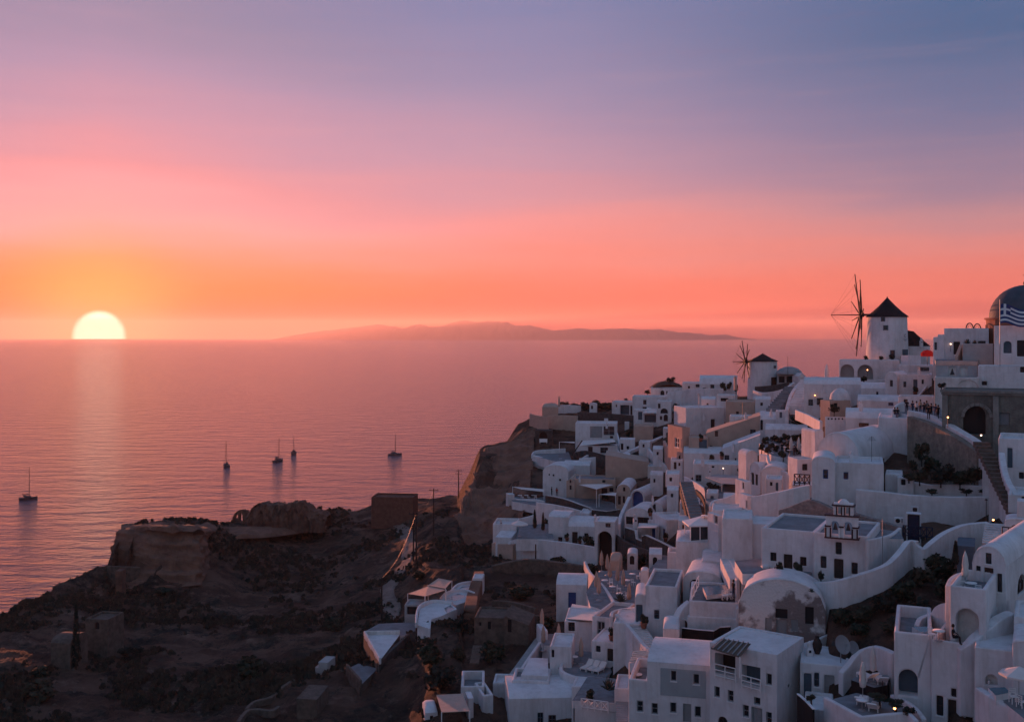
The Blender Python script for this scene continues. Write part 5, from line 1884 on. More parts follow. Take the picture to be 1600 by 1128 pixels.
wall('tall stone side wall right of the blue flight', [(1085, 764, 152), (1094, 772, 149), (1101, 790, 143), (1100, 815, 138)], .8, m=OLDST, ground=False, name='stone_wall')
wall('dark stone bank left of the blue flight', [(1062, 760, 158), (1068, 785, 148), (1074, 812, 140)], 1.2, m=LAVA, name='stone_wall', ground=False)
house('white roof with pot beside the blue flight', 1040, 1062, 740, 756, 5, -10, 174, par=.2, foot=.5, ops=[('hole', 1046, 746, 1050, 752)])

# sunlit pink terrace houses
house('little pink lit gable house behind the pink vault', 1166, 1184, 712, 748, 3, 10, 151, roof='vault', rise=8, side=True)
house('pink lit vault house with arched doors', 1171, 1188, 735, 768, 6, -62, 146, roof='vault', rise=14, ops=[('arch', 1173.5, 738, 1178, 757), ('door', 1180, 741, 1184, 758)])
wall('rosy zigzag terrace wall right of the pink vault', [(1186, 709, 148), (1197, 711, 146), (1200, 722, 143), (1216, 733, 139), (1228, 738, 136), (1240, 752, 132)], 4.5, th=.4, smooth=1)
house('pale pink lower vault beside the zigzag wall', 1190, 1226, 737, 764, 6, -20, 139, roof='vault', rise=9, ops=[('arch', 1217, 747, 1224, 760)])
house('white block with small square window above the balcony', 1246, 1272, 717, 742, 3, 9, 131, par=.2, ops=[('win', 1254, 725, 1262, 735)])
terrace('paved restaurant terrace with parasols', [(1186, 700), (1205, 682), (1268, 688), (1272, 716), (1240, 718), (1208, 712)], (1230, 700, 158), CEM, 1.0, W)
wall('sunlit pink edge of the restaurant terrace', [(1186, 692, 163), (1192, 700, 157), (1206, 708, 151), (1214, 714, 147)], 2.8, smooth=1)
for i, (px, py, w_, h_) in enumerate(((1196, 694, 14, 13), (1206, 700, 13, 11), (1217, 692, 18, 12), (1230, 699, 16, 12), (1243, 690, 20, 13), (1258, 694, 14, 10), (1220, 712, 14, 10), (1245, 708, 12, 12))):
    shrub(('leftmost', 'second leafy', 'broad', 'low', 'tall leafy', 'far right', 'front left', 'front right')[i] + ' dark plant on the restaurant terrace', px, py, w_, h_, dz(px, py, P3((1230, 700, 158)).z), 'plants on the restaurant terrace', i)
zt_ = P3((1230, 700, 158)).z
for i, (px, py) in enumerate(((1212, 702), (1226, 706), (1238, 702), (1252, 702), (1234, 711), (1254, 710))):
    pp = flat_pts([(px, py)], zt_)[0]
    place('table', ('first', 'second', 'third', 'fourth', 'fifth', 'sixth')[i] + ' restaurant table counted from the pink edge', pp, 0, 'restaurant tables')
    place('chair_dark', ('first', 'second', 'third', 'fourth', 'fifth', 'sixth')[i] + ' dark restaurant chair counted from the pink edge', pp + Vector((.75, .1, 0)), 1.5 + .3 * i, 'restaurant chairs')
for i, px in enumerate((1236, 1248)):
    place('parasol', ('left' if i == 0 else 'right') + ' folded parasol on the restaurant terrace', flat_pts([(px, 712)], zt_)[0], 0, 'folded parasols of the restaurant')
for i, (px, py, tp) in enumerate(((1222, 709, 'black'), (1241, 714, 'navy'), (1264, 704, 'black'), (1230, 703, 'grey'))):
    person(('person in black among the restaurant tables', 'person in navy near the folded parasols', 'person in black at the right end of the restaurant', 'person in grey at the back of the restaurant')[i], flat_pts([(px, py)], zt_)[0], 'stand', tp, 'black', i * 1.3, 'guests of the restaurant', arms=i % 2)
canopy('flat white shade over the restaurant right side', [(1255, 686, 152), (1280, 688, 146), (1278, 684, 154), (1262, 682, 157)], 0, (0, 1))
house('white vaulted roof behind the restaurant', 1187, 1250, 655, 690, 9, 2, 184, roof='side', rise=10, ops=[('arch', 1187.5, 655, 1192, 672)])
house('white second vault behind the restaurant with dark tree', 1196, 1262, 671, 688, 6, 0, 174, roof='side', rise=7)
shrub('big dark round tree above the white restaurant vault', 1246, 668, 26, 18, 176, None, 2, cat='tree', name='round_tree', trunk=.4)
wall('pink lit long parapet above the restaurant', [(1242, 640, 170), (1262, 648, 162), (1281, 658, 154)], 1.7, th=.45, smooth=1, ground=False)
house('small pink block left of the great barrel house', 1274, 1287, 676, 704, 4, 10, 132, roof='vault', rise=4, lops=[])
canopy('thin awning left of the great barrel house', [(1257, 690, 136), (1276, 691, 133), (1276, 687, 138)], 0, (0,))
# balcony with lattice railing
house('white balcony block with dark lattice front', 1238, 1270, 757, 790, 4, -4, 128, par=0, ops=[])


def railing(label, a, b, h, posts, m, lattice=False, name='railing', rails=2, th=.05, group=None):
    A, B = P3(a), P3(b)
    dv = B - A
    root = empty(name, A, label, 'railing', group, math.atan2(dv.y, dv.x))
    L_ = math.hypot(dv.x, dv.y)
    sl = dv.z
    for k in range(rails):
        z = h * (1 - k * .45) if rails > 2 else h * (1 - k * .85)
        q = MB(); q.tube([(0, 0, z), (L_, 0, z + sl)], th, 5); q.build('rail', m, root)
    for k in range(posts + 1):
        x = L_ * k / posts
        q = MB(); q.tube([(x, 0, sl * k / posts - .1), (x, 0, h + sl * k / posts)], th, 5); q.build('post', m, root)
        if lattice and k < posts:
            x2 = L_ * (k + 1) / posts
            q = MB(); q.tube([(x, 0, h * .12 + sl * k / posts), (x2, 0, h * .95 + sl * (k + 1) / posts)], th * .8, 4); q.build('brace', m, root)
            q = MB(); q.tube([(x, .03, h * .95 + sl * k / posts), (x2, .03, h * .12 + sl * (k + 1) / posts)], th * .8, 4); q.build('brace', m, root)
    return root


railing('dark crossed lattice railing on the balcony block', (1241, 757, 127.5), (1265, 758, 126.5), 1.3, 3, METAL, True, th=.07)

canopy('dark lattice shade beside the great barrel house', [(1240, 712, 143), (1298, 716, 131), (1290, 709, 138), (1246, 706, 150)], 0, (0,), m=METAL, name='pergola', cat='pergola')
for i, (px, py, w_, h_) in enumerate(((1190, 704, 12, 12), (1200, 708, 14, 13), (1212, 706, 13, 14), (1224, 716, 12, 12), (1234, 708, 14, 13), (1262, 712, 13, 14), (1248, 716, 12, 12), (1210, 690, 16, 12), (1228, 688, 16, 12), (1250, 688, 16, 11))):
    shrub(('corner', 'edge', 'railing', 'step', 'centre', 'balcony side', 'stair side', 'upper left', 'upper middle', 'upper right')[i] + ' clump of the restaurant greenery above the pink walls', px, py, w_, h_, dz(px, py, zt_), 'greenery of the restaurant', i)
# chimneys and small rooftop pieces of the middle slope
for i, (px, py, d_, t_) in enumerate(((1052, 620, 252, 'the far arched house'), (1012, 640, 246, 'the teal gate court'), (948, 668, 238, 'the broad house with roller door'), (906, 752, 203, 'the beige long house'),
                                      (1100, 655, 208, 'the grey white flat house'), (1165, 655, 187, 'the low house by the tan roofline'), (1205, 650, 180, 'the vaulted roof behind the restaurant'), (1288, 612, 175, 'the two teal window house'),
                                      (1345, 640, 144, 'the wide dark window house'), (1436, 586, 163, 'the door and two windows house'), (1020, 786, 171, 'the wavy roof gable house'), (1066, 812, 156, 'the pink sided cube'),
                                      (1098, 726, 166, 'the low white row'), (1146, 704, 172, 'the swept roof'), (930, 815, 172, 'the rounded roof house'), (1330, 722, 117, 'the two small window house'))):
    place('chimney', 'white chimney standing on ' + t_, at(px, py, d_), .3 * i, 'chimneys of the middle slope', .8)
for i, (px, py, d_, t_) in enumerate(((1095, 690, 182, 'green tan door'), (1128, 718, 172, 'small teal window'), (1016, 806, 168, 'glazed half moon'), (886, 845, 175, 'small square window'),
                                      (906, 850, 173, 'dark door of the rounded house'), (948, 784, 200, 'great awning door'), (1430, 617, 163, 'house with two windows'), (1283, 636, 174, 'two teal windows'), (1040, 846, 156, 'pink sided cube'))):
    place('pot', 'potted plant by the ' + t_, at(px, py, d_ - 1.2), i, 'potted plants of the middle slope', 1.2)

# small houses filling the stepped slope
for i, (xl, xr, yt, yb, yw, kind, ops_, lab_) in enumerate((
        (1016, 1036, 742, 758, -10, 'side', [('win', 1021, 748, 1024, 754)], 'below the shaded fin wall'),
        (1048, 1067, 718, 735, -8, 'flat', [('door', 1053, 722, 1057, 733), ('win', 1060, 723, 1063, 728)], 'left of the arched doorway block'),
        (966, 984, 713, 724, -10, 'side', [('win', 971, 717, 974, 722)], 'right of the arched parapet'),
        (1042, 1060, 766, 782, -10, 'side', [('tealwin', 1048, 771, 1052, 777)], 'left of the blue flight'),
        (1062, 1076, 786, 802, -8, 'flat', [('win', 1066, 790, 1069, 796)], 'at the lower left of the blue flight'),
        (1104, 1122, 770, 790, -6, 'flat', [('tealdoor', 1110, 775, 1115, 789)], 'under the grey slatted pergola'),
        (1130, 1160, 778, 796, -6, 'side', [('win', 1138, 783, 1142, 788), ('win', 1148, 784, 1152, 789)], 'above the curving terrace wall'),
        (1196, 1222, 748, 768, -16, 'flat', [('win', 1203, 753, 1207, 759), ('tealdoor', 1212, 754, 1216, 767)], 'below the zigzag wall'),
        (998, 1016, 690, 704, -12, 'flat', [('win', 1004, 694, 1007, 699)], 'under the diagonal ramp'),
        (1020, 1036, 702, 714, -12, 'side', [('win', 1026, 706, 1029, 711)], 'beside the sunlit fin wall'),
        (1096, 1118, 624, 640, -10, 'side', [('win', 1104, 630, 1107, 635)], 'over the long dark hedge'),
        (1180, 1204, 624, 640, -10, 'side', [('win', 1188, 629, 1192, 634)], 'beside the long dim steps'),
        (1212, 1232, 642, 654, -10, 'flat', [('tealdoor', 1218, 644, 1222, 653)], 'at the foot of the long dim steps'),
        (1060, 1080, 814, 834, -8, 'side', [('win', 1066, 820, 1070, 826)], 'behind the glazed pavilion'),
        (1014, 1034, 866, 884, -8, 'side', [('arch', 1020, 870, 1027, 883)], 'under the lower stone tier'),
        (980, 996, 868, 884, -8, 'vault', [('arch', 984, 868, 991, 882)], 'behind the cafe terrace'))):
    house('little white house ' + lab_, xl, xr, yt, yb, 4, yw, roof=kind, rise=0 if kind == 'flat' else 4, par=.2, foot=2.0, ops=ops_, group='little houses of the middle slope')
# ------------------------------------------------------------------ great barrel house and long walls
house('great white barrel vaulted house with pink gable end', 1274, 1345, 720, 760, 14, -38, 124, roof='vault', rise=46, rops=[('door', 1374, 709, 1383, 760), ('greywin', 1388, 724, 1398, 744)])
house('white square house with two small windows before the barrel', 1303, 1381, 722, 800, 7, -12, 115, par=.3, ops=[('bluewin', 1318, 738, 1325.5, 749)])
house('round topped white wing left of the two window house', 1268, 1305, 722, 800, 7, -10, 114.6, roof='vault', rise=9, ops=[('bluewin', 1286, 733.5, 1294, 748)])
house('small white lodge beside the tall brown shutter', 1383, 1410, 740, 790, 4, -12, 116, par=.2)
wall('long white courtyard wall with cooling unit and blue door', [(1337, 764, 112), (1380, 768, 111), (1420, 773, 110), (1480, 776, 109), (1546, 776, 108)], [5, 6, 7, 7, 6], th=.5, smooth=1, name='courtyard_wall')
wall('white planter ledge behind the courtyard wall', [(1402, 752, 115), (1430, 753, 114), (1455, 757, 113), (1500, 757, 112), (1547, 760, 111)], 3)
house('white cubby with square dark hole on the ledge', 1402, 1428, 746, 764, 2, -8, 114, par=0, name='cubby', cat='cubby', ops=[('hole', 1408, 749, 1415, 758)])
for i, px in enumerate((1420, 1456, 1510, 1540)):
    shrub(('potted clump on the cubby', 'low clump beside the cubby', 'hanging clump at the middle of the ledge', 'clump at the right end of the ledge')[i], px, 748 if i == 0 else 771, 22 if i == 0 else 24, 9, 110 if i else 113, 'clumps on the planter ledge', i)
house('tall white pillar at the end of the courtyard', 1535, 1550, 723, 790, 1.2, -8, 109, par=0, name='gate_pillar', cat='pillar')
house('rounded white buttress at the courtyard corner', 1545, 1563, 758, 840, 3, -10, 105, roof='vault', rise=6, name='buttress', cat='buttress')
wall('white curved shoulder below the corner buttress', [(1560, 775, 105), (1566, 790, 103), (1577, 800, 101)], 5)
cu = house('blue door porch set in the courtyard wall', 1416, 1439, 802, 850, 1.2, -14, 103.5, m=W, par=0, name='door_porch', cat='porch', ops=[('navydoor', 1418, 804, 1437, 848, dict(frame=WOODD)), ])
house('tiny window block above the blue door', 1424, 1435, 791.5, 803, .5, -14, 106.6, m=W, par=0, name='window_block', cat='window', foot=.3, ops=[('win', 1425.5, 792.5, 1434, 799.5)])
place('cooler', 'white cooling unit left of the blue door', at(1404.5, 818, 105.6), -.15)
railing('blue lattice railing by the blue door', (1411, 838, 101), (1457, 842, 99.5), 1.1, 5, NAVY, True)
place('lamp', 'orange lamp on the path behind the white curved wall', at(1552, 812, 99.5))
q = MB(); q.tube([(0, 0, -1.5), (0, 0, 1.9)], .035, 6); q.lathe((0, 0, 1.9), [(.03, 0), (.16, .02), (.1, .14), (0, .18)], 8)
tag(q.build('lamp_post', METAL, None, at(1541, 812, 100.5)), 'thin unlit lamp post left of the path lamp', 'lamp post')
stairs('dark alley steps falling beside the old mansion', (1592, 808, 96), (1532, 690, 112), 1.5, 18, m=OLDST, solid=.6)
house('white house with tall door on the right alley', 1560, 1640, 684, 770, 7, -14, 109, par=.4, ops=[('tealdoor', 1574, 700, 1582, 731), ('win', 1592, 738, 1600, 748)])
wall('white sloping alley wall on the right edge', [(1560, 706, 107), (1566, 740, 103), (1580, 768, 99), (1604, 796, 95)], 4, th=.6)
house('white lower alley house on the right edge', 1575, 1650, 772, 830, 6, -14, 97, par=.3, ops=[('hole', 1596, 776, 1606, 790)])
house('white corner pier above the blue stair', 1589, 1604, 783, 830, 2, -10, 90, par=0, name='pier', cat='pier')
stairs('pale blue steps with railing at the right edge', (1556, 851, 88), (1560, 818, 94), 2.2, 9, m=WA)
railing('thin dark railing beside the pale blue steps', (1566, 845, 87), (1604, 849, 86), 1.2, 4, METAL)
house('white niche house above the vault with blue seat', 1570, 1612, 815, 850, 3, -12, 90, roof='vault', rise=6, ops=[('arch', 1579, 820, 1595, 843, dict(mat=TEAL, rec=.6))])

# ------------------------------------------------------------------ the church with the bell gable
CHD = 96.5
ch = house('white church with plain square openings and cement roof', 1190, 1273, 824, 905, 9, -27, CHD, par=.22, rm=CEM,
           ops=[('door', 1203.5, 863, 1213, 876.5, dict(frame=WHITEP)) if False else ('win', 1203.5, 863, 1213, 876.5, dict(frame=WOODD)), ('door', 1224.5, 866, 1238, 901), ('win', 1250, 870, 1260, 884)], cat='church', name='church')
house('white church wing carrying the bell gable', 1271, 1357, 831, 915, 8, -27, 92.8, par=.22, rm=CEM,
      ops=[('win', 1282, 869, 1291, 887.5), ('win', 1305.5, 847, 1315, 866), ('door', 1303, 873.5, 1317.6, 904), ('win', 1330.5, 879, 1340, 897)], cat='church', name='church_wing')
# quoins of the church
wall('pale buttress at the left corner of the church', [(1186, 884, 97.6), (1190, 882, 96.2), (1192, 884, 95.8)], 2.0, th=.6, smooth=1, name='buttress', cat='buttress')


def bell_gable(label, px, py, d, rz):
    p = at(px, py, d)
    root = empty('bell_gable', p, label, 'bell gable', None, rz)
    Wd, H1, H2, T = 2.7, 2.0, 1.15, .7
    q = MB()
    def arch_wall(x0, x1, z0, z1, holes):
        facade(q, lambda a, z, i: Vector((a, i, z)), [(x0, z0), (x1, z0), (x1, z1), (x0, z1)], holes, T)
        facade(q, lambda a, z, i: Vector((a, T - i, z)), [(x0, z0), (x1, z0), (x1, z1), (x0, z1)], holes, .01)
        q.face([(x0, 0, z0), (x0, T, z0), (x0, T, z1), (x0, 0, z1)]); q.face([(x1, 0, z0), (x1, 0, z1), (x1, T, z1), (x1, T, z0)])
        q.face([(x0, 0, z1), (x0, T, z1), (x1, T, z1), (x1, 0, z1)])
    arch_wall(0, Wd, 0, H1, [arch_loop(.42, .25, 1.12, 1.55), arch_loop(1.52, .25, 2.22, 1.55)])
    arch_wall(.65, Wd - .4, H1, H1 + H2, [arch_loop(.95, H1 + .12, 1.3, H1 + .85), arch_loop(1.62, H1 + .12, 1.97, H1 + .85)])
    q.build('wall', W, root, weld=True, bevel=.03)
    for z, x0, x1 in ((.0, -.12, Wd + .12), (1.02, -.1, .42), (1.02, 1.12, 1.52), (1.02, 2.22, Wd + .1), (H1, -.12, Wd + .12), (H1 + .9, .5, Wd - .25)):
        q = MB(); q.box(((x0 + x1) / 2, T / 2, z + .05), (x1 - x0, T + .24, .12)); q.build('moulding', BROWN, root)
    for x in (-.02, .4, 1.14, 1.5, 2.24, 2.66):
        q = MB(); q.tube([(x, -.07, .12), (x, -.07, .95)], .07, 8); q.build('column', BROWN if x in (-.02, 2.66, .4, 2.24) else WHITEP, root)
    for x in (.92, 1.33, 1.6, 2.0):
        q = MB(); q.tube([(x, -.06, H1 + .14), (x, -.06, H1 + .85)], .055, 8); q.build('column', BROWN, root)
    for x in (.77, 1.87):
        q = MB(); q.lathe((x, T / 2, 1.35), [(.22, -.6), (.2, -.55), (.13, -.3), (.06, -.05), (0, 0)], 10); q.build('bell', METAL, root)
    q = MB(); q.lathe((1.48, T / 2, H1 + H2), [(.5, -.1), (.45, .12), (.25, .3), (0, .36)], 12); q.build('cap', W, root)
    return root


bell_gable('white two tier bell gable with maroon mouldings', 1290.5, 840, 91.2, R(-24))
wall('peeled rubble gable wall behind the church roof', [(1216, 797, 109), (1232, 792, 108.4), (1252, 784, 107.5), (1266, 780.5, 107), (1285, 787, 106), (1302, 796, 105)], [2.0, 2.6, 3.2, 3.4, 3, 3], th=.6, m=RUBBLE, smooth=2, name='ruin_wall')
wall('sloping rubble strip right of the bell gable', [(1326, 799, 105), (1350, 806, 104), (1380, 815, 102.5), (1406, 824, 101)], 3, th=.6, m=RUBBLE, smooth=1, name='ruin_wall')
terrace('cement yard roof between church and rubble strip', [(1216, 820), (1302, 818), (1405, 830), (1412, 842), (1330, 840), (1215, 828)], (1300, 826, 98.5), CEM, 3, W)
wall('white side wall of the church yard', [(1357, 843, 90), (1375, 840, 92), (1396, 834, 95), (1409, 824, 99)], 5)
q = MB(); q.tube([(0, 0, -4), (0, 0, 2.2)], .04, 6)
tag(q.build('wire_pole', STEEL, None, at(1379, 850, 91)), 'thin grey pole before the church yard wall', 'pole')
wall('long white wavy boundary wall below the church', [(1262, 908, 91), (1285, 909, 89), (1310, 907, 88), (1350, 896, 88), (1388, 882, 88.5), (1408, 864, 90), (1422, 846, 92), (1428, 846, 91.6), (1433, 853, 91.4), (1444, 858, 91), (1458, 848, 91.5), (1480, 832, 93.5), (1510, 820, 95), (1546, 816, 95.5)],
     [2.5, 4.2, 4.6, 4.6, 4.2, 4.2, 4, 3.6, 3.2], th=.5, smooth=4, name='boundary_wall')
house('blue grey flat roof below the wavy wall', 1495, 1523, 852, 868, 4, -12, 85, m=TEAL, par=0, name='shed', cat='shed')
cypress('small dark conifer beside the blue grey shed', 1493, 880, 9, 30, 84)
terrace('cement forecourt in front of the white church', [(1148, 876), (1190, 872), (1275, 889), (1262, 897), (1160, 896)], (1200, 893, 94.5), CEM, 1.0, W)
shrub('grey leafed bush by the church door', 1218, 902, 17, 30, 92.5, None, 1)
shrub('small climbing shrub left of the church wing door', 1283, 906, 12, 16, 90, None, 3)
agave('dark spiky plant at the forecourt corner', 1268, 925, 12, 86)

# courtyards left of the church
wall('white stepped retaining wall above the forecourt, upper', [(1173, 776, 118), (1190, 773, 117), (1216, 768, 116)], 6, th=.6, smooth=1, name='retaining_wall')
wall('white retaining wall reaching the two window house', [(1215, 769, 115.6), (1240, 763, 115), (1266, 757, 115)], 5.5, th=.6, smooth=1, name='retaining_wall')
house('white stepped block above the forecourt', 1128, 1176, 809, 872, 6, -6, 108, par=.15, ops=[('hole', 1146, 830, 1148, 834)])
house('white wall block between retaining wall and church', 1172, 1216, 818, 872, 5, -10, 108, par=0, foot=2)
house('pink lit pillar house with two slit windows', 1163, 1174, 752, 800, 2.6, 13, 124, par=.15, lops=[('win', 1159.5, 752 + 2, 1162.5, 764)])
house('pink lit stub with small window under the pillar house', 1168, 1177, 774, 806, 2.2, 14, 121, par=.1, lops=[('win', 1165, 782, 1168, 794)])
wall('white curving terrace wall left of the pillar house', [(1112, 790, 128), (1118, 781, 130), (1135, 777, 129), (1150, 770, 128), (1160, 766, 127)], 4.5)
house('white low step house under the curving wall', 1112, 1160, 796, 822, 5, -6, 121, par=.1)
house('pink lit tower stub with louvred opening', 1122, 1130, 806, 850, 2.6, 16, 114, par=0, lops=[('greywin', 1115.5, 806, 1121, 818)], name='tower_stub', cat='tower stub')
house('white rounded house with deep shaded right side', 1056, 1132, 846, 915, 7, -6, 117, roof='pillow', rise=5)
# glass pavilion with pyramid roof
pv_ = empty('pavilion', at(1079, 848, 117), 'small glazed pavilion with low white pyramid roof', 'pavilion', None, R(4))
q = MB(); tipp = (1.75, 1.4, 2.85)
cs_ = [(-.25, -.2, 2.0), (3.6, -.2, 2.0), (3.6, 3.0, 2.0), (-.25, 3.0, 2.0)]
for k in range(4):
    q.face([cs_[k], cs_[(k + 1) % 4], tipp])
    a, c = cs_[k], cs_[(k + 1) % 4]
    q.face([(a[0], a[1], 1.86), (c[0], c[1], 1.86), c, a])
q.face([(a[0], a[1], 1.86) for a in reversed(cs_)])
q.build('roof', WHITEP, pv_, weld=True)
for x, y in ((0, 0), (1.1, 0), (2.2, 0), (3.35, 0), (3.35, 2.8), (0, 2.8)):
    q = MB(); q.box((x, y, .93), (.09, .09, 1.86)); q.build('post', WHITEP, pv_)
for x in (.55, 1.65, 2.78):
    q = MB(); q.box((x, 0.02, .95), (1.0, .03, 1.7)); q.build('pane', GLASS, pv_)
q = MB(); q.box((1.68, 1.4, -.6), (3.7, 3.1, 1.2)); q.build('base', W, pv_)
for i, (px, py) in enumerate(((1101, 815), (1106, 817))):
    place('table', ('left' if i == 0 else 'right') + ' small table on the step above the pavilion', at(px, py, 118))
house('white vault with dark arched doorway by the pool', 1067, 1128, 905, 945, 7, -16, 107, roof='vault', rise=14, ops=[('arch', 1078, 905, 1094, 934)])
house('upper white hood above the arched doorway', 1096, 1130, 876, 910, 6, -10, 111, roof='pillow', rise=5)
stairs('white sloping stair between vault and forecourt', (1152, 905, 99), (1136, 872, 108), 1.4, 10, m=WR)
wall('white stair parapet down to the pool terrace', [(1134, 868, 109), (1144, 885, 104), (1150, 896, 100.5), (1158, 907, 98)], 2.8, th=.45)
wall('sunlit pink fin at the pool terrace corner', [(1141, 897, 104), (1146, 899, 101), (1150, 905, 98)], 3, th=.4, smooth=1)
house('white bastion carrying the pool terrace', 1077, 1154, 938, 1010, 8, -10, 98, par=.25, rm=PAVE, name='bastion', cat='bastion')
terrace('small blue plunge pool on the bastion', [(1098, 917), (1138, 913), (1144, 925), (1104, 930)], (1120, 922, 99.5), WATER, .4, W, cat='pool', name='pool')
railing('white railing at the left of the plunge pool', (1081, 938, 98.5), (1092, 915, 103), 1.0, 3, WHITEP)
for k in range(3):
    place('chair', ('left', 'middle', 'right')[k] + ' white chair beside the plunge pool', at(1132 + 5 * k, 937 - k, 97.6), .5 * k, 'chairs beside the plunge pool')
person('person in black on the plunge pool terrace corner', at(1146, 934, 97), 'stand', 'black', 'navy', 1.9)
house('white lower bastion step beside the ruined vault', 1150, 1196, 950, 1012, 5, -14, 96, par=.15)
wall('white stepped parapet falling to the ruined vault', [(1154, 950, 95.5), (1172, 952, 94.5), (1174, 962, 94.2), (1194, 972, 93)], 4, smooth=1)

# ruined vault with peeling plaster
rv = house('ruined vault with peeling plaster and boarded doors', 1154, 1290, 942, 1004, 4.5, -18, 89.5, foot=1.5, m=WA, roof='vault', rise=42, cat='ruined vault', name='ruined_vault',
           ops=[('hole', 1211.5, 951, 1230.5, 966), ('greydoor', 1213, 968, 1229, 999), ('hole', 1258, 948, 1271.5, 975), ('greydoor', 1236, 968, 1247, 986), ('greydoor', 1195.5, 965, 1206, 985)])
PEEL = mat('peeling_plaster', (.62, .60, .58), .95, .2, .22, base2=(.20, .17, .16), detail=10, bump=.6, bump_scale=5, bias=.5)
_e = [n_ for n_ in PEEL.node_tree.nodes if n_.type == 'VALTORGB'][0].color_ramp.elements
_e[0].position, _e[1].position = .55, .60
for c_ in rv.children:
    if c_.name.startswith('wall'):
        c_.data.materials[0] = PEEL
wall('slim white stair wall left of the ruined vault', [(1153, 936, 97), (1158, 945, 96), (1172, 957, 94), (1185, 975, 92)], 4, th=.5)

# ------------------------------------------------------------------ bottom right houses
house('white barrel vault house with dark double door and three windows', 1519, 1572, 880, 960, 14, -38, 76, roof='vault', rise=30,
      ops=[('win', 1525, 884, 1532, 913), ('win', 1540, 864, 1549, 881), ('door', 1537.6, 887, 1552, 936), ('win', 1558, 896, 1565.5, 925)], rops=[('win', 1590, 897, 1602, 926, dict(arch=True))])
house('pink tinted terrace block with great arched niche', 1484, 1541, 914, 1050, 6, -32, 71.5, par=.75, ops=[('arch', 1493, 951, 1529, 1010, dict(mat=WA, rec=1.1))], rm=PAVE, name='terrace_house', cat='terrace house')
wall('white shoulder wall rising to the vault house terrace', [(1436, 977, 76), (1441, 966, 77), (1452, 960, 77.5), (1460, 948, 77), (1472, 942, 76), (1484, 943, 75)], 4)
wall('white rounded parapet left of the vault house door', [(1485, 915, 74), (1490, 904, 75.5), (1502, 896, 77), (1518, 893, 78)], 1.5)
place('parasol', 'folded white parasol on the vault house terrace', at(1508, 919, 74.5), 0)
place('table', 'small table on the vault house terrace', at(1517, 926, 73.6), 0)
place('chair', 'left white chair on the vault house terrace', at(1508, 927, 73.8), .4, 'chairs on the vault house terrace')
place('chair', 'right white chair on the vault house terrace', at(1530, 932, 72.8), 2.4, 'chairs on the vault house terrace')
bs = house('tall white bastion house with arched recess and dark openings', 1397, 1456, 986, 1150, 8, -12, 73, par=.9, rm=PAVE, ops=[('arch', 1404, 1046, 1434, 1087, dict(mat=TEAL, rec=1.0))])
house('white corner house with double door and slit windows', 1455, 1525, 998, 1160, 8, -33, 71.5, par=.9, rm=PAVE,
      ops=[('win', 1463, 1087, 1473.5, 1118, dict(frame=WOODD)), ('win', 1486, 1076, 1496.5, 1089), ('door', 1481, 1094, 1501.5, 1140), ('win', 1509, 1101, 1519.5, 1140)])
terrace('small plunge pool on the bastion house', [(1425, 979), (1452, 978), (1466, 984), (1440, 987)], (1445, 982, 74.6), WATER, .5, W, cat='pool', name='pool')
place('table', 'white table on the bastion house terrace', at(1467, 1001, 71), 0)
place('chair', 'white chair on the bastion house terrace', at(1457, 1000, 71.6), .6)
person('person in black sitting on the bastion house terrace', at(1489, 1005, 70.2), 'sit', 'black', 'black', 1.0)
wall('broad white sweeping stair wall on the right', [(1500, 1015, 70), (1523, 1001, 70), (1545, 984, 70.6), (1568, 966, 71.4), (1588, 957, 72)], [2, 3.5, 4.0, 3.2, 2.8], th=.8, name='stair_wall')
wall('inner white wall of the sweeping stair', [(1510, 994, 73), (1530, 980, 73.4), (1550, 962, 74), (1560, 946, 75)], 3)
house('white right hand house with slanting shadowed opening', 1523, 1600, 1010, 1150, 6, -6, 68.5, par=.1, ops=[('arch', 1540, 1054, 1559, 1070, dict(mat=WA, rec=.4)), ('hole', 1543, 1063, 1547, 1070)])
house('white pier under the sweeping stair on the frame edge', 1584, 1640, 962, 1030, 5, -6, 70.5, par=.2)
house('rounded white bathing house on the frame edge', 1582, 1640, 1004, 1060, 5, -6, 66.5, roof='vault', rise=6)
terrace('blue plunge pool below the arched niche', [(1544, 1074), (1570, 1073), (1580, 1081), (1556, 1086)], (1560, 1079, 65.8), WATER, .6, W, cat='pool', name='pool')
place('parasol_open', 'open white parasol on the lowest right terrace', at(1592, 1094, 64.2), .5, scale=.78)
terrace('lowest paved terrace floor at the right frame edge', [(1555, 1086), (1600, 1076), (1660, 1120), (1660, 1150), (1610, 1130)], (1590, 1100, 64.5), PAVE, 2, W)
for i, (px, py) in enumerate(((1584, 1098), (1596, 1106))):
    place('chair', ('upper' if i == 0 else 'lower') + ' chair under the lowest right parasol', at(px, py, 64), i * 2, 'chairs under the lowest right parasol')
wall('white slanting front wall of the lowest terrace', [(1523, 1073, 67), (1545, 1087, 65.5), (1570, 1102, 64.5), (1605, 1122, 63)], 5, th=.5, smooth=1)

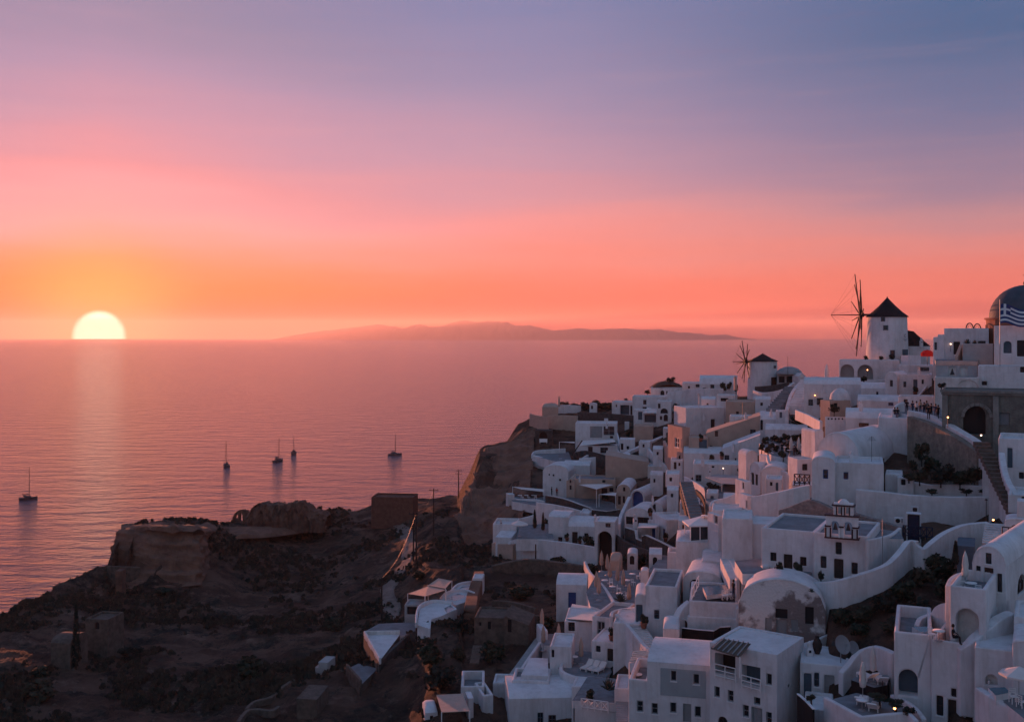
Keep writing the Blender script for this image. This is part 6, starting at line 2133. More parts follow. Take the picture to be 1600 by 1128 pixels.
# black stones and courtyard with loungers
for i, (x0, y0, x1, y1) in enumerate(((1299, 986, 1345, 990), (1340, 992, 1398, 1004), (1299, 1002, 1360, 1010))):
    wall(('upper', 'middle', 'lower')[i] + ' dry stone terrace strip above the dishes', [(x0, y0, 86 - i), ((x0 + x1) / 2, (y0 + y1) / 2, 85 - i), (x1, y1, 84 - i)], 2.0, m=LAVA, name='stone_wall', smooth=2)
place('dish', 'large grey satellite dish on the flat roof', at(1314.5, 1033, 80), R(20), scale=1.35)
place('dish', 'smaller grey satellite dish beside the large one', at(1332, 1031, 80.5), R(24), scale=1.0)
house('white flat house with courtyard doors and chimney', 1250, 1328, 1034, 1130, 5, -9, 81, par=.12, ops=[('tealwin', 1272, 1051, 1280, 1073), ('greydoor', 1288, 1055, 1304, 1086), ('tealdoor', 1256, 1052, 1268, 1092)])
place('chimney', 'left white chimney on the flat courtyard roof', at(1265, 1030, 83), -.1, scale=.95)
place('jar', 'dark tall jar beside the white chimney', at(1277, 1021, 83.5), 0, scale=1.4)
wall('white gable shaped wall above the courtyard', [(1317, 1051, 79), (1330, 1037, 79.3), (1345, 1017, 79.6), (1362, 1009, 79), (1380, 1014, 77.8), (1393, 1020, 76.8)], 5, th=.55, smooth=2)
wall('white wall stub left of the dry stone strips', [(1252, 1008, 86), (1275, 1000, 86.5), (1295, 990, 87), (1299, 1005, 86)], 2.5, smooth=1)
terrace('raised sun deck inside the gable wall', [(1330, 1062), (1345, 1050), (1390, 1056), (1386, 1070), (1366, 1074)], (1360, 1064, 76), PAVE, 2.2, BLACKM)
for i, (px, py) in enumerate(((1352, 1060), (1375, 1066))):
    place('lounger', ('left' if i == 0 else 'right') + ' lounger on the raised sun deck', at(px, py, 76.2 - .4 * i), R(200 - 25 * i), 'loungers on the raised sun deck')
place('parasol', 'folded parasol on the raised sun deck', at(1364, 1066, 75.8), 0)
place('parasol', 'folded parasol in the sunken court', at(1348, 1092, 73.2), 0)
place('lamp', 'orange lamp on the raised sun deck', at(1379, 1060, 75))
place('lamp', 'orange lamp in the dark path bed', at(1398, 1106, 70.5))
terrace('sunken blue court below the sun deck', [(1300, 1092), (1338, 1082), (1400, 1096), (1425, 1112), (1346, 1118)], (1360, 1102, 72.4), PAVE, 3, W)
for i, (px, py) in enumerate(((1348, 1098), (1367, 1108))):
    place('lounger', ('upper' if i == 0 else 'lower') + ' lounger in the sunken blue court', flat_pts([(px, py)], P3((1360, 1102, 72.4)).z)[0], R(150), 'loungers in the sunken court')
place('table', 'round white table in the sunken blue court', flat_pts([(1347, 1109)], P3((1360, 1102, 72.4)).z)[0], 0)
wall('white parapet in front of the sunken court', [(1286, 1088, 74), (1312, 1102, 72), (1344, 1119, 70), (1380, 1116, 69.6), (1418, 1112, 69.4), (1428, 1125, 68)], 4, smooth=1)
for i, (px, py, w_, h_) in enumerate(((1375, 1094, 40, 10), (1400, 1102, 34, 12), (1420, 1116, 24, 14))):
    shrub(('left', 'middle', 'right')[i] + ' dark planting along the curved path bed', px, py, w_, h_, 71.5 - i, 'planting of the curved path bed', i)
wall('white curving edge of the dark path bed', [(1390, 1084, 74), (1412, 1094, 72), (1428, 1106, 70.5), (1440, 1122, 69)], 2.2)
wall('black slatted screen of the left court', [(1245, 1084, 77), (1258, 1095, 75), (1270, 1108, 73)], 2.0, m=BLACKM, smooth=1, th=.15, name='screen_wall', caps=WHITEP, cat='screen')
house('white court block behind the black screen', 1256, 1302, 1106, 1150, 4, -10, 76.5, par=.2, ops=[('greydoor', 1290, 1112, 1302, 1128)])
shrub('potted olive bush behind the black screen', 1268, 1094, 18, 12, 75, None, 1)

# ------------------------------------------------------------------ bottom centre row
H1 = house('white two storey house with six shuttered windows, left of the row', 1011, 1110, 1033, 1140, 7, -14, 85.5, roof='side', rise=8, drop=0,
           ops=[('greywin', 1048, 1047.5, 1057, 1064), ('greywin', 1083, 1052.6, 1093, 1069), ('greywin', 1018, 1098, 1028, 1115.5), ('greywin', 1047, 1097, 1057, 1113.5),
                ('greywin', 1085.5, 1103, 1095.5, 1120), ('greydoor', 1067, 1099, 1080, 1128)])
house('lower wing with the porch terrace at the left end of the row', 982, 1013, 1060, 1140, 6, -14, 86.2, par=.8, rm=PAVE, ops=[('greywin', 995, 1095, 1005, 1112)])
q = MB()
wl_ = H1['_w']
x0_, x1_ = wl_ * .40, wl_ * .95
ht_ = H1['_H']
q = MB()
# raised plaster panel round the two upper windows
def loc_(px, py):
    k_ = (px - 800) / F; ya_ = R(-14); u_ = Vector((math.cos(ya_), math.sin(ya_))); L_ = H1.location
    s_l = (k_ * L_.y - L_.x) / (u_.x - k_ * u_.y); yy = L_.y + s_l * u_.y
    return s_l, CAMZ - (py - HOR) / F * yy - L_.z
a_, zt2 = loc_(1032, 1038); b2_, _ = loc_(1103, 1048); _, zb2 = loc_(1068, 1088)
holes_ = []
for wx0, wy0, wx1, wy1 in ((1048, 1047.5, 1057, 1064), (1083, 1052.6, 1093, 1069)):
    s0, _ = loc_(wx0 - .8, wy0); s1, _ = loc_(wx1 + .8, wy0); _, z1_ = loc_((wx0 + wx1) / 2, wy0 - .8); _, z0_ = loc_((wx0 + wx1) / 2, wy1 + 1.2)
    holes_.append([(s0, z0_), (s1, z0_), (s1, z1_), (s0, z1_)])
facade(q, lambda a, z, i: Vector((a, -.035 + i, z)), [(a_, zb2), (b2_, zb2), (b2_, zt2 - .25), (a_, zt2 - .25)], holes_, .034)
q.build('render_panel', mat('blue_grey_render', (.36, .41, .43), .92, .08, .8, bump=.2), H1)
house('white two storey house with balconies, right of the row', 1109, 1214, 1003, 1150, 5.8, -36, 82.5, par=.1, rm=WR, rops=[('win', 1231, 1068, 1235, 1074)],
      ops=[('hole', 1117, 1022, 1149, 1054, dict(rec=1.6)), ('hole', 1159, 1040, 1188, 1070, dict(mat=TEAL, rec=1.0)), ('greywin', 1197, 1052, 1206, 1070), ('greywin', 1116, 1072, 1124.5, 1089), ('greywin', 1137, 1078, 1146, 1096), ('greywin', 1178, 1089, 1188, 1101),
           ('greywin', 1160.5, 1101, 1170, 1120), ('greywin', 1197, 1112, 1206, 1132), ('greydoor', 1174, 1105, 1191, 1132), ('win', 1122, 1119, 1137, 1132, dict(arch=True))])
railing('white railing on the upper balcony of the right house', (1117, 1056, 82.0), (1149, 1064, 80.9), 1.0, 2, WHITEP, rails=3)
railing('white railing on the lower balcony of the right house', (1159, 1072, 80.6), (1188, 1080, 79.6), .9, 2, WHITEP, rails=3)
pg = canopy('weathered timber shade roof over the balcony', [(1110, 1012, 81.6), (1156, 1026, 79.6), (1173, 1005, 81), (1128, 997, 82.5)], 0, (0, 1), m=WOOD, cat='pergola', name='pergola', drop=1.6)
for k in range(6):
    t = (k + .5) / 6
    A_, B_ = at(1110, 1012, 81.6).lerp(at(1156, 1026, 79.6), t), at(1128, 997, 82.5).lerp(at(1173, 1005, 81), t)
    q = MB(); q.tube([A_ - pg.location + Vector((0, 0, .06)), B_ - pg.location + Vector((0, 0, .06))], .06, 5); q.build('batten', GREY, pg)
wall('tall black screen behind the turret, upper', [(1065, 981, 97), (1090, 984, 95.5), (1115, 986, 94), (1125, 980, 94), (1141, 979, 93)], 1.5, th=.12, m=BLACKM, smooth=1, name='screen_wall', caps=WHITEP, cat='screen')
wall('tall black screen behind the turret, lower', [(1058, 1001, 94), (1085, 1006, 92.5), (1112, 1010, 91)], 1.5, th=.12, m=BLACKM, smooth=1, name='screen_wall', caps=WHITEP, cat='screen')
house('white turret with rosy rounded head', 1036, 1062, 982, 1030, 4, -10, 96, roof='pillow', rise=7)
place('cooler', 'white cooling unit behind the timber shade roof', at(1172, 1003, 91.5), -.5, scale=1.5)
house('white long block under the pool bastion', 1074, 1196, 962, 1012, 6, -14, 98, par=.1)
house('tall white house with teal door and square window', 1008, 1058, 914, 1010, 8, -14, 104, par=.3, ops=[('win', 1022, 953, 1030, 967, dict(frame=TEAL))], rm=CEM)
house('white wing with tall teal door', 992, 1011, 936, 1010, 5, -8, 104.5, roof='vault', rise=8, ops=[('tealdoor', 994, 944.5, 1004, 980)])
wall('white quarter arch buttress beside the tall house', [(1059, 980, 98), (1062, 962, 98.4), (1069, 948, 98.8), (1078, 939, 99)], 1.2, th=.7, name='arch_buttress')
house('pale block at the arch buttress foot', 1056, 1080, 965, 1000, 4, -10, 98.8, par=.1, ops=[('arch', 1062, 968, 1074, 985)])
stairs('white outer stair climbing to the teal door', (1019, 1016, 98), (995, 980, 103), 1.8, 12, m=WA)
wall('white curved parapet beside the outer stair', [(958, 962, 107), (960, 955, 109), (975, 950, 110), (992, 948, 108)], 1.8)
wall('white long parapet falling along the outer stair', [(960, 958, 106), (975, 972, 104), (990, 990, 101), (1005, 1008, 98), (1016, 1016, 96.5)], 4, th=.4)
house('white house behind the stair parapet', 958, 1000, 972, 1040, 5, -12, 104, par=.1)
house('porch with dark recess at the left house', 983, 1014, 1040, 1090, 3, -12, 90.3, par=0, ops=[('hole', 988, 1043, 1010, 1070, dict(mat=TEAL, rec=1.3))], name='porch', cat='porch') if False else None
pg2 = canopy('bleached slatted pergola over the porch terrace', [(983, 1035, 91), (1008, 1030, 92.5), (1020, 1016, 98), (990, 1018, 98)], 0, (0,), m=WA, name='pergola', cat='pergola')
for k in range(5):
    t = (k + .5) / 5
    A_, B_ = at(983, 1035, 91).lerp(at(990, 1018, 98), t), at(1008, 1030, 92.5).lerp(at(1020, 1016, 98), t)
    q = MB(); q.tube([A_ - pg2.location + Vector((0, 0, .07)), B_ - pg2.location + Vector((0, 0, .07))], .09, 6); q.build('slat', WA, pg2)
place('table', 'white table on the porch terrace', at(996, 1066, 89.2), 0)
stairs('narrow straight steps between house row and terrace', (975, 1130, 89), (972, 1062, 97), 1.3, 22, m=GREYP)

# ------------------------------------------------------------------ left cluster
house('small white house with bright blue door', 869, 917, 913, 968, 6, -6, 132, roof='side', rise=6, ops=[('bluedoor', 888, 925.5, 900, 950)])
terrace('paved cafe terrace with folded parasols', [(916, 925), (935, 892), (1000, 890), (1010, 920), (990, 948), (950, 956), (922, 946)], (962, 925, 127), PAVE, 3, W)
house('round beige thatched hut on the cafe terrace', 953, 972, 876, 893, 3, 0, 143, m=TAN, roof='pillow', rise=9, cat='hut', name='hut')
wall('white sloping rail wall of the cafe terrace', [(912, 876, 146), (920, 893, 140), (932, 905, 134), (945, 920, 128), (960, 945, 119)], 1.3)
za_ = P3((962, 925, 127)).z
for i, (px, py) in enumerate(((953, 912), (965, 918), (974, 925), (969, 902), (949, 899), (940, 893), (932, 928), (936, 938), (983, 948))):
    place('parasol_sand' if i != 8 else 'parasol_sand', ('tall folded sand parasol in the middle of the cafe', 'folded sand parasol right of the middle one', 'folded sand parasol nearest the agave', 'folded sand parasol beside the beige hut',
          'slim folded parasol left of the beige hut', 'slim folded parasol near the great arch', 'folded sand parasol at the left cafe rail', 'folded parasol in front at the cafe rail', 'folded parasol over the curved terrace')[i],
          flat_pts([(px, py)], za_)[0], 0, 'folded parasols on the cafe terrace', 1.05)
for i, (px, py) in enumerate(((945, 915), (957, 925), (980, 915), (968, 936), (988, 905))):
    pp = flat_pts([(px, py)], za_)[0]
    place('table', ('left', 'central', 'upper right', 'front', 'far right')[i] + ' table on the cafe terrace', pp, 0, 'cafe tables')
    place('chair', ('left', 'central', 'upper right', 'front', 'far right')[i] + ' chair on the cafe terrace', pp + Vector((.8, .1, 0)), i * 1.2, 'cafe chairs')
agave('big dark agave on the cafe terrace corner', 969, 940, 26, 118)
for i, (px, py, w_, h_) in enumerate(((990, 925, 26, 26), (925, 898, 24, 22), (1000, 888, 24, 26), (1018, 880, 22, 20), (980, 880, 22, 16))):
    shrub(('dark shrub by the white post', 'dark bush left of the folded parasols', 'dark creeper below the stone wall', 'dark bush under the lower stone tier', 'dark shrub behind the beige hut')[i], px, py, w_, h_, None, 'bushes round the cafe', i)
house('white gate pier right of the cafe terrace', 1001, 1013, 894, 930, 2, -6, 121, roof='vault', rise=3, name='gate_pier', cat='pier')
terrace('dark dining deck with guests', [(1013, 908), (1030, 898), (1070, 905), (1072, 920), (1040, 923)], (1045, 913, 112.5), CEM, 3, W)
stairs('shaded steps right of the stone wall', (1028, 893, 125), (1050, 868, 140), 2.6, 10, m=CEM)
person('guest in orange shirt on the dining deck', at(1043, 914, 112), 'stand', 'orange', 'denim', 2.2)
person('guest in beige beside the orange shirt', at(1059, 916, 111.5), 'sit', 'beige', 'black', 2.8)
house('white hanging balcony below the rounded house', 1043, 1060, 862, 884, 3, -6, 122, par=.5, ops=[], m=W)
canopy('rosy sloping fabric roof over the lower court', [(885, 966, 116), (926, 969, 113), (940, 950, 121), (894, 943, 125)], 0, (0, 1), m=CANVAS)
house('white wall house under the fabric roof', 882, 928, 970, 1026, 6, -8, 115, par=.1, ops=[('win', 888, 970.5, 898, 986)])
house('white rounded house with tall grey window', 925, 962, 962, 1024, 7, -24, 112, par=.4, rm=CEM, ops=[('greywin', 933, 971, 945, 997)])
house('white lower house with door and two small windows', 924, 984, 1000, 1066, 6, -20, 107, par=.1, ops=[('win', 931, 1009, 938, 1018.5), ('door', 949, 1013.5, 958, 1033), ('win', 968.5, 1038, 975, 1050)])
terrace('dark sun terrace with three loungers', [(872, 1044), (880, 1028), (905, 1016), (945, 1020), (960, 1046), (940, 1062), (900, 1058)], (915, 1042, 106.5), CEM, 3, W)
wall('white curved parapet of the lounger terrace', [(893, 1019, 110), (878, 1032, 107), (874, 1044, 105), (884, 1052, 103.5), (910, 1060, 102), (935, 1066, 101)], 2.8)
zl_ = P3((915, 1042, 106.5)).z
for i, px in enumerate((915, 925, 935)):
    place('lounger', ('left', 'middle', 'right')[i] + ' white lounger of three in a row', flat_pts([(px, 1046 + 2 * i)], zl_)[0], R(-35), 'three loungers in a row')
place('parasol_sand', 'folded sand parasol beside the lounger row', flat_pts([(908, 1038)], zl_)[0], 0)
place('table', 'round table on the lounger terrace', flat_pts([(897, 1036)], zl_)[0], 0)
house('pink block with slit window left of the lounger terrace', 859, 893, 1009, 1085, 5, -8, 106.5, par=.2, ops=[('win', 862, 1015, 866, 1027)])
house('low white front below the lounger terrace', 893, 968, 1071, 1120, 3, -12, 99.5, par=.1)
terrace('pale rosy roof slab beside the pink block', [(814, 1054), (828, 1027), (856, 1028), (857, 1056)], (838, 1043, 106), WR, 3, W)
stairs('straight blue stair between two parapets', (796, 1068, 107), (846, 998, 121), 1.5, 26, m=GREYP)
wall('left white parapet of the blue stair', [(792, 1066, 107.5), (812, 1040, 112.5), (832, 1010, 118.5), (846, 992, 122.5)], 1.8, th=.4, smooth=1)
wall('right white parapet of the blue stair', [(812, 1052, 107.5), (828, 1028, 112), (846, 1002, 117.5)], 1.8, th=.35, smooth=1)
house('little white cabin by the stair head', 846, 856, 985, 1005, 3, 10, 118, par=.1)
for i, (px, py) in enumerate(((847, 988), (849, 1016), (873, 1014))):
    place('parasol_sand', ('folded parasol at the head of the blue stair', 'folded parasol below the blue stair head', 'folded parasol left of the fabric roof house')[i], at(px, py, (121, 116, 113)[i]), 0, 'folded parasols by the blue stair')
terrace('small dark roof yard left of the fabric roof', [(847, 1008), (852, 990), (872, 990), (872, 1008)], (860, 1000, 118), CEM, 2, W)
house('white vaulted house at the bottom with pink left end', 795, 900, 1092, 1150, 6.5, 4, 100, roof='side', rise=9, ops=[('tealwin', 840, 1113, 849, 1130), ('tealwin', 857, 1117, 869, 1132)],
      lops=[('bluewin', 777, 1101, 783, 1117), ('door', 788, 1110, 792, 1130)])
house('small bulging white vault on the bottom roof', 838, 900, 1088, 1094, 5, -18, 102, roof='pillow', rise=11, foot=.3)
house('white low landing left of the blue stair', 770, 800, 1066, 1090, 3, -4, 107, par=.35)
house('white terrace nook with tables by the blue stair', 800, 858, 1062, 1096, 4, -5, 103, par=.4, rm=CEM)
house('white terrace house with crossed balustrade', 894, 968, 1094, 1150, 7, -16, 94, par=.0, rm=PAVE, ops=[('hole', 896, 1110, 962, 1140, dict(mat=BLACKM, rec=.5))])
railing('white crossed balustrade above the black panel', (908, 1106, 93.3), (950, 1112, 91.6), .9, 4, WHITEP, True)
agave('palm like spiky plant on the balustrade terrace', 951, 1078, 34, 94)
shrub('leafy bush on the balustrade terrace', 922, 1092, 20, 16, 94, None, 0)
terrace('blue grey balustrade terrace floor', [(898, 1094), (918, 1075), (966, 1072), (968, 1098)], (935, 1086, 95), PAVE, 2.5, W)
house('white side block right of the balustrade terrace', 960, 984, 1074, 1150, 4, -10, 93, par=.2)
house('white pergola house corner at the bottom edge', 664, 684, 1114, 1150, 3, 10, 99, roof='pillow', rise=7, ops=[('hole', 672, 1118, 677, 1130)])
canopy('rosy flat pergola roof at the bottom edge', [(690, 1112, 96), (734, 1110, 95), (722, 1083, 101), (682, 1085, 102)], 0, (0, 1, 2), m=CANVAST, name='pergola', cat='pergola')
house('white open roofed box terrace', 720, 757, 1072, 1098, 5, 6, 104, par=.9, rm=CEM, foot=1)
house('small white terrace shaped like a prow', 754, 771, 1086, 1112, 4, 14, 102, par=.8, rm=CEM, foot=1)
house('white pier beside the pergola roof', 731, 740, 1091, 1120, 2, 10, 100, par=0, name='pier', cat='pier')
CLIFFM = mat('red_brown_tuff', (.235, .125, .085), .95, .2, .35, base2=(.13, .068, .048), detail=9, bump=.8, bump_scale=2.0, stain=(.07, .05, .04), stain_amt=.6)
# ------------------------------------------------------------------ left headland: ruins, poles, pool terraces, boats
bk = house('roofless brick block on the cliff edge', 580, 645, 776, 802, 6, -6, 233, m=mat('red_tuff_brick', (.20, .095, .07), .95, .2, 1.2, bump=.8), par=.4, cat='ruined block', name='ruined_block', ops=[('hole', 577, 780, 579, 790)])
house('low rear wall of the roofless brick block', 602, 622, 772, 780, 2, -6, 240, m=MATS['red_tuff_brick'], par=0, name='ruined_wall', cat='ruined wall')

# ruined castle remains: an irregular rock like mass with a window at its left end
def ruin_mass(label, outline, d, dep, yb):
    p = at(outline[0][0], yb, d)
    xs = np.array([o[0] for o in outline], float)
    ys = np.array([o[1] for o in outline], float)
    px = np.linspace(xs[0], xs[-1], 90)
    vs, fs = [], []
    K = 18
    for i, x in enumerate(px):
        top = (yb - np.interp(x, xs, ys)) * d / F
        for j in range(K):
            t = j / (K - 1)
            if t < .5:
                y, z = -dep * .3 + t * dep * .32, top * min(1, (t / .42)) ** .75
            else:
                y, z = -dep * .14 + (t - .5) * dep * 1.6, top * (1 - ((t - .5) / .5) ** 3.5)
            nn = noise.fractal(Vector((x * .16, t * 4.5, 4.0)), .8, 2, 6)
            vs.append(((x - outline[0][0]) * d / F + nn * .25, y + nn * .9, max(-1.5, z + nn * .35 * (.2 < t < .9)) if 0 < j < K - 1 else -1.5))
    for i in range(89):
        for j in range(K - 1):
            a = i * K + j
            fs.append((a, a + K, a + K + 1, a + 1))
    q = MB()
    q.raw(vs, fs, 0, False)
    o = q.build('castle_ruin', ROCKM, None, p)
    return tag(o, label, 'ruin')


ROCKM = mat('red_tuff_rock', (.19, .105, .075), .95, .25, .7, base2=(.09, .05, .04), bump=1.0, bump_scale=1.5)
ruin_mass('long eroded ruin of the old castle on the headland', [(383, 812), (390, 800), (396, 792), (402, 786), (412, 784.5), (425, 787), (437, 786), (452, 786), (460, 783), (470, 782), (480, 785), (486, 792), (492, 797), (505, 799), (512, 806)], 232, 9, 818)
rw = house('broken ruin wall pierced by two gaps', 362, 388, 797, 816, 1.2, -4, 233, m=ROCKM, roof='vault', rise=3.5, cat='ruin', name='ruin_arch', ops=[])
bpy.data.objects.remove([c for c in rw.children if c.name.startswith('wall')][0])
for c in [c for c in rw.children if c.name.startswith('roof')]:
    bpy.data.objects.remove(c)
q = MB()
d_ = 233
ol = [(0, -1), (3.7, -1), (3.7, 2.9), (2.6, 3.15), (1.7, 3.05), (.8, 2.4), (.2, 1.4)]
gaps = [[(.75, 1.1), (1.4, 1.05), (1.45, 1.9), (1.0, 2.1)], [(1.85, .5), (2.6, .5), (2.5, 1.6), (2.3, 2.5), (1.95, 2.3)]]
facade(q, lambda a, z, i: Vector((a, i, z)), ol, gaps, 1.0)
facade(q, lambda a, z, i: Vector((a, 1.0, z)), ol, gaps, 0.01)
for i in range(len(ol)):
    a, b_ = ol[i], ol[(i + 1) % len(ol)]
    q.face([(a[0], 0, a[1]), (b_[0], 0, b_[1]), (b_[0], 1.0, b_[1]), (a[0], 1.0, a[1])])
q.build('wall', ROCKM, rw, (0, 0, rw['_H'] - 3.0))

# small stone towers and huts on the near slope
house('square stone watch hut with round window on the slope', 133, 168, 966, 1020, 4, -10, gd(150, 1020, .5), m=OLDST, par=.3, cat='stone hut', name='stone_hut', ops=[('arch', 148, 972, 155, 983)])
house('low stone hut left of the watch hut', 79, 110, 1004, 1032, 4, -8, gd(95, 1032, .5), m=OLDST, roof='side', rise=8, cat='stone hut', name='stone_hut')
wall('weathered tan wall fragment at the foot of the cliff', [(x, y, gd(x, y, 2.0)) for x, y in ((172, 884), (196, 885), (220, 886))], 2.2, m=OLDST, th=.8, smooth=1, name='ruin_wall')
house('rocky pier below the headland cliff', 180, 190, 892, 930, 2, 0, 172, m=ROCKM, par=0, cat='rock pier', name='rock_pier')

# utility poles
def pole(label, px, yt, yb, d, arms=1, lean=0.0):
    p = sit(px, yb)
    d = p.y
    H = (yb - yt) * d / F
    root = empty('utility_pole', p, label, 'utility pole', 'utility poles of the headland')
    q = MB(); q.tube([(0, 0, -1), (lean, 0, H)], [.16, .10], 7); q.build('pole', WOODD, root)
    for k in range(arms):
        q = MB(); q.tube([(-.85, 0, H - .35 - .9 * k), (.85, 0, H - .35 - .9 * k)], .07, 5); q.build('crossarm', WOODD, root)
        for x in (-.75, 0, .75):
            q = MB(); q.lathe((x, 0, H - .3 - .9 * k), [(.06, 0), (.08, .12), (.04, .22), (0, .25)], 6); q.build('insulator', METAL, root)
    return p + Vector((lean, 0, H - .2))


t1 = pole('utility pole with crossarm standing on the skyline', 716.5, 733, 776, 262, 2)
t2 = pole('utility pole with crossarm beside the track', 677.5, 763, 836, 190, 1)
t3 = pole('left pole of the pair by the track', 646, 800, 876, 172, 1)
t4 = pole('right pole of the pair by the track', 650.5, 800, 876, 171.5, 0)
t5 = pole('thin pole standing on the scrub slope', 596.5, 902, 968, 150, 0)
t6 = pole('short thin pole below the long parapet wall', 837, 850, 888, 160, 0)
for i, (a, b_) in enumerate(((t1, t2), (t2, t3), (t4, t5))):
    q = MB()
    pts = [a.lerp(b_, k / 12) - Vector((0, 0, 1.6 * math.sin(math.pi * k / 12))) - a for k in range(13)]
    q.tube(pts, .018, 3)
    tag(q.build('overhead_wire', METAL, None, a), ('sagging wire from the skyline pole to the track pole', 'sagging wire from the track pole to the pole pair', 'sagging wire from the pole pair to the thin pole')[i], 'wire', 'overhead wires')

# dirt track up the headland
TRK = mat('pale_dirt', (.25, .20, .17), .95, .2, .5, base2=(.12, .095, .08), bump=1.0, bump_scale=1.5)
q = MB()
tr_pts = catmull([on(x, y) for x, y in ((616, 985), (613, 950), (606, 925), (612, 905), (632, 880), (640, 860), (636, 835), (618, 815), (612, 808))], 6)
vs = []
tr_pts = [Vector((p_.x, p_.y, 0)) for p_ in tr_pts]
hh = np.array([max(surf(p_.x + dx_, p_.y) for dx_ in (-1.2, 0, 1.2)) for p_ in tr_pts])
hh = np.convolve(np.pad(hh, 2, 'edge'), np.ones(5) / 5, 'valid')
for i, p_ in enumerate(tr_pts):
    t = tr_pts[min(i + 1, len(tr_pts) - 1)] - tr_pts[max(i - 1, 0)]
    s_v = Vector((t.y, -t.x, 0)).normalized()
    wv_ = 1.15 + .35 * math.sin(i * .9) + .3 * noise.noise(Vector((i * .37, 2, 5)))
    for k, dzz in ((-1.2, -.4), (-1, .12), (-.55, .1), (0, .14), (.55, .1), (1, .12), (1.2, -.4)):
        pp = p_ + s_v * wv_ * k
        vs.append((pp.x, pp.y, surf(pp.x, pp.y) + dzz + .04))
q.raw(vs, [(i * 7 + k, (i + 1) * 7 + k, (i + 1) * 7 + k + 1, i * 7 + k + 1) for i in range(len(tr_pts) - 1) for k in range(6)], 0, True)
tag(q.build('dirt_track', TRK), 'pale winding dirt track up the headland', kind='structure')

# pool terraces halfway down
canopy('large square beige canopy above the pool terraces', [(637, 927, gd(637, 927, 3.2)), (664, 931, gd(664, 931, 3.2)), (697, 921, gd(697, 921, 3.2)), (669, 915, gd(669, 915, 3.2))], 0, (0, 1, 2), m=CANVAST, drop=3.2)
canopy('second beige canopy behind the large one', [(669, 914, gd(669, 914, 3.2)), (696, 919, gd(696, 919, 3.2)), (706, 907, gd(706, 907, 3.2)), (685, 903, gd(685, 903, 3.2))], 0, (0, 1, 2), m=CANVAST, drop=3.2)
POOLS = (([(652, 976), (656, 951), (676, 941), (706, 944), (714, 951), (690, 962), (674, 967), (672, 982)], (678, 958), [(694, 950), (704, 945), (710, 950), (698, 958)]),
         ([(690, 938), (700, 928), (722, 924), (740, 929), (735, 938), (712, 945)], (714, 934), [(700, 934), (716, 927), (730, 931), (713, 938)]),
         ([(706, 926), (718, 915), (740, 911), (754, 908), (752, 922), (732, 928)], (730, 918), [(714, 922), (722, 916), (737, 915), (729, 921)]))
for i, (pts, (rx_, ry_), pool) in enumerate(POOLS):
    dd_ = gd(rx_, ry_, 1.3)
    nm = ('lowest', 'middle', 'highest')[i]
    terrace(nm + ' white wavy pool terrace on the slope', pts, (rx_, ry_, dd_), WR, 2.2, W, group='white pool terraces')
    terrace(nm + ' bright blue pool in the white terraces', pool, (rx_, ry_, dd_), WATER, .25, WHITEP, cat='pool', name='pool', group='pools of the white terraces', lift=.03)
    z_ = P3((rx_, ry_, dd_)).z
    wall(nm + ' white curved rim round the pool terrace', [(pts[k][0], pts[k][1] - 4, (CAMZ - z_ - .45) * F / (pts[k][1] - 4 - HOR)) for k in range(0, 4)], .7, th=.3, ground=False, name='terrace_wall', cat='terrace wall')
house('white pump house behind the highest pool', 738, 754, 903, 922, 3, -4, gd(746, 922, 1.0), par=.1)
wall('tan rock fin above the pool terraces', [(741, 962, gd(741, 962, 1.2)), (745, 945, gd(745, 945, 2.2)), (748, 925, gd(748, 925, 1.6)), (754, 906, gd(754, 906, 2.4)), (757, 892, gd(757, 892, 1.4))], 5, m=CLIFFM, th=1.6, name='rock_wall')
house('pool bar counter under the beige canopies', 632, 662, 944, 968, 3, -4, gd(647, 968, .5), m=GREYP, par=.2, name='pool_bar', cat='bar', ops=[('hole', 636, 948, 656, 960)])
DT_ = gd(610, 985, 1.6)
terrace('cement deck of the lower terrace house', [(570, 986), (592, 974), (636, 972), (650, 974), (648, 992), (575, 993)], (610, 985, DT_), CEM, 4, W)
terrace('pale triangular roof terrace on the slope', [(568, 992), (625, 991), (592, 1034)], (598, 1005, gd(598, 1005, 2.0)), WR, 4, OLDST)
zT_ = P3((598, 1005, gd(598, 1005, 2.0))).z
rim('white edge of the triangular roof terrace', [(568, 992), (580, 1013), (592, 1034)], zT_, .55, m=W)
rim('white back edge of the triangular roof terrace', [(568, 992), (625, 991)], zT_, .5, m=WA)
wall('dark lower wall of the triangular terrace', [(593, 1036, gd(593, 1036, 1.4)), (612, 1016, gd(612, 1016, 1.4)), (640, 990, gd(640, 990, 1.4)), (650, 985, gd(650, 985, 1.4))], 2.6, th=.4, m=LAVA, smooth=1, name='stone_wall')
terrace('sunken grey yard below the triangular terrace', [(540, 1046), (560, 1036), (590, 1044), (562, 1072)], (562, 1052, gd(562, 1052, .9)), CEM, 3, OLDST)
rim('grey straight parapet of the sunken yard', [(540, 1046), (551, 1059), (562, 1072)], P3((562, 1052, gd(562, 1052, .9))).z, .7, m=OLDST)
house('small derelict shed on the scrub slope', 463, 495, 1091, 1112, 4, -8, gd(480, 1112, .6), m=OLDST, roof='shed', rise=2, cat='shed', name='shed')
for i, (pts) in enumerate(([(x, y, gd(x, y, 1.0)) for x, y in ((388, 1106), (400, 1095), (425, 1088), (440, 1075), (462, 1060))], [(x, y, gd(x, y, 1.0)) for x, y in ((375, 1126), (392, 1108), (425, 1110), (438, 1102))])):
    wall(('upper' if i == 0 else 'lower') + ' low dry stone line on the scrub slope', pts, .8, m=OLDST, name='stone_wall', th=.4, ground=False)
